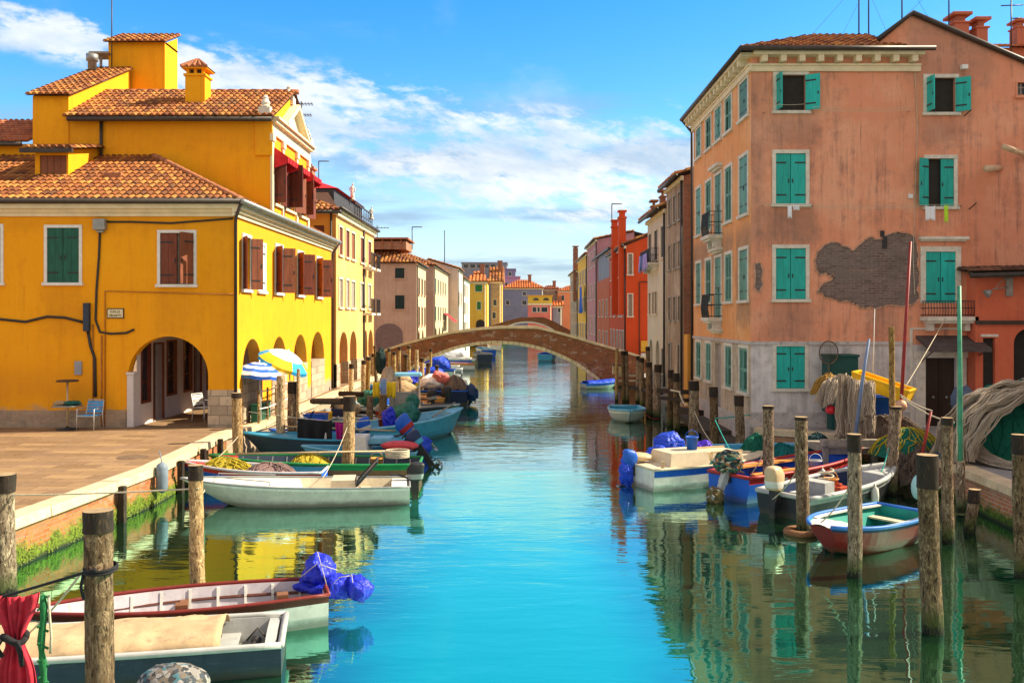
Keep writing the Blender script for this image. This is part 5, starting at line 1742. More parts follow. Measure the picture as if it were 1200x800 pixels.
x0, x1 = xx(619, 172), xx(647, 172)
q.box(x0, x1, 172.01, 179, zz(355.4, 172), zz(347, 172), 0)
q.box(x0 - .2, x1 + .2, 171.8, 179.2, zz(347, 172), zz(345.8, 172), 1)
for px in (628, 640):
    q.prism(arch_poly(xx(px - 3.4, 172), xx(px + 3.4, 172), zz(351.8, 172), zz(351.6, 172), zz(349, 172), 10), lambda p, k: Vector((p[0], 171.9 + .1 * k, p[1])), 2)
q.build('attic', [MAT['ochrer'], MAT['orangef'], MAT['pane']], pk)
far_house('grey_gable_house', 'plain grey brown house right of the blue grey house', 636, 656, 339, 205, 10, MAT['brownr'], ((640, 643, 350, 355),), 1.0, True, roofm='tilered')
far_house('orange_house', 'orange house with orange tiled roof at the far right end of the canal', 654, 690, 341, 200, 12, paint('bright orange render', (.78, .25, .10), .12, .85, .4, .2, 4), ((658, 661, 346, 352),), 1.3, True)
far_house('grey_shed', 'low grey house with orange lean-to roof beside the coral house', 647.5, 659, 358.5, 173, 6, MAT['greyr'], ((654, 657, 361, 366),), .9, False)

# ================= bridges =================


def bridge(name, label, y0, y1, deck, arch, zb, mats, nring=40, para=.0):
    """deck: [(x, z)] line of the top; arch: (xl, xr, z_spring, z_crown)"""
    t = empty(name, ((arch[0] + arch[1]) / 2, (y0 + y1) / 2, 0), label, 'bridge')

    def top(x):
        for (xa, za), (xb, zb_) in zip(deck, deck[1:]):
            if xa <= x <= xb:
                k = (x - xa) / (xb - xa)
                return za + (zb_ - za) * k
        return deck[-1][1]
    xl, xr, zs, zc = arch
    # circular arc
    w2, hh = (xr - xl) / 2, zc - zs
    rad = (w2 * w2 + hh * hh) / (2 * hh)
    cx_, cz_ = (xl + xr) / 2, zc - rad
    a_max = math.asin(w2 / rad)
    arc = [(cx_ + rad * math.sin(a_max * (2 * i / nring - 1)), cz_ + rad * math.cos(a_max * (2 * i / nring - 1))) for i in range(nring + 1)]
    q = MB()
    x_start, x_end = deck[0][0], deck[-1][0]
    cols = [(x_start, zb), (xl - .001, zb)] + arc + [(xr + .001, zb), (x_end, zb)]
    rw = .0
    for (xa, za), (xb, zb_) in zip(cols, cols[1:]):
        if xb - xa < .002: continue
        n_ = max(1, int((xb - xa) / .5))
        for k in range(n_):
            u0, u1 = k / n_, (k + 1) / n_
            X0, X1 = xa + (xb - xa) * u0, xa + (xb - xa) * u1
            Z0, Z1 = za + (zb_ - za) * u0, za + (zb_ - za) * u1
            T0, T1 = top(X0), top(X1)
            q.quad((X0, y0, Z0), (X1, y0, Z1), (X1, y0, T1), (X0, y0, T0))
            q.quad((X1, y1, Z1), (X0, y1, Z0), (X0, y1, T0), (X1, y1, T1))
            q.quad((X0, y1, Z0), (X1, y1, Z1), (X1, y0, Z1), (X0, y0, Z0))
            q.quad((X0, y0, T0), (X1, y0, T1), (X1, y1, T1), (X0, y1, T0))
    for x in (xl, xr):
        q.quad((x, y0, zb), (x, y1, zb), (x, y1, zs), (x, y0, zs))
    q.quad((x_start, y0, zb), (x_start, y1, zb), (x_start, y1, deck[0][1]), (x_start, y0, deck[0][1]))
    q.quad((x_end, y1, zb), (x_end, y0, zb), (x_end, y0, deck[-1][1]), (x_end, y1, deck[-1][1]))
    q.build('brickwork', mats[0], t)
    # pale arch ring standing proud of the brick
    q = MB()
    ro = rad + .17
    a_o = a_max
    for i in range(nring):
        a0, a1 = a_max * (2 * i / nring - 1) + .0016, a_max * (2 * (i + 1) / nring - 1) - .0016
        P = lambda r_, a: (cx_ + r_ * math.sin(a), cz_ + r_ * math.cos(a))
        for ya, yb_ in ((y0 - .05, y0 + .25),):
            pts = [P(rad - .02, a0), P(rad - .02, a1), P(ro, a1), P(ro, a0)]
            q.add([(x, ya, z) for x, z in pts] + [(x, yb_, z) for x, z in pts], [(0, 1, 2, 3), (7, 6, 5, 4), (1, 0, 4, 5), (3, 2, 6, 7), (0, 3, 7, 4), (2, 1, 5, 6)])
    q.build('arch_ring', mats[1], t)
    for ya, yb_ in ((y0 - .08, y0 + .3), (y1 - .3, y1 + .08)):
        q = MB()
        for (xa, za), (xb, zb_) in zip(deck, deck[1:]):
            q.add([(xa, ya, za), (xb, ya, zb_), (xb, ya, zb_ + .14), (xa, ya, za + .14), (xa, yb_, za), (xb, yb_, zb_), (xb, yb_, zb_ + .14), (xa, yb_, za + .14)],
                  [(0, 1, 2, 3), (7, 6, 5, 4), (3, 2, 6, 7), (1, 0, 4, 5)])
        q.build('coping', mats[2], t)
    return t


dk = [(430, 417), (445, 411), (470, 402.5), (500, 394.5), (530, 388), (560, 384), (585, 382.3), (600, 382), (630, 382.5), (645, 386), (662, 390.5), (700, 401.5), (740, 413), (762, 420)]
bridge('brick_bridge', 'low arched brick footbridge with pale arch ring spanning the canal', 53, 56.4, [(xx(a, 53), zz(b_, 53) - .14) for a, b_ in dk],
       (xx(464, 53), xx(701, 53), .35, zz(402.5, 53)), -.4, [MAT['brickbridge'], MAT['capstone'], MAT['capstone']])
dk2 = [(560, 386), (580, 380), (595, 375.5), (610, 371.8), (637, 371.5), (650, 377), (660, 382.5), (672, 389)]
bridge('brick_bridge', 'second brick bridge seen small above the first one', 120, 123, [(xx(a, 120), zz(b_, 120) - .14) for a, b_ in dk2],
       (xx(575, 120), xx(661, 120), .9, zz(378, 120)), -.4, [MAT['brickbridge'], MAT['offw'], MAT['brickbridge']])

# ================= boats =================
def paintb(name, col, rough=.45):
    """boat paint: scuffs along the planks, run marks, dried scum towards the waterline"""
    m, nt, b = newmat(name, rough)
    p = gpos(nt)
    z = N(nt, 'SeparateXYZ', i0=p).outputs[2]
    f = nz(nt, p, 4, 6, .65)
    c = ramp(nt, f, [(.3, c3_(col, .84)), (.7, c3_(col, 1.14))])
    sc = nz(nt, vmul(nt, p, (1.2, 1.2, 9)), 3.2, 7, .75)
    c = mixc(nt, mth(nt, 'MULTIPLY', smooth(nt, sc, .57, .68), .55), c, tuple(x * .65 + .07 for x in col))
    c = mixc(nt, mth(nt, 'MULTIPLY', smooth(nt, nz(nt, vmul(nt, p, (1, 1, .3)), 11, 7, .75), .55, .72), .6), c, c3_(col, .4))
    zz_ = mth(nt, 'MULTIPLY_ADD', nz(nt, p, 5, 6, .7), -.16, z)
    c = mixc(nt, mth(nt, 'MULTIPLY', smooth(nt, zz_, .09, -.04), .8), c, tuple(x * .25 + v for x, v in zip(col, (.045, .045, .02))))
    nt.links.new(c, b.inputs['Base Color'])
    bump(nt, b, mth(nt, 'ADD', sc, nz(nt, p, 30, 4, .7)), .12, .01)
    return m


BM = {}
for nme, col in dict(white=(.66, .64, .58), offwhite=(.52, .49, .44), cream=(.62, .52, .36), grey=(.26, .27, .27), bluegrey=(.028, .045, .07), darkblue=(.012, .025, .08), navy=(.008, .014, .055), blue=(.012, .10, .50),
                     skyblue=(.05, .30, .46), lightblue=(.16, .42, .58), teal=(.01, .27, .22), red=(.36, .025, .02), orange=(.62, .27, .06), hullred=(.40, .055, .022), redhull2=(.22, .016, .010), midblue=(.04, .17, .55), green=(.01, .20, .055), brown=(.20, .085, .04),
                     darkwood=(.10, .03, .018), maroon=(.17, .02, .015), black=(.02, .02, .022), tan=(.58, .42, .24), palewood=(.55, .40, .22), lilacw=(.52, .47, .50), weedhull=(.09, .09, .03), bottom=(.03, .035, .04), deckgrey=(.42, .42, .40)).items():
    BM[nme] = paintb('boat paint ' + nme, col)


def hull_fns(L, B, h, bowh, stern, p, rake, bowend):
    def hb(t):
        k = stern + (1 - stern) * math.sin(min(t / .42, 1) * math.pi / 2)
        if t > .42:
            k *= 1 - (1 - bowend) * ((t - .42) / .58) ** p
        return B / 2 * k
    def sh_(t): return h + (bowh - h) * t ** 2.2
    def px_(t, z): return t * L - rake * t ** 4 * max(0, (sh_(t) - z)) / sh_(t)
    return hb, sh_, px_


def boat(label, loc, head, L, B, h, bowh, outer, strake, inner, rail, bottom=None, name='boat', cat='boat', stern=.82, p=2.3, rake=.45, bowend=.03, flare=.86, floor=.10,
         thwarts=(), tm=None, foredeck=0, aftdeck=0, fm=None, ribs=False, group=None, strk=.12, deckz=-.02, railr=.032, cut=None):
    root = empty(name, (loc[0], loc[1], 0), label, cat, group, R(head))
    M = root.matrix_basis.copy()
    hb, shz, pxx = hull_fns(L, B, h, bowh, stern, p, rake, bowend)
    n = 18
    q = MB()
    th = .045
    rows = []
    for i in range(n + 1):
        t = i / n
        b_, zs = hb(t), shz(t)
        zc = -.04 + .16 * max(0, t - .75) ** 1.3 * 4
        zk = -.13 + .2 * max(0, t - .8) * 3
        fl = flare - .22 * t ** 3
        zi = floor + .12 * t ** 3
        bi = max(.004, b_ - th)
        row = []
        for s in (1, -1):
            row.append([(pxx(t, zk), 0, zk), (pxx(t, zc), s * b_ * fl, zc), (pxx(t, zc + (zs - strk - zc) * .5), s * b_ * (fl + (1 - fl) * .62), zc + (zs - strk - zc) * .5), (pxx(t, zs - strk), s * b_ * .99, zs - strk), (pxx(t, zs), s * b_, zs),
                        (pxx(t, zs), s * bi, zs), (pxx(t, zi), s * max(.003, bi * fl), zi), (pxx(t, zi), 0, zi - .01)])
        rows.append(row)
    for si in (0, 1):
        pts = [r[si] for r in rows]
        w = 8
        vs = [c for r in pts for c in r]
        mm = [3, 0, 0, 1, 4, 2, 2]
        for i in range(n):
            for j in range(w - 1):
                a = [vs[i * w + j], vs[i * w + j + 1], vs[(i + 1) * w + j + 1], vs[(i + 1) * w + j]]
                if si == 0: a = a[::-1]
                q.add(a, [(0, 1, 2, 3)], mm[j])
    r0, l0 = rows[0]
    q.add([r0[0], r0[1], r0[2], r0[3], r0[4], l0[4], l0[3], l0[2], l0[1]], [tuple(range(9))[::-1]], 0)
    if bowend > .05:
        rN, lN = rows[n]
        q.add([rN[0], rN[1], rN[2], rN[3], rN[4], lN[4], lN[3], lN[2], lN[1]], [tuple(range(9))], 0)
        q.add([rN[4], lN[4], lN[5], rN[5]], [(0, 1, 2, 3)], 4)
        q.add([Vector(c_) - Vector((.05, 0, 0)) for c_ in (rN[5], rN[6], rN[7], lN[6], lN[5])], [(4, 3, 2, 1, 0)], 2)
    tt = Vector((th, 0, 0))
    q.add([Vector(c) + tt for c in (r0[7], r0[6], r0[5], l0[5], l0[6])], [(0, 1, 2, 3, 4)], 2)
    q.add([Vector(r0[4]), Vector(l0[4]), Vector(l0[5]) + tt, Vector(r0[5]) + tt], [(0, 1, 2, 3)], 4)
    if ribs:
        k = .3
        while k < L * .88:
            t = k / L
            for s in (1, -1):
                b_, zs = hb(t) - th, shz(t)
                fl = flare - .22 * t ** 3
                zi = floor + .12 * t ** 3
                a0, a1 = Vector((k, s * (b_ * fl - .003), zi)), Vector((k, s * (b_ - .003), zs - .02))
                e = Vector((0, -s * .025, 0)); d_ = Vector((.035, 0, 0))
                q.add([a0, a0 + d_, a1 + d_, a1, a0 + e, a0 + d_ + e, a1 + d_ + e, a1 + e], [(4, 5, 6, 7), (0, 4, 7, 3), (1, 2, 6, 5), (3, 7, 6, 2)], 5)
            k += .36
    ho = mk('hull', q.mesh('hull', [outer, strake, inner, bottom or BM['bottom'], rail, tm or inner], smooth=False), root, M)
    m_ = ho.data
    q = MB()
    ln = [Vector((pxx(i / n, shz(i / n)), s * hb(i / n) * 1.0, shz(i / n) + .012)) for s in (1,) for i in range(n + 1)]
    l2 = [Vector((v.x, -v.y, v.z)) for v in ln]
    q.tube(ln, railr, 6)
    q.tube(l2, railr, 6)
    q.tube([ln[0], l2[0]], railr, 6)
    mk('gunwale', q.mesh('gunwale', [rail], smooth=True), root, M)
    for t in thwarts:
        q = MB()
        b_ = hb(t) - .05
        zz_ = max(floor + .12, shz(t) - .17)
        f_ = flare + (1 - flare) * .62
        q.box(t * L - .11, t * L + .11, -b_ * f_, b_ * f_, zz_ - .03, zz_)
        mk('thwart', q.mesh('thwart', [tm or inner]), root, M)
    for t0, t1, nm in ((1 - foredeck, 1, 'foredeck'), (.012, aftdeck, 'aft_deck')):
        if t1 - t0 <= .015 or (nm == 'aft_deck' and not aftdeck) or (nm == 'foredeck' and not foredeck): continue
        q = MB()
        m = 8
        up = []
        for i in range(m + 1):
            t = t0 + (t1 - t0) * i / m
            for k in range(5):
                y = (k / 4 * 2 - 1)
                up.append((pxx(t, shz(t)), y * (hb(t) - .012), shz(t) + deckz + .05 * (1 - y * y) * (B / 1.4)))
        fs = [(i * 5 + k, (i + 1) * 5 + k, (i + 1) * 5 + k + 1, i * 5 + k + 1) for i in range(m) for k in range(4)]
        q.add(up, fs)
        e0 = 0 if nm == 'foredeck' else m * 5
        q.add([up[e0 + k] for k in range(5)] + [(up[e0 + k][0] - (.12 if e0 == 0 else 0), up[e0 + k][1] * (.62 if e0 == 0 else .85), floor + .03) for k in range(5)], [(k, k + 1, k + 6, k + 5) for k in range(4)])
        mk(nm, q.mesh(nm, [fm or inner]), root, M)
    return root


def loc2(root, x, y, z):
    return root.matrix_basis @ Vector((x, y, z))


def outboard(root, x, y, z, cowl, leg, tilt=0, s=1.0, band=None, steer=0, cover=None):
    M = root.matrix_basis @ Matrix.Translation((x, y, z)) @ Matrix.Rotation(R(steer), 4, 'Z') @ Matrix.Rotation(R(tilt), 4, 'Y') @ Matrix.Scale(s, 4)
    q = MB()
    prof = [(.10, .10, .05), (.165, .115, .09), (.185, .125, .2), (.185, .125, .30), (.17, .115, .38), (.13, .085, .43), (.06, .04, .445)]
    nn_ = 16
    vs = []
    for a, b_, zz_ in prof:
        for k in range(nn_):
            an = 2 * math.pi * k / nn_
            c, s_ = math.cos(an), math.sin(an)
            vs.append((a * math.copysign(abs(c) ** .55, c) - .03 - .04 * (zz_ > .35), b_ * math.copysign(abs(s_) ** .55, s_), zz_))
    fs = [(i * nn_ + k, i * nn_ + (k + 1) % nn_, (i + 1) * nn_ + (k + 1) % nn_, (i + 1) * nn_ + k) for i in range(len(prof) - 1) for k in range(nn_)]
    mm = len(q.f)
    q.add(vs, fs, 0)
    q.add(vs, [tuple(range(nn_ - 1, -1, -1)), tuple(range((len(prof) - 1) * nn_, len(prof) * nn_))], 0)
    for i in range(nn_):
        q.m[mm + nn_ * 1 + i] = 1 if band else 0
    mo = mk('outboard_motor', q.mesh('outboard_motor', [cowl, band or cowl], smooth=True), root, M)
    q = MB()
    q.box(-.10, .06, -.055, .055, -.25, .06); q.box(-.09, .05, -.045, .045, -.52, -.25)
    q.box(-.2, .05, -.10, .10, -.44, -.425)
    q.tube([(-.2, 0, -.58), (-.1, 0, -.58), (.05, 0, -.58), (.12, 0, -.58)], [.03, .05, .045, .01], 8)
    q.box(-.06, .04, -.012, .012, -.72, -.56)
    mk('leg', q.mesh('leg', [leg]), mo, M)
    q = MB()
    for k in range(3):
        Mk = Matrix.Translation((-.22, 0, -.58)) @ Matrix.Rotation(2 * math.pi * k / 3, 4, 'X') @ Matrix.Rotation(R(28), 4, 'Z')
        q.box(-.008, .008, -.045, .045, .02, .12, 0, Mk)
    mk('propeller', q.mesh('propeller', [MAT['greymetal']]), mo, M)
    q = MB()
    q.box(.05, .17, -.08, .08, -.16, .06)
    q.tube([(.12, 0, .1), (.3, .02, .17), (.52, .04, .2)], .022, 7)
    mk('bracket', q.mesh('bracket', [MAT['iron']]), mo, M)
    return mo


def wrap(name, loc, rad, mat, label, cat, seed=0, fold=.16, nu=36, nv=22, rot=0, tilt=(0, 0), group=None, fq=1.7, flatb=.0):
    """sheet bundled round something: lumpy closed form with pulled creases"""
    q = MB()
    Mx = Matrix.Rotation(R(rot), 3, 'Z') @ Matrix.Rotation(R(tilt[0]), 3, 'Y') @ Matrix.Rotation(R(tilt[1]), 3, 'X')

    def fn(u, v):
        a, b_ = 2 * math.pi * u, math.pi * v
        d_ = Vector((math.sin(b_) * math.cos(a), math.sin(b_) * math.sin(a), -math.cos(b_)))
        p_ = d_ * fq + Vector((seed * 3.1, seed, 0))
        k = 1 + fold * (1 - 2.6 * abs(noise.noise(p_))) + fold * .45 * (1 - 2.4 * abs(noise.noise(p_ * 2.7))) + .05 * noise.noise(p_ * 6)
        w = d_ * k
        w = Vector((w.x * rad[0], w.y * rad[1], w.z * rad[2]))
        if flatb and w.z < -rad[2] * flatb: w.z = -rad[2] * flatb
        return Vector(loc) + Mx @ w
    q.grid(fn, nu, nv, close=True)
    return tag(q.build(name, mat, None, True, org=Vector(loc) - Vector((0, 0, rad[2]))), label, cat, group)


def tent(name, pts, mat, label, cat, seed=0, wr=.018, cuts=6, sm=1, group=None):
    """sheet pulled taut over the points: flat facets, soft edges, fine wrinkles"""
    import bmesh
    bm = bmesh.new()
    for p_ in pts:
        bm.verts.new(p_)
    r = bmesh.ops.convex_hull(bm, input=bm.verts)
    bmesh.ops.delete(bm, geom=[g for g in r['geom_interior'] if isinstance(g, bmesh.types.BMVert)], context='VERTS')
    bmesh.ops.triangulate(bm, faces=bm.faces)
    bmesh.ops.subdivide_edges(bm, edges=bm.edges, cuts=cuts, use_grid_fill=True)
    for _ in range(sm):
        bmesh.ops.smooth_vert(bm, verts=bm.verts, factor=.5, use_axis_x=True, use_axis_y=True, use_axis_z=True)
    bmesh.ops.recalc_face_normals(bm, faces=bm.faces)
    bm.normal_update()
    offs = []
    for v in bm.verts:
        q_ = Vector((v.co.x * 7, v.co.y * 7, v.co.z * 4)) + Vector((seed * 2.3, seed, 0))
        w_ = noise.noise(q_ + Vector((2.2 * noise.noise(q_ * .5), 0, 0)))
        offs.append(v.normal * (wr * (1 - 4 * abs(w_)) + wr * .6 * (1 - 4 * abs(noise.noise(q_ * 2.1)))))
    for v, o_ in zip(bm.verts, offs):
        v.co += o_
    zs = [v.co.z for v in bm.verts]
    org = Vector((sum(v.co.x for v in bm.verts) / len(zs), sum(v.co.y for v in bm.verts) / len(zs), min(zs)))
    for v in bm.verts:
        v.co -= org
    me = bpy.data.meshes.new(name)
    bm.to_mesh(me)
    bm.free()
    me.materials.append(mat)
    me.polygons.foreach_set('use_smooth', [True] * len(me.polygons))
    return tag(mk(name, me, None, Matrix.Translation(org)), label, cat, group)


def tent_px(name, outline, dd, thick, mat, label, cat, seed=0, **k):
    pts = [at(x, y, dd) for x, y in outline]
    c_ = sum(pts, Vector()) / len(pts)
    al = list(pts)
    for s in (-1, 1):
        al += [c_ + (p_ - c_) * .42 + Vector((0, s * thick, 0)) for p_ in pts]
    return tent(name, al, mat, label, cat, seed, **k)


def rtent(name, loc, rad, mat, label, cat, seed=0, n=16, wr=.022, tilt=0, **k):
    rnd_ = random.Random(seed * 13 + 5)
    pts = []
    Mt = Matrix.Rotation(R(tilt), 3, 'Y')
    for i in range(n):
        z = 1 - 2 * (i + .5) / n
        a = i * 2.39996 + rnd_.uniform(-.3, .3)
        r = math.sqrt(1 - z * z)
        s = rnd_.uniform(.88, 1.15)
        pts.append(Vector(loc) + Mt @ Vector((rad[0] * r * math.cos(a) * s, rad[1] * r * math.sin(a) * s, rad[2] * z * s)))
    return tent(name, pts, mat, label, cat, seed, wr, **k)


def heap(name, loc, rx, ry, h, mat, label, cat='fishing net', seed=0, strands=50, rot=0, fold=.12, mat2=None, group=None, lobes=7, sr=.012):
    """pile of netting: folded dome with loose strands lying over it"""
    q = MB()
    cr, sr_ = math.cos(R(rot)), math.sin(R(rot))

    def surf(a, r, lift=0):
        d_ = Vector((math.cos(a), math.sin(a), 0))
        e = 1 + .16 * noise.noise(Vector((math.cos(a) * 1.3, math.sin(a) * 1.3, seed)))
        z = h * max(0, (1 - r ** 2.0)) ** .75
        p_ = Vector((d_.x * r * 2.2, d_.y * r * 2.2, seed * 1.7))
        z += h * (.22 * noise.noise(p_) + fold * math.sin(a * lobes + 3 * noise.noise(p_) + r * 2) * r) * (1 - .6 * r)
        x, y = d_.x * rx * r * e, d_.y * ry * r * e
        return Vector(loc) + Vector((x * cr - y * sr_, x * sr_ + y * cr, max(0, z) + lift))
    q.grid(lambda u, v: surf(2 * math.pi * u, v), 44, 14, close=True)
    rnd_ = random.Random(seed + 77)
    for k in range(strands):
        a = rnd_.uniform(0, 6.28)
        r = rnd_.uniform(.0, .5)
        da = rnd_.uniform(-.12, .12)
        pts = []
        for i in range(9):
            rr = min(1.06, r + i * (1.02 - r) / 8)
            pts.append(surf(a + da * i + .06 * math.sin(i * 1.7 + k), min(rr, 1.02), .012 + .01 * (k % 3)))
        q.tube(pts, sr * rnd_.uniform(.7, 1.6), 4, 1, caps=False)
    return tag(q.build(name, [mat, mat2 or mat], None, True, org=loc), label, cat, group)


def cover_sheet(root, t0, t1, L, B, z0, mat, label, sag=.0, crown=.12, seed=0, side=.12, cat='tarpaulin', name='tarpaulin', over=1.02, fns=None, n=26):
    hb, shz, pxx = fns
    q = MB()
    M = root.matrix_basis

    def fn(u, v):
        t = t0 + (t1 - t0) * u
        y = v * 2 - 1
        b_ = hb(t) * over
        w = abs(y)
        yy = y * b_
        z = shz(t) + z0 + crown * (1 - w ** 2.2) - side * max(0, w - .86) / .14
        p_ = Vector((t * L * 1.7, yy * 2.4, seed))
        z += .05 * (1 - 2.2 * abs(noise.noise(p_))) + .03 * (1 - 3 * abs(noise.noise(p_ * 2.3 + Vector((0, yy * 2, 0))))) - sag * math.sin(math.pi * u) * (1 - w)
        return M @ Vector((t * L, yy, z))
    q.grid(fn, n, 18)
    o = q.build(name, mat, None, True)
    s_ = o.modifiers.new('thickness', 'SOLIDIFY')
    s_.thickness = .008
    return tag(o, label, cat)


MAT['bluetarp'] = tarpmat('royal blue tarpaulin', (.014, .028, .55))
MAT['purpletarp'] = tarpmat('violet tarpaulin', (.07, .02, .5))
MAT['cobalt'] = tarpmat('cobalt cloth', (.012, .06, .58), .5)
MAT['blackcloth'] = paint('black cloth', (.012, .012, .014), .2, .8, 8, .2)
MAT['magenta'] = paint('magenta cloth', (.42, .012, .20), .2, .8, 8, .2)
MAT['crimson'] = paint('crimson cloth', (.48, .022, .045), .35, .75, 5, .3, 30, dirt=(.28, .02, .05))
MAT['canvas'] = paint('sand canvas', (.47, .33, .185), .2, .85, 2.5, .35, 20, dirt=(.32, .21, .12), dk=.52)


def patchwork(name, cols, scale):
    m, nt, b = newmat(name, .7)
    p = gpos(nt)
    w = N(nt, 'VectorMath', dict(operation='ADD'), i0=vmul(nt, p, (1, 1, 1.6)), i1=vmul(nt, N(nt, 'TexNoise', Vector=p, Scale=9.0, Detail=3.0).outputs[1], (.12, .12, .12))).outputs[0]
    r = N(nt, 'TexVoronoi', Vector=w, Scale=scale).outputs['Color']
    r = N(nt, 'SeparateXYZ', i0=r).outputs[0]
    n_ = N(nt, 'ValToRGB', dict(), Fac=r)
    n_.color_ramp.interpolation = 'CONSTANT'
    e = n_.color_ramp.elements
    while len(e) < len(cols):
        e.new(.5)
    for i, (q_, c_) in enumerate(zip(e, cols)):
        q_.position = i / len(cols)
        q_.color = (*c_, 1)
    nt.links.new(n_.outputs[0], b.inputs['Base Color'])
    bump(nt, b, nz(nt, p, 14, 5, .7), .6, .03)
    return m


MAT['camograpy'] = patchwork('printed cloth', [(.16, .145, .13), (.05, .06, .07), (.24, .22, .2), (.15, .12, .09), (.06, .15, .18), (.30, .28, .26), (.04, .04, .04)], 20)
MAT['camo'] = patchwork('camouflage cloth', [(.02, .03, .03), (.02, .14, .11), (.5, .46, .36), (.03, .05, .03), (.42, .17, .06), (.02, .04, .06), (.10, .12, .06)], 15)
MAT['greentarp'] = tarpmat('dark green tarpaulin', (.012, .13, .10), .6)
MAT['netgreen'] = netmat('green netting', [(.003, .05, .03), (.01, .17, .11), (.03, .30, .2)])
MAT['netteal'] = netmat('teal netting', [(.003, .05, .05), (.01, .20, .20), (.05, .36, .34)])
MAT['netbeige'] = netmat('beige netting', [(.36, .26, .17), (.68, .54, .40), (.84, .72, .57)])
MAT['netbrown'] = netmat('brown netting', [(.05, .035, .025), (.22, .16, .12), (.42, .34, .27)])
MAT['netyellow'] = netmat('yellow netting', [(.25, .17, .01), (.62, .46, .03), (.75, .62, .12)])
MAT['netmauve'] = netmat('mauve netting', [(.16, .09, .09), (.36, .22, .21), (.5, .36, .3)])

# --- lower left ---
bt = boat('long blue grey open boat with sand coloured canvas in the lower left corner', (-2.8, 10.75), 191.5, 5.4, 1.15, .36, .46, BM['bluegrey'], BM['bluegrey'], BM['deckgrey'], BM['deckgrey'], stern=.97, p=3.2, bowend=.2, aftdeck=.035, foredeck=.12, fm=BM['deckgrey'], floor=.08, thwarts=(.12,), railr=.04)
cover_sheet(bt, .125, .9, 5.4, 1.15, .0, MAT['canvas'], 'sand coloured canvas stretched over the blue grey boat in the lower left corner', crown=.12, over=.9, seed=3, fns=hull_fns(5.4, 1.15, .36, .46, .97, 3.2, .45, .2), side=.07, n=44)
q = MB()
q.tube([loc2(bt, .35, -.2, .2), loc2(bt, .3, 0, .26), loc2(bt, .36, .2, .2)], .05, 8); q.tube([loc2(bt, .18, .1, .3), loc2(bt, .3, .05, .42), loc2(bt, .42, .12, .3)], .012, 5)
tag(q.build('hose', MAT['cable'], None, True), 'coil of black hose lying in the open stern of the blue grey boat', 'hose')
sk = boat('slim white wooden boat with maroon gunwale and ribbed pink white inside at lower left', (-2.62, 12.25), 198, 3.75, 1.12, .42, .46, BM['white'], BM['darkwood'], BM['lilacw'], BM['maroon'], stern=.72, p=2.0, bowend=.1, ribs=True, thwarts=(), tm=BM['white'], floor=.06, strk=.09, flare=.8, railr=.028)
hbs, szs, pxs = hull_fns(3.75, 1.12, .42, .46, .72, 2.0, .45, .1)
for s in (1, -1):
    q = MB()
    pts = [Vector((pxs(t, .27), s * (hbs(t) * .93 - .055), .27)) for t in [k / 20 for k in range(1, 19)]]
    q.tube(pts, .022, 4)
    mk('stringer', q.mesh('stringer', [BM['darkwood']]), sk, sk.matrix_basis.copy())
for x0, x1, y0 in ((.52, .66, .30), (1.75, 1.9, .34)):
    q = MB()
    q.box(x0, x1, y0, y0 + .15, .22, .5); q.box(x0 + .02, x1 - .02, -y0 - .1, y0, .26, .3)
    mk('rowlock_block', q.mesh('rowlock_block', [BM['brown']]), sk, sk.matrix_basis.copy())
tent_px('tarpaulin', [(369, 645), (384, 650), (393, 660), (397, 672), (381, 690), (352, 683), (353, 672), (360, 656)], 12.5, .26, MAT['bluetarp'], 'peaked royal blue tarpaulin wrapped over the motor of the slim white wooden boat', 'tarpaulin', 2)
tent_px('tarpaulin', [(374, 682), (396, 670), (410, 673), (414, 690), (410, 701), (395, 702), (380, 694), (345, 690), (342, 686)], 12.4, .2, MAT['bluetarp'], 'low middle bundle of royal blue tarpaulin tied between the peaked and the outer one', 'tarpaulin', 5)
tent_px('tarpaulin', [(408, 673), (425, 674), (438, 687), (434, 697), (425, 706), (410, 700), (406, 685)], 12.38, .22, MAT['bluetarp'], 'outermost bundle of royal blue tarpaulin hanging out over the water', 'tarpaulin', 9)
boat('grey dinghy at the bottom edge carrying the cloth covered motor', (-3.02, 8.1), 266, 3.2, 1.2, .35, .5, BM['bluegrey'], BM['grey'], BM['grey'], BM['grey'], stern=.9)
wrap('motor_cover', at(203, 803, 8.55), (.33, .25, .2), MAT['camograpy'], 'printed grey and turquoise cloth wrapped round a motor at the bottom edge', 'motor cover', 4, .045, fq=1.1)
q = MB()
c0 = at(18, 694, 8.0)


def crimson_fn(u, v):
    w = .235 * (1 - .62 * math.exp(-((v - .36) / .20) ** 2)) * (1 if v < .4 else .8)
    k = .022 * math.sin(u * 26 + 2 * v) + .012 * math.sin(u * 47)
    return c0 + Vector(((u - .5) * 2 * w - .02 + .02 * v, k + .04 * math.sin(math.pi * u), -1.1 * v + .05 * math.sin(math.pi * u) * (1 - v) * -1))


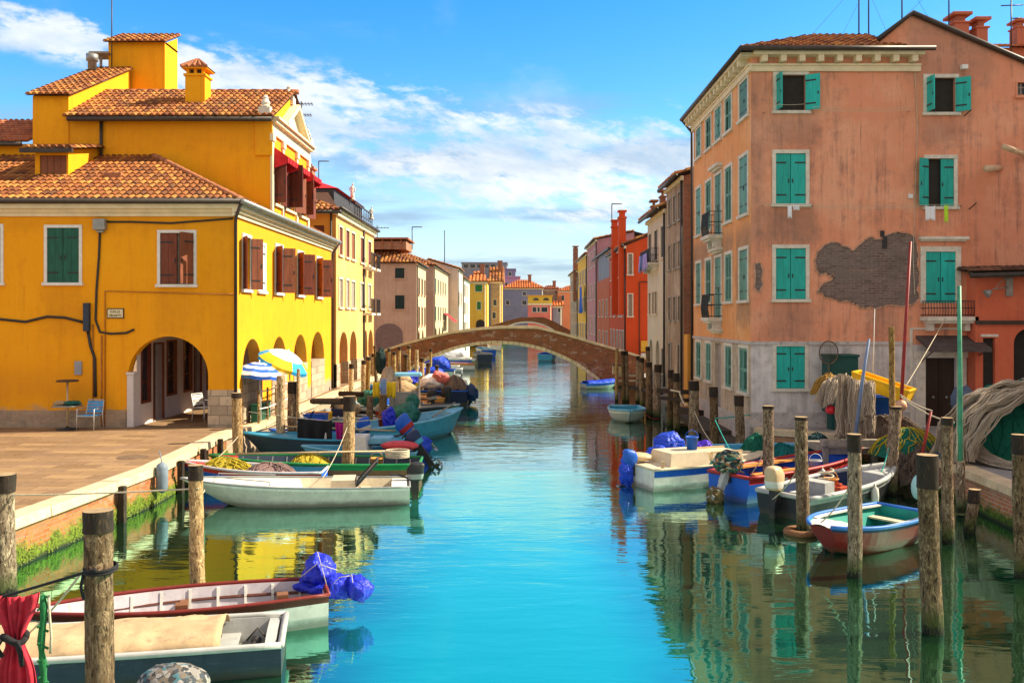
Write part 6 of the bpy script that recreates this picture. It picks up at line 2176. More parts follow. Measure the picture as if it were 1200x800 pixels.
q.grid(crimson_fn, 60, 26)
o = q.build('hanging_cloth', MAT['crimson'], None, True)
o.modifiers.new('thickness', 'SOLIDIFY').thickness = .006
tag(o, 'crimson cloth gathered with a black band hanging from the rope at the lower left', 'cloth')
q = MB()
q.tube([c0 + Vector((.1 * math.cos(a) + .0, .07 * math.sin(a) - .01, -.40 + .03 * math.sin(a * 2))) for a in [math.pi * k / 8 for k in range(17)]], .028, 8)
q.tube([c0 + Vector((.06, -.09, -.4)), c0 + Vector((.1, -.1, -.5)), c0 + Vector((.11, -.09, -.62))], [.03, .025, .02], 6)
q.tube([c0 + Vector((-.08, -.09, -.38)), c0 + Vector((-.12, -.09, -.46)), c0 + Vector((-.06, -.09, -.54))], [.03, .025, .02], 6)
tag(q.build('sash', MAT['ropek'], None, True), 'black band knotted round the crimson cloth', 'band')
q = MB()
tp = at(50, 697, 7.9)
q.tube([tp + Vector((.012 * math.sin(i * 1.1), .0, -i * .1)) for i in range(13)], [.02 + .016 * abs(math.sin(i * 1.3)) for i in range(13)], 7)
for i in range(26):
    z = -.05 * i
    a = i * 2.1
    q.tube([tp + Vector((0, 0, z)), tp + Vector((.05 * math.cos(a), .05 * math.sin(a), z - .02))], .012, 4)
tag(q.build('rope', MAT['ropeg'], None, True), 'frayed green rope hanging beside the crimson cloth', 'rope')
q = MB()
q.tube([at(57, 697, 7.9), at(58, 720, 7.9), at(60, 745, 7.9), at(59, 765, 7.9)], .012, 6)
tag(q.build('rope', MAT['ropeb'], None, True), 'thin grey rope end hanging just right of the green rope', 'rope')

# --- white speedboat ---
sp = boat('white open speedboat with cream deck and tilted dark windscreen moored at the left quay', (-2.42, 20.15), 187.5, 4.95, 1.4, .40, .60, BM['offwhite'], BM['white'], BM['cream'], BM['grey'], stern=.9, p=2.4, rake=1.0, foredeck=.5, aftdeck=.08, fm=BM['white'], floor=.1, thwarts=(.2,), flare=.74, strk=.06, railr=.022)
outboard(sp, -.1, -.15, .36, BM['black'], BM['black'], 0, 1.05, BM['grey'])
q = MB()
a = sp.matrix_basis
for sx in (-.33, .33):
    q.box(.95, 1.0, sx - .02, sx + .02, 0, .42, 0, Matrix.Translation((0, 0, .58)) @ Matrix.Rotation(0, 4, 'X'))
q = MB()
P4 = [(1.15, -.42, .42), (1.15, .42, .42), (.72, .36, .9), (.72, -.36, .9)]
for i in range(4):
    q.tube([P4[i], P4[(i + 1) % 4]], .025, 6, 0)
q.quad(*P4, 1)
mk('windscreen', q.mesh('windscreen', [MAT['iron'], paint('grey smoked screen', (.18, .17, .16), .1, .2)]), sp, a.copy())
q = MB()
q.box(1.15, 1.75, -.4, .4, .2, .54, taper=.05)
mk('console', q.mesh('console', [BM['cream']]), sp, a.copy())
q = MB()
for y in (-.5, .5):
    q.tube([(3.0, y * .9, .48), (3.0, y * .9, .56), (4.2, y * .45, .66), (4.2, y * .45, .55)], .012, 6)
mk('handrail', q.mesh('handrail', [MAT['greymetal']]), sp, a.copy())
# --- small blue boat with nets, green boat, blue grey boat ---
nb = boat('small blue boat with red strake heaped with nets behind the white speedboat', (-4.7, 21.9), 182, 3.5, 1.15, .38, .62, BM['blue'], BM['red'], BM['skyblue'], BM['lilacw'], foredeck=.2, fm=BM['red'])
heap('fishing_net', (-7.1, 21.85, .32), .75, .42, .34, MAT['netyellow'], 'yellow net heaped in the bow of the small blue boat', seed=3, strands=40)
heap('fishing_net', (-6.0, 21.75, .30), .7, .40, .26, MAT['netmauve'], 'mauve brown net spread beside the yellow one', seed=6, strands=40)
gr = boat('green open boat with grey blue ribbed inside moored behind the white speedboat', (-2.5, 23.2), 182, 5.4, 1.5, .38, .56, BM['brown'], BM['green'], BM['bluegrey'], BM['green'], ribs=True, tm=BM['grey'], thwarts=(.3, .62), flare=.84, foredeck=.12, fm=BM['red'], railr=.04)
heap('fishing_net', (-5.4, 23.3, .2), .6, .5, .35, MAT['netyellow'], 'small yellow heap of net amid the green boat', seed=8, strands=24)
q = MB()
for k in range(5):
    q.tube([(-3.1 + .3 * math.cos(t), 23.2 + .25 * math.sin(t), .5 + .04 * k) for t in [j * .4 + k for j in range(17)]], .02, 5)
tag(q.build('rope', MAT['ropeb'], None, True), 'coiled pale rope lying in the stern of the green boat', 'rope')
lb = boat('short light blue boat between the green boat and the dark blue grey one', (-2.75, 24.75), 180, 3.2, 1.15, .42, .55, BM['skyblue'], BM['lightblue'], BM['skyblue'], BM['lightblue'], aftdeck=.28, fm=BM['lightblue'])
outboard(lb, -.05, .1, .5, BM['darkblue'], BM['black'], 35, 1.15, BM['skyblue'])
wrap('cushion', (-3.2, 24.35, .62), (.5, .26, .13), paint('faded red vinyl', (.55, .05, .06), .2, .5, 3, .1, dirt=(.5, .2, .2)), 'faded red padded cover lying on the stern of the short light blue boat', 'cushion', 1, .05)
q = MB()
q.prism([(-.35, .0), (.35, 0), (.28, .3), (-.28, .3)], lambda p_, k: Vector((-3.75 + p_[0], 24.6 + .6 * k, .62 + p_[1] * .6)), 0)
tag(bevel(q.build('engine_box', [BM['lightblue']], None), .03), 'light blue wedge shaped box on the short light blue boat', 'box')
dg = boat('dark blue grey boat with pale bow deck under the hanging black cloth', (-3.3, 26.35), 181, 4.75, 1.5, .56, .72, BM['bluegrey'], BM['bluegrey'], BM['skyblue'], BM['skyblue'], foredeck=.45, fm=BM['skyblue'], aftdeck=.12, rake=.7)
outboard(dg, -.15, .0, .68, BM['blue'], BM['skyblue'], 40, 1.35, BM['red'])
rtent('motor_cover', (-2.75, 26.3, .35), (.26, .2, .3), MAT['cobalt'], 'bright blue cloth wrapped round the raised motor leg of the dark blue grey boat', 'motor cover', 3, tilt=-35)
cloth('hanging_cloth', (-6.3, 25.7, 1.22), (-5.3, 25.7, 1.15), .78, MAT['blackcloth'], 'black cloth hanging over a rope above the dark blue grey boat', 'cloth', 16, 10, .05, seed=2)
cloth('hanging_cloth', (-5.22, 25.7, 1.12), (-4.85, 25.7, 1.08), .55, MAT['magenta'], 'magenta cloth hanging right of the black one', 'cloth', 10, 10, .05, taper=.35, seed=1)
q = MB()
q.tube([(-7.7, 25.7, 1.4), (-6.3, 25.7, 1.22), (-4.85, 25.7, 1.09), (-3.9, 25.7, 1.2)], .012, 5)
tag(q.build('rope', MAT['ropeb'], None, True), 'rope carrying the black and magenta cloths', 'rope')
# --- light blue boat with green tarpaulin ---
fb = boat('light blue wooden boat pointing out into the canal with a green tarpaulin', (-5.1, 28.6), 49, 4.75, 1.6, .58, .84, BM['skyblue'], BM['skyblue'], BM['lightblue'], BM['lightblue'], thwarts=(.5, .75), flare=.74, rake=.55, foredeck=.16, p=2.0, railr=.045, strk=.1)
rtent('tarpaulin', (-3.75, 30.1, .86), (.62, .5, .42), MAT['greentarp'], 'dark green tarpaulin over a hump amid the light blue wooden boat', 'tarpaulin', 7)
rtent('tarpaulin', (-3.55, 30.5, 1.25), (.25, .22, .26), MAT['greentarp'], 'small green bundle on top of the dark green tarpaulin', 'tarpaulin', 12)
q = MB()
q.tube([(-2.9, 30.6, .7), (-2.2, 31.6, 1.1)], .03, 6)
tag(q.build('oar', MAT['oldwood'], None, True), 'grey wooden oar leaning in the bow of the light blue wooden boat', 'oar')
# --- work boat with canopy ---
wk = boat('dark grey work boat with white canopy roof and grey side board', (-6.6, 34.2), 4, 4.4, 1.6, .6, .75, BM['grey'], BM['black'], BM['grey'], BM['bluegrey'], thwarts=(.3,))
q = MB()
q.box(1.9, 2.95, -.55, .5, 1.88, 1.98, 0, taper=.04)
for x in (2.0, 2.85):
    for y in (-.45, .42):
        q.tube([(x, y, .6), (x, y, 1.9)], .02, 6, 1)
mk('canopy', q.mesh('canopy', [BM['lightblue'], MAT['oldwood']]), wk, wk.matrix_basis.copy())
q = MB()
q.box(-4.55, -3.55, 31.9, 31.98, .95, 1.45); q.box(-4.5, -4.4, 31.85, 31.9, .5, 1.5); q.box(-3.7, -3.6, 31.85, 31.9, .5, 1.5)
tag(q.build('side_board', BM['grey'], None), 'grey painted board standing behind the green tarpaulin', 'board')
q = MB()
for i, (x, z) in enumerate(((-4.45, .62), (-4.1, .6), (-3.8, .64))):
    q.box(x, x + .28, 31.2, 31.5, z, z + .24)
tag(bevel(q.build('engine_box', BM['deckgrey'], None), .02), 'grey engine boxes under the grey painted board', 'engine box')
for i, (px0, px1, py, col, lab) in enumerate(((437, 445, 447, 'netyellow', 'yellow cloth hanging left of the pale blue shirt on the mooring posts'), (453, 464, 447, 'netyellow', 'yellow cloth hanging right of the pale blue shirt on the mooring posts'), (446, 453, 443, 'shirt', 'pale blue shirt hanging from a mooring post between two yellow cloths'))):
    if 'shirt' not in MAT:
        MAT['shirt'] = paint('pale blue cotton', (.25, .36, .58), .2, .85)
        MAT['yellowcl'] = paint('yellow oilskin', (.88, .58, .015), .15, .6)
    cloth('hanging_cloth', at(px0, py, 30.9 - .2 * (i == 2)), at(px1, py, 30.9 - .2 * (i == 2)), .55 if i < 2 else .8, MAT['shirt' if i == 2 else 'yellowcl'], lab, 'cloth', 8, 8, .05, seed=i)
heap('bundle', at(455, 447, 32), .3, .25, .5, MAT['netbeige'], 'beige bundle of net on a post beside the white canopy', 'net bundle', 3, strands=26, fold=.25)
wrap('bundle', at(446, 423, 33), (.17, .17, .42), paint('black green net bag', (.012, .03, .03), .3, .9), 'black net bag hanging on a mooring post before the bridge', 'net bag', 2, .2)
rtent('bundle', at(456, 490, 29.2), (.26, .22, .42), MAT['bluetarp'], 'blue wrapped bundle standing behind the pale mooring posts', 'bundle', 8)
# --- navy boat before the bridge, boats beyond it ---
nv = boat('navy blue boat heaped with white and red cloth near the bridge', (-2.35, 42.6), 181, 5.0, 1.8, .66, .8, BM['navy'], BM['navy'], BM['navy'], BM['blue'], stern=.9)
rtent('motor_cover', (-2.15, 42.5, .55), (.32, .3, .45), paint('dark blue cover', (.015, .04, .11), .3, .5), 'dark blue cover over the motor of the navy boat', 'motor cover', 6, tilt=-20)
rtent('cloth_heap', (-4.0, 42.6, 1.05), (.75, .5, .42), MAT['whitecloth'], 'white cloth heaped on the navy boat', 'cloth', 4)
rtent('cloth_heap', (-3.55, 42.3, 1.3), (.5, .3, .28), paint('red and white check', (.6, .12, .1), .5, .8, 14, 0, dirt=(.75, .7, .68), dk=.5), 'red and white checked cloth over the white heap on the navy boat', 'cloth', 5, tilt=25)
heap('fishing_net', (-2.95, 42.5, .7), .55, .6, .65, MAT['netbrown'], 'brown net heaped in the stern of the navy boat', seed=4, strands=30)
b2 = boat('blue boat under a white cover beyond the left end of the brick bridge', (-3.75, 73.5), 182, 4.4, 2.0, .75, .9, BM['blue'], BM['white'], BM['white'], BM['white'])
rtent('tarpaulin', (-5.5, 73.4, 1.1), (1.6, .85, .75), MAT['whitecloth'], 'white cover over the blue boat beyond the brick bridge', 'tarpaulin', 6)
boat('small brown boat just in front of the blue boat with white cover', (-4.3, 66.5), 181, 3.4, 1.5, .5, .7, BM['brown'], BM['white'], BM['brown'], BM['white'])
b3 = boat('dark teal boat farther down the canal beyond the brick bridge', (-2.9, 80), 100, 3.4, 1.7, .8, .9, BM['bluegrey'], BM['grey'], BM['grey'], BM['grey'])
boat('bright blue boat with white gunwale seen small under the bridge arch', (-2.9, 92), 104, 4, 1.9, .8, 1.0, BM['blue'], BM['white'], BM['lightblue'], BM['white'], thwarts=(.4,))
boat('tiny boat with yellow cover farthest down the left bank', (-2.6, 110), 100, 3, 1.7, .7, .9, BM['white'], BM['orange'], BM['orange'], BM['white'])
boat('blue boat moored on the right bank seen under the bridge arch', (2.6, 84), 80, 3.6, 1.7, .6, .8, BM['skyblue'], BM['blue'], BM['blue'], BM['lightblue'], thwarts=(.4,))
bd = boat('small dinghy under bright blue sheet at the right foot of the brick bridge', (3.8, 51.6), 20, 2.3, 1.1, .3, .42, BM['grey'], BM['blue'], BM['blue'], BM['blue'])
cover_sheet(bd, .05, .95, 2.3, 1.1, .02, MAT['cobalt'], 'bright blue sheet over the dinghy at the foot of the bridge', crown=.1, fns=hull_fns(2.3, 1.1, .3, .42, .82, 2.3, .45, .03))

# --- right bank ---
dn = boat('small pale skiff with sky blue inside lying alone in front of the right hand posts', (4.45, 37.3), 268, 2.9, 1.45, .42, .52, BM['deckgrey'], BM['white'], BM['skyblue'], BM['lightblue'], thwarts=(.35, .65), tm=BM['lightblue'], stern=.8, p=2.6, floor=.14, railr=.045, flare=.7)
kb = boat('white cabin boat with blue side stripe and cream hatch covers on the right', (2.95, 21.75), 22, 3.7, 1.55, .5, .62, BM['white'], BM['blue'], BM['cream'], BM['cream'], stern=.96, p=3, bottom=BM['weedhull'], strk=.17, aftdeck=.2, fm=BM['cream'], flare=.92, foredeck=.3)
q = MB()
q.box(.55, 1.75, -.55, .55, .42, .82, 0, taper=.1)
mk('hatch', q.mesh('hatch', [BM['cream']]), kb, kb.matrix_basis.copy())
q = MB()
q.box(1.78, 2.75, -.5, .5, .42, .76, 0, taper=.06)
q.box(1.8, 2.73, -.42, -.36, .74, .80, 1); q.box(1.8, 2.73, .36, .42, .74, .80, 1)
mk('hatch', q.mesh('hatch', [BM['cream'], BM['palewood']]), kb, kb.matrix_basis.copy())
q = MB()
q.tube([(.3, -.62, .5), (.3, -.62, .68)], .045, 8)
mk('bollard', q.mesh('bollard', [BM['palewood']]), kb, kb.matrix_basis.copy())
outboard(kb, -.12, .25, .42, BM['blue'], BM['blue'], 12, 1.0, BM['blue'])
rtent('motor_cover', loc2(kb, -.2, .25, .32), (.19, .17, .42), MAT['cobalt'], 'bright blue cover over the motor of the white cabin boat', 'motor cover', 2)
wrap('cushion', loc2(kb, .2, .35, .66), (.32, .24, .11), BM['tan'], 'tan fuel tank lying on the stern of the white cabin boat', 'fuel tank', 3, .03)
rtent('tarpaulin', at(783, 521, 23.9), (.42, .36, .40), MAT['cobalt'], 'round blue tarpaulin bundle behind the white cabin boat', 'tarpaulin', 3)
rtent('tarpaulin', at(768, 533, 23.6), (.42, .3, .24), MAT['cobalt'], 'lower blue tarpaulin bundle sloping down beside the round one', 'tarpaulin', 4, tilt=-20)
lbr = boat('long light blue boat moored across behind the white cabin boat', (3.9, 24.45), 2, 4.9, 1.3, .5, .62, BM['skyblue'], BM['lightblue'], BM['skyblue'], BM['lightblue'], foredeck=.5, fm=BM['lightblue'], aftdeck=.12)
rtent('tarpaulin', at(824, 525, 23.9), (.32, .3, .22), MAT['purpletarp'], 'violet tarpaulin bundle on the long light blue boat', 'tarpaulin', 7)
heap('fishing_net', at(886, 540, 23.6), .5, .5, .68, MAT['netgreen'], 'bright green net piled on the long light blue boat', seed=2, strands=70)
heap('fishing_net', at(918, 540, 23.4), .55, .4, .42, MAT['netteal'], 'teal net piled right of the bright green one', seed=5, strands=50)
mb = boat('large blue boat with red gunwale and orange side planks on the right', (4.75, 20.15), 35, 5.0, 1.4, .56, .74, BM['blue'], BM['red'], BM['blue'], BM['red'], thwarts=(.12, .3, .5), tm=BM['red'], stern=.86, floor=.1, p=2.6, railr=.045, strk=.14)
q = MB()
q.box(.8, 3.2, .42, .66, .56, .60); q.box(.9, 3.0, -.0, .14, .44, .48)
mk('side_plank', q.mesh('side_plank', [BM['orange']]), mb, mb.matrix_basis.copy())
outboard(mb, -.05, .0, .62, BM['black'], BM['deckgrey'], 28, 1.1)
rtent('motor_cover', loc2(mb, -.02, 0, .86), (.36, .29, .30), MAT['camo'], 'camouflage cloth wrapped round the motor of the large blue boat', 'motor cover', 11, tilt=20)
wrap('weed_bundle', loc2(mb, -.42, .02, .12), (.15, .14, .17), paint('slimy brown weed', (.14, .10, .04), .4, .8, 12, .5, 30), 'brown weed fouling the raised propeller of the large blue boat', 'weed', 5, .35)
heap('fishing_net', at(848, 552, 22), .5, .3, .3, MAT['netyellow'], 'mixed yellow green net between the white cabin boat and the large blue boat', seed=12, strands=40, mat2=MAT['netteal'])
gs = boat('grey skiff with beige outboard motor on the right', (5.45, 18.4), 38, 4.3, 1.42, .46, .66, BM['black'], BM['grey'], BM['darkblue'], BM['deckgrey'], thwarts=(.28,), tm=BM['deckgrey'], stern=.9, foredeck=.26, fm=BM['deckgrey'], railr=.055, floor=.08)
outboard(gs, -.12, .1, .5, BM['tan'], BM['black'], 4, 1.25, BM['white'], steer=10)
q = MB()
q.box(1.05, 1.4, -.3, .3, .2, .62, 0, Matrix.Translation((0, 0, 0)))
mk('seat', q.mesh('seat', [BM['deckgrey']]), gs, gs.matrix_basis.copy())
q = MB()
q.box(-.16, .16, -.12, .12, 0, .24, 0); q.box(-.05, .05, -.05, .05, .24, .3, 0)
q.v = [loc2(gs, 1.9 + v.x, -.1 + v.y, .2 + v.z) for v in q.v]
tag(bevel(q.build('fuel_can', BM['hullred'], None), .02), 'red fuel can standing in the grey skiff', 'fuel can')
q = MB()
q.tube([loc2(gs, 1.7 + .16 * math.cos(t), .1 + .16 * math.sin(t), .55 + .02 * t) for t in [k * .5 for k in range(26)]], .018, 5)
tag(q.build('rope', MAT['ropeb'], None, True), 'loop of pale rope lying in the grey skiff', 'rope')
rb = boat('red hulled rowing boat with blue gunwale and turquoise inside on the right', (7.4, 17.05), 217, 2.75, 1.4, .46, .52, BM['redhull2'], BM['darkblue'], BM['teal'], BM['midblue'], thwarts=(.12, .55), tm=BM['cream'], stern=.86, p=3.2, bowend=.3, rake=.35, foredeck=.22, fm=BM['white'], railr=.036, strk=.07, flare=.72)
q = MB()
hb_, sz_, px_ = hull_fns(2.75, 1.4, .46, .52, .86, 3.2, .35, .3)
for s in (1, -1):
    q = MB()
    pts = [(px_(t, 9), s * (hb_(t) - .09), sz_(t) + .006) for t in [k / 14 for k in range(12)]]
    for A_, B_ in zip(pts, pts[1:]):
        q.add([(A_[0], A_[1] - .045, A_[2]), (B_[0], B_[1] - .045, B_[2]), (B_[0], B_[1] + .045, B_[2]), (A_[0], A_[1] + .045, A_[2]),
               (A_[0], A_[1] - .045, A_[2] - .025), (B_[0], B_[1] - .045, B_[2] - .025), (B_[0], B_[1] + .045, B_[2] - .025), (A_[0], A_[1] + .045, A_[2] - .025)], [(0, 1, 2, 3), (7, 6, 5, 4), (0, 4, 5, 1), (2, 6, 7, 3)])
    mk('side_deck', q.mesh('side_deck', [BM['white']]), rb, rb.matrix_basis.copy())
q = MB()
q.tube([loc2(rb, 1.2, .25, .3), loc2(rb, 2.0, .15, .36), loc2(rb, 2.3, .12, .4)], [.025, .03, .05], 7)
tag(q.build('oar', BM['lightblue'], None, True), 'pale blue oar lying in the red hulled rowing boat', 'oar')
wrap('buoy', at(1076, 571, 17.9), (.13, .13, .24), paint('pale turquoise plastic', (.35, .6, .58), .1, .4), 'pale turquoise plastic float hanging by the stern of the red hulled boat', 'float', 1, .03)

# --- more craft filling the left moorings ---
extra = (('narrow pale grey boat moored between the work boat and the navy boat', (-3.9, 37.0), 183, 3.6, 1.3, 'deckgrey', 'white', 'lightblue'),
         ('brown wooden boat moored just before the navy boat', (-3.2, 39.6), 181, 4.4, 1.4, 'brown', 'orange', 'palewood'),
         ('white boat with sky blue inside moored just behind the navy boat', (-2.9, 45.4), 180, 4.6, 1.5, 'white', 'skyblue', 'skyblue'),
         ('teal boat moored nearest the foot of the brick bridge on the left', (-3.4, 48.4), 182, 4.2, 1.5, 'teal', 'white', 'teal'),
         ('dark boat lying along the low quay behind the green tarpaulin', (-7.0, 30.2), 88, 3.8, 1.2, 'bluegrey', 'grey', 'grey'),
         ('white boat moored first beyond the brick bridge on the left', (-4.2, 60.5), 181, 3.6, 1.5, 'white', 'blue', 'white'),
         ('green boat moored beyond the blue boat with white cover', (-3.6, 77.2), 182, 3.6, 1.5, 'green', 'white', 'white'))
for i, (lb_, lc, hd, L_, B_, o_, s_, n_) in enumerate(extra):
    r_ = boat(lb_, lc, hd, L_, B_, .5 + .05 * (i % 3), .68 + .05 * (i % 2), BM[o_], BM[s_], BM[n_], BM[s_], thwarts=(.3, .6), foredeck=.2 * (i % 2), fm=BM[s_])
    if i in (1, 2, 3):
        outboard(r_, -.08, .05, .52, BM[('black', 'white', 'grey')[i - 1]], BM['black'], (8, 30, 0)[i - 1], 1.2, BM['red'] if i == 2 else None)
rtent('tarpaulin', (-5.2, 39.6, .9), (.9, .55, .45), MAT['canvas'], 'sand coloured cover humped over the brown wooden boat', 'tarpaulin', 4)
heap('fishing_net', (-4.6, 36.9, .35), .8, .5, .6, MAT['netbrown'], 'brown net heaped in the narrow pale grey boat', seed=51, strands=30)
rtent('tarpaulin', (-4.6, 48.4, .95), (.9, .6, .5), MAT['cobalt'], 'bright blue cover over the teal boat by the bridge', 'tarpaulin', 9)
for i, (x, y, w, h_, m_) in enumerate(((-6.6, 29.4, .35, .5, 'bluetub'), (-6.9, 31.2, .4, .35, 'yellowcrate'), (-5.7, 36.4, .45, .4, 'bluetub'), (-5.2, 45.3, .5, .4, 'yellowcrate'))):
    if 'bluetub' not in MAT:
        MAT['bluetub'] = paint('blue plastic', (.012, .09, .46), .15, .35, 4, .1, dirt=(.02, .1, .35))
        MAT['yellowcrate'] = paint('yellow plastic', (.78, .46, .01), .15, .4, 4, .1, dirt=(.5, .3, .03))
    q = MB()
    z0 = .42
    q.box(x - w, x + w, y - w * .6, y + w * .6, z0, z0 + .03)
    for s in (-1, 1):
        q.box(x - w, x + w, y + s * w * .6 - .012, y + s * w * .6 + .012, z0 + .03, z0 + h_); q.box(x + s * w - .012, x + s * w + .012, y - w * .6, y + w * .6, z0 + .03, z0 + h_)
        q.box(x - w - .02, x + w + .02, y + s * w * .6 - .03, y + s * w * .6 + .03, z0 + h_, z0 + h_ + .04)
    tag(q.build('fish_crate', MAT[m_], None), ['blue fish crate in the dark boat along the low quay', 'yellow fish crate in the dark boat along the low quay', 'blue fish crate in the narrow pale grey boat', 'yellow fish crate in the white boat behind the navy boat'][i], 'crate')

# --- small gear lying about in the boats ---


def bucket(x, y, z, mat, label, r=.16):
    q = MB()
    q.lathe([(r * .78, 0), (r, .3), (r * 1.06, .3), (r * 1.06, .325), (r * .94, .325), (r * .74, .02), (.01, .02)], 14, (x, y, z))
    q.tube([(x + r * math.cos(t), y + .02, z + .3 + r * 1.1 * math.sin(t)) for t in [math.pi * k / 8 for k in range(9)]], .008, 5)
    return tag(q.build('bucket', mat, None, True), label, 'bucket')


bucket(-3.6, 23.0, .18, BM['orange'], 'orange bucket standing in the stern of the green boat')
bucket(-6.3, 26.3, .72, BM['white'], 'white bucket on the bow deck of the dark blue grey boat')
bucket(-4.4, 29.3, .55, BM['hullred'], 'red bucket in the stern of the light blue wooden boat')
bucket(4.35, 22.3, .82, BM['blue'], 'blue bucket standing on the hatch of the white cabin boat')
bucket(7.3, 21.9, .3, BM['white'], 'white bucket amid the large blue boat')
bucket(6.9, 19.7, .25, BM['orange'], 'orange bucket in the bow of the grey skiff')
bucket(-4.7, 34.3, .5, BM['black'], 'black bucket in the dark grey work boat')
for i, (rt, x, y, z, lb_) in enumerate(((dg, 2.2, .5, .66, 'dark blue grey boat'), (fb, 1.6, -.78, .45, 'light blue wooden boat'), (mb, 2.4, -.72, .38, 'large blue boat'), (kb, 2.2, -.84, .25, 'white cabin boat'), (gs, 2.2, -.76, .3, 'grey skiff'))):
    q = MB()
    c_ = loc2(rt, x, y, z)
    q.lathe([(.02, -.2), (.075, -.14), (.085, 0), (.075, .14), (.02, .2), (.015, .26)], 10, c_)
    tag(q.build('fender', BM[('white', 'orange', 'white', 'blue', 'white')[i]], None, True), 'small ' + ('white', 'orange', 'white', 'blue', 'white')[i] + ' fender hanging on the side of the ' + lb_, 'fender')
q = MB()
q.box(1.9, 2.6, -.45, .45, .35, .85, 0, taper=.08)
q.quad((2.62, -.42, .86), (2.62, .42, .86), (2.45, .36, 1.25), (2.45, -.36, 1.25), 1)
mk('console', q.mesh('console', [BM['white'], MAT['pane']]), lb, lb.matrix_basis.copy() @ Matrix.Translation((-.6, 0, 0)))
q = MB()
q.box(1.2, 1.9, -.5, .5, .4, .95, 0, taper=.08)
q.quad((1.92, -.45, .96), (1.92, .45, .96), (1.72, .38, 1.4), (1.72, -.38, 1.4), 1)
mk('console', q.mesh('console', [BM['deckgrey'], MAT['pane']]), nv, nv.matrix_basis.copy() @ Matrix.Translation((2.2, 0, 0)))
for i, (lb_, p0, p1) in enumerate((('long pole lying across the green boat', (-7.2, 22.9, .62), (-3.4, 23.5, .6)), ('boat hook lying along the dark blue grey boat', (-7.0, 26.8, .85), (-3.6, 26.5, .75)), ('oar lying across the narrow pale grey boat', (-6.8, 37.2, .75), (-4.2, 36.8, .7)), ('oar lying along the brown wooden boat', (-6.8, 39.3, .8), (-3.6, 39.4, .75)))):
    q = MB()
    q.tube([p0, p1], .025, 6)
    tag(q.build('oar', BM['palewood'], None, True), lb_, 'pole')

more = (('small white boat with blue stripe tucked behind the dark blue grey boat', (-4.75, 27.75), 182, 2.9, 1.1, 'white', 'blue', 'lightblue', 20),
        ('small navy boat tucked behind the light blue wooden boat', (-5.0, 32.3), 186, 2.7, 1.1, 'navy', 'white', 'grey', 0),
        ('orange striped boat beside the narrow pale grey boat', (-3.7, 38.3), 179, 3.6, 1.2, 'white', 'orange', 'cream', 10),
        ('small red boat moored right behind the navy boat near the bridge', (-2.6, 44.0), 180, 3.4, 1.2, 'hullred', 'white', 'cream', 25),
        ('grey boat moored beyond the brick bridge behind the first white one', (-3.9, 63.6), 180, 3.6, 1.5, 'grey', 'white', 'blue', None),
        ('white boat with orange stripe moored far beyond the brick bridge', (-3.3, 69.8), 182, 3.2, 1.6, 'white', 'orange', 'blue', None))
for i, (lb_, lc, hd, L_, B_, o_, s_, n_, tl_) in enumerate(more):
    r_ = boat(lb_, lc, hd, L_, B_, .46 + .06 * (i % 2), .64, BM[o_], BM[s_], BM[n_], BM[s_], thwarts=(.35, .6), foredeck=.22, fm=BM[o_])
    if tl_ is not None:
        outboard(r_, -.06, .0, .5, BM[('blue', 'grey', 'black', 'white')[i]], BM['black'], tl_, 1.15, BM[('white', 'red', 'grey', 'blue')[i]])
        q = MB()
        q.box(1.2, 1.7, -.36, .36, .3, .85, 0, taper=.06)
        q.quad((1.72, -.33, .86), (1.72, .33, .86), (1.55, .28, 1.22), (1.55, -.28, 1.22), 1)
        mk('console', q.mesh('console', [BM[o_], MAT['pane']]), r_, r_.matrix_basis.copy())
for i, (p_, rd, m_, lb_) in enumerate((((-6.3, 27.8, .72), (.55, .42, .26), 'bluetarp', 'blue tarpaulin humped on the small white boat with blue stripe'), ((-6.2, 32.4, .8), (.6, .45, .35), 'canvas', 'sand coloured cover on the small navy boat'),
                                        ((-5.6, 34.2, 1.0), (.5, .4, .35), 'greentarp', 'green cover on the bow of the dark grey work boat'), ((-5.4, 45.4, 1.0), (.7, .55, .45), 'bluetarp', 'blue cover on the bow of the white boat with sky blue inside'),
                                        ((-5.6, 42.6, 1.05), (.7, .6, .45), 'canvas', 'sand coloured cover on the bow of the navy boat'), ((-5.3, 60.4, 1.0), (1.0, .65, .5), 'cobalt', 'bright blue cover on the first white boat beyond the bridge'))):
    rtent('tarpaulin', p_, rd, MAT[m_], lb_, 'tarpaulin', 20 + i)

# ================= mooring posts =================


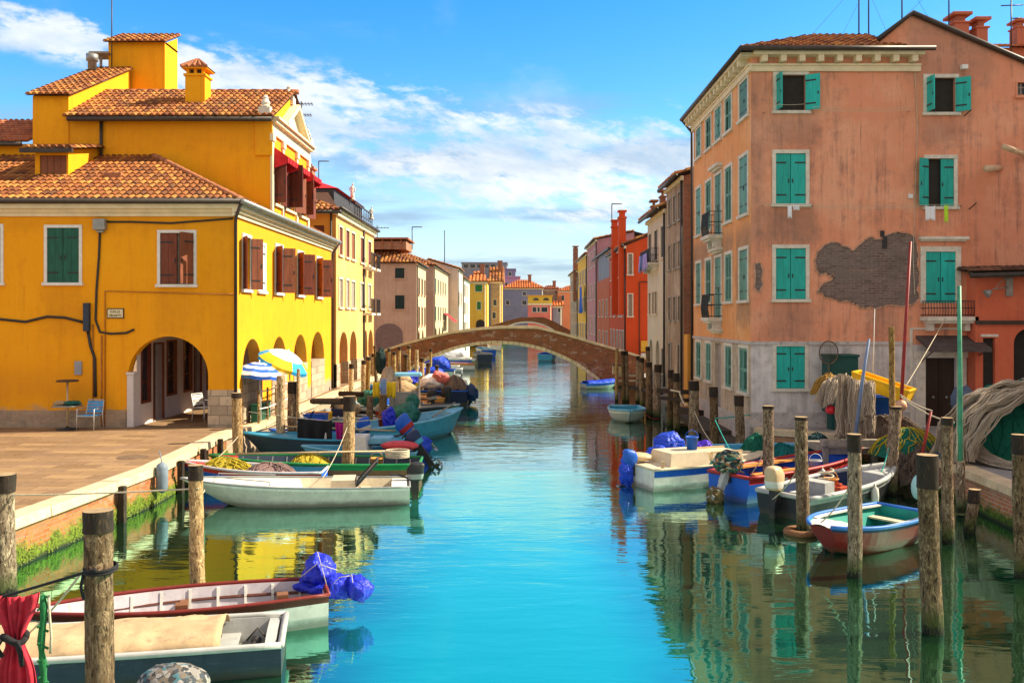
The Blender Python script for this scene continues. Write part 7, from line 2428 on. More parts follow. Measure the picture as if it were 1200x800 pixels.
def post(px, ptop, pbot, w, label, mat='pole', cap=.22, dd=None, lean=(0, 0), name='mooring_post', group=None, capmat='tar', extra=None, z0=-.8):
    dd = dd or dz(pbot)
    X, zt, r = xx(px, dd), zz(ptop, dd), w / 2 * dd / F
    t = empty(name, (X, dd, 0), label, 'mooring post', group)
    sd = px * .37
    q = MB()
    n, m = 18, 22
    zs_ = zt - (cap or 0)
    lx, ly = lean if lean != (0, 0) else (.05 * math.sin(px * 1.7) * zt * .5, .04 * math.cos(px * 2.3) * zt * .5)

    def ring(z, k, a):
        f_ = 1 + .10 * noise.noise(Vector((math.cos(a) * 1.2, math.sin(a) * 1.2, z * 1.6 + sd))) + .07 * noise.noise(Vector((math.cos(a) * 3.5, math.sin(a) * 3.5, z * 2.2 + sd))) + .05 * noise.noise(Vector((a * 3, z * 9, sd)))
        hz = (z - 0) / max(.5, zt)
        cx_ = X + lx * (hz - 0) + .05 * r * math.sin(z * 2 + sd)
        return Vector((cx_ + r * k * f_ * math.cos(a), dd + ly * hz + r * k * f_ * math.sin(a), z))
    q.grid(lambda u, v: ring(z0 + (zs_ - z0) * v, 1.05 - .1 * v, 2 * math.pi * u), n, m, close=True)
    top = [ring(zs_, .95, 2 * math.pi * k / n) for k in range(n)]
    q.add(top, [tuple(range(n))], 1)
    q.build('shaft', [MAT[mat], MAT['endgrain']], t, True, fix=True)
    if cap:
        q = MB()
        q.grid(lambda u, v: ring(zs_ - .01 + (cap + .01) * v, 1.03 - .02 * v, 2 * math.pi * u), n, 4, close=True)
        q.add([ring(zt, 1.01, 2 * math.pi * k / n) + Vector((0, 0, .0)) for k in range(n)], [tuple(range(n))], 1)
        q.add([ring(zs_ - .01, 1.03, 2 * math.pi * k / n) for k in range(n)], [tuple(range(n))[::-1]], 0)
        q.build('post_head', [MAT[capmat], MAT['endgrain']], t, True)
    return t


GL, GR = 'mooring posts along the left bank', 'mooring posts along the right bank'
post(4, 555, 697, 26, 'mooring post cut by the left picture edge above the crimson cloth', group=GL, cap=.25)
post(118, 598, 946, 32, 'thickest mooring post, mottled brown, with a black rope tied round it at the lower left', group=GL, cap=.17, dd=7.6)
post(232, 545, 715, 17, 'straight mooring post rising beside the slim white wooden boat', 'polepale', group=GL, cap=.2)
post(280, 460, 553, 12, 'pale mooring post at the quay corner left of the striped umbrella', 'polepale', group=GL, cap=.12)
post(329, 440, 533, 10, 'bare pale mooring post left of the dark double one by the umbrellas', 'polepale', group=GL, cap=0)
post(341.5, 447, 531, 11, 'dark grey mooring post with black head beside the hanging black cloth', group=GL, cap=.35)
post(348, 432, 531, 4, 'thin pale stake tied to the dark grey mooring post', 'polepale', group=GL, cap=0, name='stake')
post(407.5, 464, 555, 14, 'mooring post with broad black head standing over the green boat', 'polepale', group=GL, cap=.38)
post(411, 426, 476, 6, 'slim mooring post with black head before the orange house arcade', 'polepale', group=GL, cap=.22)
post(425.5, 422, 474, 6, 'slim mooring post right of the one before the orange house arcade', 'polepale', group=GL, cap=.18)
post(433, 464, 512, 8, 'short grey mooring post left of the yellow and blue cloths', group=GL, cap=0)
post(449, 462, 513, 9, 'short grey mooring post under the pale blue shirt', group=GL, cap=0)
for i, (px, pt, pb, w) in enumerate(((438, 414, 452, 5), (449.5, 408, 440, 3.5), (457, 408, 442, 4), (467, 406, 436, 3.5), (488, 410, 462, 4.5), (495, 419, 471, 5.5), (504, 408, 452, 3.5))):
    post(px, pt, pb, w, ['first slim post left of the black net bag by the bridge', 'slim post just behind the black net bag by the bridge', 'slim post just right of the black net bag by the bridge', 'slim post before the left end of the bridge brickwork',
                         'slim pale post right of the white canopy', 'thicker dark headed post right of the white canopy', 'slim post where the bridge arch begins on the left'][i], 'polepale', group=GL, cap=.2 if i != 4 else 0, dd=min(dz(pb), 50.5))
for i, (px, pt, dd) in enumerate(((441, 405, 46), (462, 412, 47), (474, 415, 44), (481, 420, 48), (513, 428, 46), (430, 418, 41), (470, 425, 38), (478, 405, 49), (500, 425, 43))):
    post(px, pt, 470, 3.6 + (i % 3), ['slim pole', 'crooked pole', 'thin pale pole', 'slim dark pole', 'low slim pole', 'brown pole', 'short brown pole', 'tall thin pole', 'grey pole'][i] + ' among the crowded moorings before the left half of the bridge', 'polepale' if i % 2 else 'pole', group=GL, cap=.15 if i % 3 else 0, dd=dd, lean=((i % 3 - 1) * .08, 0))
# right
post(722.5, 408, 470, 4, 'pale yellow painted post with lantern box at the right foot of the bridge', 'polepale', group=GR, cap=0)
q = MB()
q.box(-.22, .22, -.2, .2, 0, .42, 0); q.box(-.26, .26, -.24, .24, .42, .48, 1); q.v = [v + at(723, 438, 45.5) for v in q.v]
tag(q.build('lantern', [BM['palewood'], MAT['gutter']], None), 'pale lantern box fixed on the yellow post by the bridge', 'lantern')
for px, pt, pb, w, lb_ in ((731, 411, 471, 4, 'left one of the slim dark pair of posts by the bridge'), (735, 411, 471, 4.5, 'right one of the slim dark pair of posts by the bridge'),
                           (747, 417, 472, 5, 'slim brown post just right of the slim dark pair by the bridge'), (752.5, 419, 476, 6, 'brown post second to the right of the slim dark pair by the bridge'),
                           (761, 424, 488, 8, 'thick grey post behind the right side of the lone pale skiff'), (769.5, 427, 490, 9, 'thick dark headed post right of the lone pale skiff'),
                           (760.5, 406, 470, 5, 'tallest thin post standing behind the thick grey one near the skiff'), (785, 433, 500, 7, 'mooring post with pale rope looped on it before the cream house'), (793.5, 437, 505, 8, 'mooring post right of the rope looped one, before the brown house'),
                           (813, 446, 520, 12, 'thick black headed post at the corner before the orange side wall'), (838, 453, 530, 10, 'black headed post rising from behind the round blue tarpaulin'),
                           (867.5, 463, 534, 11, 'brown post with teal rope rising behind the camouflage cloth')):
    post(px, pt, pb, w, lb_, group=GR, cap=.3 if pt > 425 else .2)
post(900, 475, 584, 13, 'mottled mooring post between camouflage cloth and beige outboard motor', group=GR, cap=.06)
post(941.5, 488, 624, 15, 'tall mottled mooring post standing in an old tyre', group=GR, cap=.05)
post(919, 448, 517, 8, 'slim dark post before the lowest closed turquoise window', group=GR, cap=.3)
post(955, 456, 525, 10, 'brown post standing left of the draped beige nets', group=GR, cap=.12)
post(993, 464, 552, 11, 'grey post standing in front of the draped beige nets', group=GR, cap=.02)
post(1001.5, 508, 675, 16, 'dark headed mooring post in front of the red hulled boat', group=GR, cap=.27)
post(1043.5, 476, 579, 14, 'leaning mooring post with a taller thin pole lashed to it', group=GR, cap=.05, lean=(.12, 0))
post(1046, 383, 579, 7, 'tall thin pole lashed to the leaning mooring post', 'polepale', name='pole', group=GR, cap=0, lean=(-.02, 0), dd=20.9)
post(1093, 533, 741, 23, 'thick dark headed mooring post at the right of the red hulled boat', group=GR, cap=.42)
post(1111, 489, 636, 13, 'tall grey mooring post just behind the thick dark headed one', group=GR, cap=.12)
post(1136, 573, 624, 13, 'short leaning stump with black head by the shaded quay wall', group=GR, cap=.25, lean=(.1, 0))
post(1197, 509, 676, 15, 'mooring post cut by the right picture edge', group=GR, cap=.3)


def polestick(name, pts, r, mat, label, cat='pole', n=8):
    q = MB()
    q.tube(pts, r, n)
    return tag(q.build(name, mat, None, True), label, cat)


MAT['greenpole'] = paint('green painted pole', (.06, .28, .16), .3, .5, 5, .1, dirt=(.2, .22, .16))
MAT['redpole'] = paint('dark red pole', (.28, .025, .02), .3, .5)
MAT['bluepole'] = paint('faded blue pole', (.16, .22, .36), .2, .6, 6, .2)
gp = polestick('pole', [at(1125.5, 576, 18.7), at(1125, 450, 18.7), at(1124, 335, 18.7)], [.055, .05, .042], MAT['greenpole'], 'tall green pole standing at the edge of the shaded quay')
q = MB()
q.tube([at(1125.5, 600, 18.7) + Vector((0, 0, 0)), at(1125.5, 540, 18.7)], .09, 10)
mk('socket', q.mesh('socket', MAT['pole']), gp, Matrix.Identity(4))
polestick('pole', [at(1053, 530, 22.5), at(1059, 420, 22.5), at(1067, 283, 22.5)], [.05, .045, .035], MAT['redpole'], 'tall dark red pole leaning up across the bare brick patch')
polestick('pole', [at(1003, 508, 22), at(1010, 450, 22), at(1018.5, 397, 22)], [.05, .045, .03], MAT['bluepole'], 'faded blue pole leaning beside the draped beige nets')
polestick('pole', [at(1023, 445, 24.6), at(1025, 362, 24.6)], [.014, .01], MAT['white'], 'thin white rod standing above the yellow crate')
polestick('pole', [at(1077.5, 547, 20.3), at(1091, 482, 20.3)], [.04, .03], MAT['redpole'], 'short red iron stake leaning on the quay edge')
# old tyre round the post
q = MB()
tc = Vector((xx(939, 17), 17.0, .03))
q.grid(lambda u, v: tc + Vector(((.25 + .085 * math.cos(2 * math.pi * v)) * math.cos(2 * math.pi * u), (.25 + .085 * math.cos(2 * math.pi * v)) * math.sin(2 * math.pi * u), .075 * math.sin(2 * math.pi * v))), 28, 10)
tag(q.build('tyre', paint('rust brown rubber', (.22, .10, .04), .35, .8, 7, .3, dirt=(.05, .035, .025)), None, True), 'rust brown old tyre lying round the tall mottled mooring post', 'tyre')
# ropes


def rope(a, b_, sag, r, mat, label, n=14):
    a, b_ = Vector(a), Vector(b_)
    q = MB()
    q.tube([a.lerp(b_, i / n) - Vector((0, 0, sag * 4 * (i / n) * (1 - i / n))) for i in range(n + 1)], r, 5)
    return tag(q.build('rope', mat, None, True), label, 'rope')


rope(at(4, 580, 13.2), at(232, 572, 12.5), .02, .012, MAT['ropeb'], 'pale rope stretched from the post at the left edge to the straight mooring post')
rope(at(232, 572, 12.4), at(240, 573, 19.5), .08, .012, MAT['ropeb'], 'pale rope from the straight mooring post to the bow of the white speedboat')
rope(at(112, 667, 7.45), at(0, 700, 8.05), .0, .014, MAT['ropek'], 'black rope running from the thickest post down to the crimson cloth')
q = MB()
pc = Vector((xx(118, 7.6), 7.6, zz(667, 7.6)))
for k in range(2):
    q.tube([pc + Vector((.128 * math.cos(t), .128 * math.sin(t), .012 * math.sin(t) + .025 * k)) for t in [math.pi * j / 10 for j in range(21)]], .013, 6)
q.tube([pc + Vector((-.11, -.07, 0)), pc + Vector((-.12, -.1, -.12)), pc + Vector((-.09, -.11, -.22))], .014, 6)
tag(q.build('rope', MAT['ropek'], None, True), 'black rope knotted round the thickest mooring post', 'rope')
MAT['ropet'] = paint('teal rope', (.02, .34, .28), .2, .8)
rope(at(838, 490, 27.0), at(955, 466, 27.2), .12, .018, MAT['ropet'], 'teal rope stretched along the front of the salmon house between two posts')
rope(at(838, 492, 24.3), at(866, 545, 22.5), .05, .014, MAT['ropet'], 'teal mooring rope slanting down towards the camouflage cloth')
rope(at(1055, 462, 22.5), at(1092, 481, 20.4), .05, .018, MAT['ropeb'], 'yellowish rope from the yellow crate to the short red stake')
rope(at(1055, 464, 22.5), at(1118, 495, 20.0), .1, .018, MAT['ropeb'], 'second yellowish rope sagging from the yellow crate to the tall grey post')
rope(at(1108, 373, 26.2), at(1060, 455, 22.6), .02, .012, MAT['ropeb'], 'thin stay slanting from the iron balcony down to the yellow crate')
rope(at(1124, 345, 18.7), at(1121, 540, 18.9), .0, .014, MAT['ropeb'], 'cord hanging down along the tall green pole')
rope(at(786, 457, 32.5), at(797, 459, 31.5), .0, .035, MAT['ropeb'], 'pale rope knotted between the two posts before the cream house')
rope(at(796, 459, 31.4), at(806, 474, 30.5), .15, .03, MAT['ropeb'], 'loose end of pale rope hanging from the post before the brown house')
rope(at(758, 486, 34.5), at(772, 490, 35), .08, .02, MAT['redpole'], 'red mooring line from the lone pale skiff to the posts')
rope(at(378, 560, 20.2), at(407, 500, 23.4), .1, .01, MAT['ropeb'], 'thin mooring line from the white speedboat to the black headed post')
rope(at(1001, 560, 15.0), at(962, 612, 15.3), .08, .012, MAT['ropeb'], 'pale mooring line from the dark headed post to the bow of the red hulled boat')
rope(at(1111, 560, 17.1), at(1075, 590, 17.2), .06, .012, MAT['ropeb'], 'pale mooring line from the tall grey post to the stern of the red hulled boat')
rope(at(1043, 520, 20.8), at(1030, 560, 20.2), .05, .014, MAT['ropet'], 'teal line from the leaning post to the bow of the grey skiff')
rope(at(941, 540, 17.0), at(905, 585, 18.3), .08, .012, MAT['ropeb'], 'pale line from the post in the tyre to the grey skiff')
rope(at(900, 520, 20.3), at(880, 556, 20.3), .05, .012, MAT['ropeb'], 'pale line from the mottled post to the large blue boat')
rope(at(813, 480, 29), at(845, 528, 24.6), .2, .014, MAT['ropeb'], 'pale line from the black headed corner post to the long light blue boat')
rope(at(118, 640, 7.6), at(30, 745, 10.2), .05, .012, MAT['ropeb'], 'thin pale line from the thickest post to the blue grey boat')
rope(at(280, 510, 23.7), at(240, 548, 22.2), .06, .012, MAT['ropeb'], 'pale line from the quay corner post to the small blue boat')
rope(at(329, 490, 26.7), at(300, 505, 26.4), .04, .012, MAT['ropeb'], 'pale line from the bare pale post to the dark blue grey boat')
q = MB()
for o in ([(352, 676), (372, 660), (396, 668)], [(372, 646), (378, 668), (384, 690)], [(384, 690), (398, 676), (412, 674)], [(412, 672), (414, 688), (411, 702)]):
    q.tube([at(x, y, 12.22) for x, y in o], .006, 5)
tag(q.build('cord', MAT['ropeb'], None, True), 'thin white cord tying down the royal blue tarpaulins', 'cord')
# landing stage before the houses
jt = empty('wooden_jetty', (5.6, 33, 0), 'dark wooden landing stage of beams and posts before the cream and brown houses', 'jetty')
for (p0, p1, hh) in (((772, 460, 33.5), (808, 462, 31.5), .16), ((774, 468, 33.5), (806, 471, 31.2), .12), ((796, 484, 31), (822, 487, 29.4), .18), ((726, 441, 46), (752, 441, 44.5), .1), ((724, 447, 46), (750, 447, 44.5), .1), ((740, 455, 44), (775, 462, 37.5), .14)):
    a, c = at(*p0), at(*p1)
    q = MB()
    dv = (c - a).normalized()
    nn_ = Vector((-dv.y, dv.x, 0)) * .09
    up = Vector((0, 0, hh))
    q.add([a - nn_, c - nn_, c + nn_, a + nn_, a - nn_ + up, c - nn_ + up, c + nn_ + up, a + nn_ + up], [(3, 2, 1, 0), (4, 5, 6, 7), (0, 1, 5, 4), (1, 2, 6, 5), (2, 3, 7, 6), (3, 0, 4, 7)])
    q.build('beam', MAT['tar'] if hh > .11 else MAT['oldwood'], jt)
q = MB()
q.box(6.1, 7.0, 29.2, 37, .25, .42)
q.box(6.0, 7.04, 27.4, 29.2, -.3, .28)
q.build('planking', paint('dark wet planks', (.07, .05, .035), .4, .8, 4, .4, 20, dirt=(.05, .08, .02), dk=.5), jt)

# ================= fishing gear on the right quay =================
Z8 = .8
heap('fishing_net', (11.75, 21.4, Z8), 1.5, 1.2, 1.7, MAT['netgreen'], 'huge heap of dark green net on the right quay', seed=21, strands=60, lobes=5, fold=.1)
rnd = random.Random(9)
q = MB()


def bunch(q, pts, rad, n, r=.011):
    """a bunch of thin strands following one path, spreading and crossing"""
    for k in range(n):
        a, rr = rnd.uniform(0, 6.28), rad * math.sqrt(rnd.random())
        o_ = Vector((math.cos(a) * rr, math.sin(a) * rr * .6, math.sin(a * 1.7) * rr * .5))
        ph = rnd.uniform(0, 6.28)
        pp = [p_ + o_ * (.75 + .45 * math.sin(i * .9 + ph)) + Vector((rnd.uniform(-.008, .008), rnd.uniform(-.008, .008), rnd.uniform(-.008, .008))) for i, p_ in enumerate(pts)]
        q.tube(pp, r * rnd.uniform(.6, 1.5), 4, 0, caps=False)


for k in range(26):
    off = rnd.uniform(-.8, .8)
    pts = []
    for i in range(13):
        t = i / 12
        an = math.pi * (.42 + .56 * t)
        r = 1.0 + .03 * math.sin(i * 2.0 + k)
        pts.append(Vector((11.85 + off * .5 + 1.62 * r * math.cos(an) - .12 * t, 21.05 - 1.0 * (k / 26) - .25 * math.sin(t * 3 + k) + .35 * off, Z8 + 1.76 * r * max(0, math.sin(an)) * (1 - .12 * (k / 26)) + .03)))
    bunch(q, pts, rnd.uniform(.08, .17), 30)
bunch(q, [Vector((10.5, 20.6, 1.2)), Vector((10.5, 20.1, .98)), Vector((10.65, 19.6, .9)), Vector((10.9, 19.2, .87)), Vector((11.25, 19.0, .84))], .16, 46)
bunch(q, [Vector((10.3, 20.9, 1.3)), Vector((10.35, 20.3, .98)), Vector((10.5, 19.75, .9)), Vector((10.75, 19.4, .86))], .15, 40)
tag(q.build('fishing_net', MAT['netbeige'], None, True), 'long beige net draped in thick folds over the huge dark green heap', 'fishing net')
heap('fishing_net', (10.25, 21.1, Z8), .55, .5, .35, paint('blue grey net', (.10, .14, .18), .4, .9, 14, .8, 30), 'blue grey net lying at the left foot of the huge heap', seed=15, strands=30)
heap('fishing_net', (9.75, 23.9, Z8 - .05), 1.25, .9, .75, MAT['netbrown'], 'low brown pile of net under the yellow crate', seed=31, strands=80, lobes=9)
heap('fishing_net', (9.7, 22.2, .7), .95, .75, .62, MAT['netgreen'], 'green and yellow net heaped at the quay edge by the red stake', seed=33, strands=60, mat2=MAT['netyellow'])
q = MB()
for k in range(26):
    x0 = rnd.uniform(8.95, 9.9)
    y0 = 21.0 + rnd.uniform(-.3, .5)
    pts = [Vector((x0 + .45 + rnd.uniform(-.1, .1), y0 + .6, .95 + rnd.uniform(-.1, .12)))]
    for i in range(1, 7):
        pts.append(Vector((x0 + .4 - .07 * i + .06 * math.sin(i * 1.8 + k), y0 + .45 - .08 * i, .98 - .13 * i + .05 * math.sin(i + k))))
    bunch(q, pts, rnd.uniform(.06, .12), 18)
tag(q.build('fishing_net', MAT['netbrown'], None, True), 'brown rope and net spilling over the quay edge beside the red stake', 'fishing net')
# draped beige nets on a rail
q = MB()
for k in range(26):
    px = 968 + 55 * k / 25 + rnd.uniform(-3, 3)
    dd = 22.8 + rnd.uniform(-.25, .25)
    top = 441 + 7 * abs(k - 9) / 12 + rnd.uniform(-2, 3)
    bot = rnd.uniform(485, 515) if k > 6 else rnd.uniform(462, 480)
    p0 = at(px, top, dd)
    sl_ = -.5 + k / 14 if k < 7 else .04 * math.sin(k)
    pts = [p0 + Vector((.12, .3, -.25)), p0 + Vector((.04, .12, .0))] + [p0.lerp(at(px + (sl_ * 22 if k < 7 else rnd.uniform(-3, 3)) * 1, bot, dd - .1), i / 6) for i in range(7)]
    bunch(q, pts, rnd.uniform(.06, .11), 26)
tag(q.build('fishing_net', MAT['netbeige'], None, True), 'beige nets hanging in long bunches from a rail beside the yellow crate', 'fishing net')
heap('fishing_net', at(972, 447, 23.6) - Vector((0, 0, .35)), .45, .4, .55, paint('rusty ochre net', (.30, .16, .03), .5, .9, 14, .8, 30, dirt=(.08, .05, .03)), 'rusty ochre net lying on top left of the hanging beige bunches', seed=41, strands=50)
heap('fishing_net', (8.2, 24.6, .35), .5, .4, .55, paint('dark blue green net', (.015, .05, .06), .5, .9, 14, .8, 30), 'dark blue green net behind the brown post left of the beige nets', seed=43, strands=40)
wrap('buoy', at(974, 480, 22.9), (.14, .14, .11), paint('red plastic', (.6, .02, .03), .1, .4), 'red float caught in the dark net below the beige bunches', 'float', 1, .05)
# barge with timber under the nets, blue tub, yellow crate, green bin, landing net
q = MB()
q.box(7.7, 9.2, 22.6, 22.8, .85, 1.02, 0); q.box(7.75, 7.9, 22.7, 22.85, -.4, .85, 0); q.box(9.0, 9.15, 22.7, 22.85, -.4, .85, 0); q.box(7.8, 9.15, 22.8, 24.3, .62, .78, 0)
tag(bevel(q.build('timber_staging', MAT['oldwood'], None), .01), 'rough timber staging under the draped nets', 'staging')
q = MB()
tb = at(1031, 496, 24.6)
q.lathe([(.30, 0), (.36, .05), (.42, .68), (.45, .70), (.45, .76), (.41, .76), (.34, .1), (.01, .1)], 4, (0, 0, 0), 0, Matrix.Rotation(R(45), 4, 'Z'))
q.v = [Vector((v.x * 1.15, v.y, v.z)) + tb for v in q.v]
tag(bevel(q.build('plastic_tub', MAT['bluetub'], None), .03), 'square blue plastic tub under the yellow crate', 'tub')
ca, cb = at(1000, 440, 24.2), at(1064, 462, 23.4)
cv = (cb - ca)
cl_ = cv.length
cM = Matrix.Translation(ca + Vector((0, 0, -.2))) @ cv.to_track_quat('X', 'Z').to_matrix().to_4x4()
q = MB()
L_, w_, h_ = cl_, .42, .30
q.box(0, L_, -w_, w_, 0, .03, 0, cM)
for s in (-1, 1):
    q.box(0, L_, s * w_ - .015, s * w_ + .015, .03, h_, 0, cM)
    q.box(-.03, L_ + .03, s * w_ - .035, s * w_ + .035, h_, h_ + .05, 0, cM)
for x in (0, L_):
    q.box(x - .015, x + .015, -w_, w_, .03, h_, 0, cM); q.box(x - .03, x + .03, -w_ - .03, w_ + .03, h_, h_ + .05, 0, cM)
tag(q.build('fish_crate', MAT['yellowcrate'], None), 'long yellow fish crate lying tilted on top of the blue tub', 'crate')
q = MB()
gx0, gx1 = fx(961), fx(994)
q.box(gx0, gx1, 26.2, 26.85, 1.3, zz(418, 26.4), 0); q.box(gx0 - .03, gx1 + .03, 26.16, 26.88, zz(418, 26.4), zz(415, 26.4), 0)
q.box(gx0 + .05, gx1 - .05, 26.18, 26.2, 1.5, 2.4, 0)
for x in (gx0 + .1, gx1 - .2):
    q.box(x, x + .1, 26.3, 26.7, .8, 1.3, 0)
tag(bevel(q.build('cabinet', paint('dark green cabinet', (.008, .07, .06), .2, .5), None), .012), 'dark green metal cabinet against the salmon house wall', 'cabinet')
q = MB()
hc = at(971, 413, 26.0)
q.tube([hc + Vector((.27 * math.cos(t), .0, .33 * math.sin(t))) for t in [math.pi * k / 12 for k in range(25)]], .018, 6)
q.tube([hc + Vector((0, 0, -.33)), hc + Vector((.02, 0, -1.1))], .02, 6)
for k in range(-5, 6):
    w = math.sqrt(max(0, 1 - (k / 6) ** 2))
    q.tube([hc + Vector((.27 * k / 6, .12 * math.cos(u * 1.5), .33 * w * u)) for u in (-1, -.5, 0, .5, 1)], .004, 4)
    q.tube([hc + Vector((.27 * w * u, .12 * math.cos(u * 1.5), .33 * k / 6)) for u in (-1, -.5, 0, .5, 1)], .004, 4)
tag(q.build('landing_net', MAT['oldnet'], None, True), 'round wire hoop net on a stick before the dark green cabinet', 'landing net')
wrap('buoy', at(1056, 475, 22.4), (.14, .13, .14), paint('pinkish plastic', (.66, .36, .22), .1, .5), 'pinkish round buoy hanging below the end of the yellow crate', 'buoy', 3, .02)
wrap('bundle', at(1128, 470, 25.8), (.28, .2, .4), paint('blue grey oilskin', (.10, .14, .20), .3, .7), 'blue grey oilskins hanging beside the dark front door', 'oilskins', 4, .2)

# ================= things on the left quay =================
FUL = 1.0


def umbrella(label, base, top, r, tilt, az, mats, h=.42, n=8):
    t = empty('beach_umbrella', base, label, 'beach umbrella')
    base, top = Vector(base), Vector(top)
    Mx = Matrix.Translation(top) @ Matrix.Rotation(az, 4, 'Z') @ Matrix.Rotation(tilt, 4, 'Y')
    q = MB()
    for k in range(n):
        a0, a1 = 2 * math.pi * k / n, 2 * math.pi * (k + 1) / n
        m = 6
        vs = []
        for i in range(m + 1):
            s = i / m
            for j in range(5):
                a = a0 + (a1 - a0) * j / 4
                rr = r * s * (1 - .05 * math.sin(math.pi * j / 4) * s)
                z = -h * s ** 1.8 - .03 * math.sin(math.pi * j / 4) * s
                vs.append(Mx @ Vector((rr * math.cos(a), rr * math.sin(a), z)))
        for i in range(m):
            for j in range(4):
                o = i * 5 + j
                q.add([vs[o], vs[o + 1], vs[o + 6], vs[o + 5]], [(0, 1, 2, 3)], mats[1](k, i, m) if callable(mats[1]) else 0)
        e = [vs[m * 5 + j] for j in range(5)]
        dn = Mx.to_3x3() @ Vector((0, 0, -.11))
        q.add(e + [v + dn for v in e], [(j, j + 1, j + 6, j + 5) for j in range(4)], mats[1](k, m, m))
    q.build('canopy', mats[0], t)
    q = MB()
    q.tube([base, top + Vector((0, 0, .06))], .022, 8)
    q.build('pole', MAT['white'], t, True)
    q = MB()
    for k in range(n):
        a = 2 * math.pi * k / n
        q.tube([Mx @ Vector((0, 0, -.03)), Mx @ Vector((r * .5 * math.cos(a), r * .5 * math.sin(a), -h * .29 - .02)), Mx @ Vector((r * .97 * math.cos(a), r * .97 * math.sin(a), -h * .95 - .015))], .008, 4)
    q.build('ribs', MAT['greymetal'], t)
    return t


UW, UB, UY, US = paint('white canvas', (.80, .80, .82), .05, .8), paint('blue canvas', (.03, .13, .58), .1, .8), paint('yellow canvas', (.80, .50, .02), .1, .8), paint('sky blue canvas', (.03, .35, .68), .1, .8)
umbrella('blue and white striped beach umbrella at the quay corner', at(306, 500, 28.3), at(304, 424, 28.3) + Vector((0, 0, 0)), .78, R(6), R(0), ([UW, UB], lambda k, i, m: (i + 1) % 2), h=.36)
umbrella('tilted white beach umbrella with yellow and sky blue edge beside the striped one', at(342, 497, 29.2), at(338, 411, 29.2), .88, R(24), R(-8), ([UW, UY, US], lambda k, i, m: (0 if i < m - 2 else (1 + (k % 3 == 1)) if i < m else 1 + (k % 2))), h=.42)
rl = empty('railing', (-8.05, 29, .8), 'pale iron railing along the narrow quay under the umbrellas', 'railing')
for y in (27.9, 28.9, 29.9, 30.9, 31.9):
    q = MB()
    q.tube([(-8.05, y, .8), (-8.05, y, 1.85)], .035, 8)
    q.build('rail_post', MAT['polepale'], rl, True)
for z in (1.25, 1.8):
    q = MB()
    q.tube([(-8.05, 27.9, z), (-8.05, 29, z - .05), (-8.05, 31.9, z + .02)], .022, 6)
    q.build('rail', MAT['white'], rl, True)
q = MB()
for k in range(3):
    y = 28.1 + k * .55
    q.box(-8.35, -8.15, y, y + .42, .8, 1.32); q.box(-8.37, -8.13, y - .02, y + .44, 1.32, 1.38)
tag(bevel(q.build('planter', paint('dark green plastic', (.01, .10, .06), .2, .5), None), .01), 'row of dark green troughs behind the pale railing', 'planter')


def chair(label, X, Y, rz, seatm, framem):
    t = empty('chair', (X, Y, .8), label, 'chair', None, R(rz))
    M = t.matrix_basis.copy()
    w = .27
    for s in (-1, 1):
        q = MB()
        q.tube([(s * w, -.24, 0), (s * w, -.22, .62), (s * w, .2, .64)], .014, 7)
        mk('leg', q.mesh('leg', framem, smooth=True), t, M)
        q = MB()
        q.tube([(s * w, .26, 0), (s * w * .95, .2, .44), (s * w * .92, .3, .86)], .014, 7)
        mk('leg', q.mesh('leg', framem, smooth=True), t, M)
    q = MB()
    for k in range(5):
        y = -.22 + k * .09
        q.box(-w + .015, w - .015, y, y + .07, .425, .44)
    q.tube([(-w, -.22, .42), (w, -.22, .42)], .012, 6, 1)
    mk('seat', q.mesh('seat', [seatm, framem]), t, M)
    q = MB()
    for k in range(4):
        z = .5 + k * .085
        q.box(-w + .03, w - .03, .215 + .02 * k, .228 + .02 * k, z, z + .068)
    q.tube([(-w * .92, .3, .86), (w * .92, .3, .86)], .014, 6, 1)
    mk('backrest', q.mesh('backrest', [seatm, framem]), t, M)
    return t


ALU = paint('brushed aluminium', (.6, .58, .55), .1, .35, metal=.5)
chair('blue slatted aluminium armchair against the yellow wall', xx(107.5, 26.45), 26.35, -8, paint('sky blue plastic', (.06, .36, .72), .1, .45), ALU)
chair('white metal chair standing under the arcade arch', xx(243, 29), 28.7, 70, MAT['white'], MAT['white'])
tt = empty('cafe_table', (xx(79, 26.4), 26.4, .8), 'round cafe table with a tall centre pole by the yellow wall', 'table')
X, Y = xx(79, 26.4), 26.4
q = MB()
q.lathe([(.42, 0), (.43, .015), (.43, .03), (.4, .035)], 24, (X, Y, zz(476, 26.4)))
q.build('tabletop', MAT['greymetal'], tt, True)
q = MB()
q.tube([(X, Y, .8), (X, Y, zz(446, 26.4))], .03, 10)
q.build('pole', BM['palewood'], tt, True)
q = MB()
q.lathe([(.3, 0), (.3, .03), (.06, .06), (.04, .1)], 20, (X, Y, .8))
q.build('base', MAT['iron'], tt, True)
q = MB()
q.lathe([(.3, 0), (.32, .02), (.28, .05), (.05, .06)], 20, (X, Y, zz(447, 26.4)))
q.build('top_ring', MAT['gutter'], tt, True)
wrap('cloth_heap', (X + .15, Y, zz(474, 26.4) + .05), (.22, .2, .06), MAT['greentarp'], 'small dark green cloth lying on the round cafe table', 'cloth', 3, .2)
wrap('cloth_heap', (X - .2, Y - .03, zz(474, 26.4) + .05), (.17, .16, .06), MAT['canvas'], 'small sand coloured cloth lying on the round cafe table', 'cloth', 6, .2)
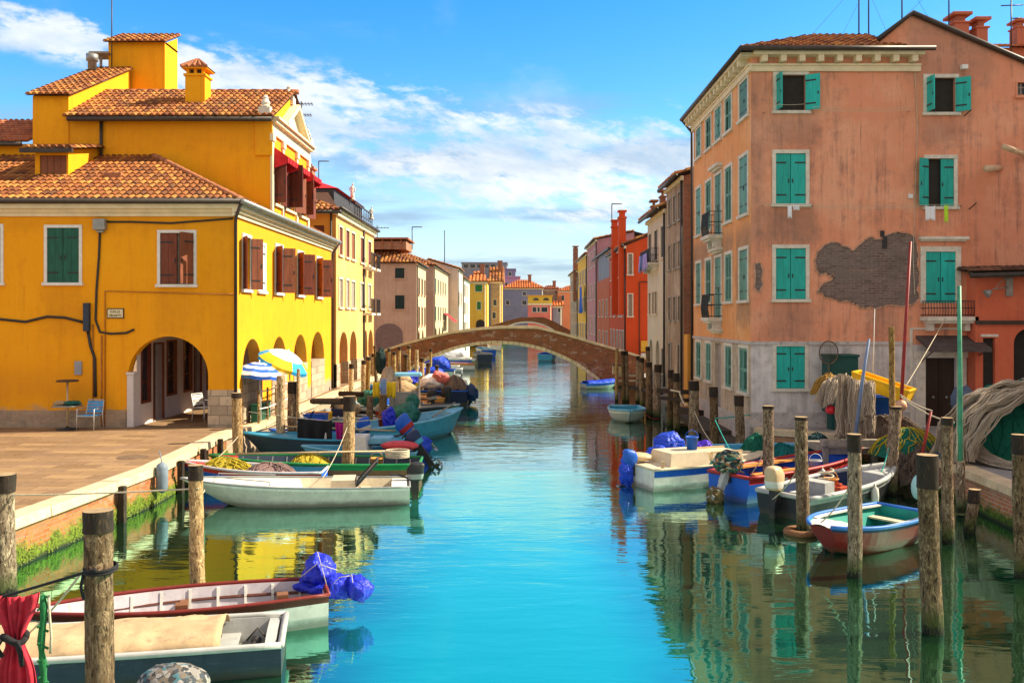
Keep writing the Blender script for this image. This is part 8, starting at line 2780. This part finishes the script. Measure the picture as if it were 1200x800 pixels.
# fender and timbers on the left quay wall
q = MB()
fd = Vector((xx(192, 19.7), 19.6, .28))
q.lathe([(.02, -.02), (.11, .04), (.125, .12), (.125, .52), (.11, .6), (.03, .66)], 14, fd)
q.tube([fd + Vector((0, 0, .64)), fd + Vector((-.1, .1, .9))], .012, 5)
tag(q.build('fender', paint('pale blue grey fender', (.17, .21, .26), .2, .5), None, True), 'blue grey cylindrical fender hanging on the sunny quay wall', 'fender')
for i, y in enumerate((17.9, 20.9, 22.6, 24.2)):
    q = MB()
    x = {0: -7.98, 1: -7.93, 2: -8.0, 3: -8.1}[i]
    q.box(x, x + .12, y, y + .14, -.3, .72 + .03 * i)
    tag(q.build('fender_timber', MAT['tar'], None), ['dark fender timber on the sunny quay wall left of the cylindrical fender', 'dark fender timber just right of the cylindrical fender', 'dark fender timber behind the bow of the white speedboat', 'dark fender timber nearest the arcade corner'][i], 'timber')
tag(MB.build.__get__((lambda m: (m.lathe([(.35, 0), (.35, .004), (.0, .006)], 20, (xx(155, 21.2), 21.2, .802)), m)[1])(MB()))('drain_cover', paint('rusty drain cover', (.16, .10, .06), .3, .7), None), 'dark round drain cover in the sunny paving', 'drain cover')
# gangplank poles
for i, (a, c, lb_) in enumerate((((366, 470, 27.5), (402, 470, 24.2), 'black boom lying level towards the broad headed post'), ((398, 461, 31), (425, 462, 30.5), 'second black boom behind the broad headed post'))):
    q = MB()
    a, c = at(*a), at(*c)
    q.tube([a, c], .09, 6)
    tag(q.build('boom', MAT['tar'], None), lb_, 'boom')

# ================= aerials and masts =================


def aerial(px, ptop, pbot, dd, label, kind='yagi', name='antenna', r=.025):
    q = MB()
    q.tube([at(px, pbot, dd), at(px, ptop, dd)], r, 6)
    s = dd / F
    if kind == 'yagi':
        for py, w in ((ptop + 3, 9), (ptop + 16, 8)):
            c = at(px, py, dd)
            q.tube([c + Vector((-w * s, 0, 0)), c + Vector((w * 1.5 * s, 0, 0))], r * .6, 5)
            for k in range(7):
                x = (-w + k * w * .4) * s
                q.tube([c + Vector((x, -.25, .0)), c + Vector((x, .25, .0))], r * .4, 4)
                q.tube([c + Vector((x, 0, -.08)), c + Vector((x, 0, .08))], r * .4, 4)
    elif kind == 'arm':
        q.tube([at(px, ptop, dd), at(px + 12, ptop, dd)], r, 6)
    elif kind == 'cross':
        q.tube([at(px - 12, ptop + 8, dd), at(px + 14, ptop + 7, dd)], r * .8, 5); q.tube([at(px, ptop + 23, dd), at(px + 12, ptop + 22, dd)], r * .8, 5)
    return tag(q.build(name, MAT['gutter'], None, True), label, 'antenna')


aerial(131, -30, 100, 35.8, 'thin mast standing at the left of the rooftop tower', 'none')
aerial(353, 119, 160, 35.5, 'television aerial behind the pediment of the yellow house', 'yagi')
aerial(346, 126, 150, 35.8, 'short aerial pole left of the television aerial', 'none')
aerial(373.5, 189, 222, 44, 'bent lamp like aerial over the red awning of the orange house', 'arm')
aerial(442, 264, 290, 78, 'aerial at the left end of the mauve house roof', 'yagi', r=.04)
aerial(483, 266, 292, 80, 'bent aerial over the roof terrace of the mauve house', 'arm', r=.04)
aerial(521, 270, 312, 108, 'thin aerial above the blank flank', 'none', r=.05)
aerial(717, 239, 280, 70, 'bent aerial left of the vermilion house chimneys', 'arm', r=.04)
aerial(1006.5, -40, 40, 29.5, 'left mast of the close pair on the hipped roof of the salmon house', 'none')
aerial(1018, -40, 42, 29.6, 'right mast of the close pair on the hipped roof of the salmon house', 'none')
aerial(1057, -40, 50, 27.3, 'mast rising along the gable peak of the salmon house', 'none')
aerial(1112, -30, 38, 29, 'mast just left of the salmon house chimneys', 'none')
aerial(1185, -1, 62, 29, 'television aerial with cross arms right of the salmon house chimneys', 'cross')
q = MB()
for a, c in (((1006, -20, 29.5), (945, 48, 28)), ((1018, -10, 29.5), (1040, 40, 28)), ((1018, -20, 29.5), (985, 45, 28.5)), ((1057, -30, 27.4), (1112, 60, 28)), ((1112, -30, 29), (1060, 20, 28))):
    q.tube([at(*a), at(*c)], .006, 4)
tag(q.build('stay_wires', MAT['cable'], None), 'thin stay wires of the masts on the salmon house roof', 'wires')
# red house behind the annex roofline
rr_ = empty('red_house', (18, 34, .8), 'red house with tiled roof just showing over the salmon gable at the right edge', 'house')
q = MB()
q.box(xx(1172, 36.2), 24, 36.2, 42, .8, zz(56, 36.2))
q.build('wall', MAT['redrender'], rr_)
x0 = xx(1166, 36)
roof(rr_, [((x0, 35.9, zz(56, 36)), (1, 0, 0), (0, 1, .3), 5, lambda u: (0, 3.4), [(x0, 35.9, zz(56, 36)), (x0 + 5, 35.9, zz(56, 36)), (x0 + 5, 39.2, zz(56, 36) + .99), (x0, 39.2, zz(56, 36) + .99)])], MAT['tilered'], MAT['deck'])
stack(1192, 1203, 22, 37, 13, rr_, MAT['redrender'])
# unseen house added right of the frame to shade the quay and nets
qh = empty('shading_house', (25, 16, .8), 'unseen house added beyond the right edge to shade the nets', 'house')
wb = MB()
wb.box(21, 29, 6, 25.5, .8, 10.4)
wb.build('wall', MAT['salmonside'], qh)
roof(qh, [((20.7, 25.8, 10.4), (0, -1, 0), (1, 0, .3), 20, lambda u: (0, 4.6), [(20.7, 25.8, 10.38), (20.7, 5.8, 10.38), (25, 5.8, 11.67), (25, 25.8, 11.67)])], MAT['tile'], MAT['deck'], pu=.3, pv=.5)
for k in range(5):
    window(qh, Fr('R', 21.0), -(9.2 + k * 3.4), -(8.2 + k * 3.4), 4.4, 6.0, MAT['istria'], MAT['turqshut'], 'closed', low=True, proud=.035)
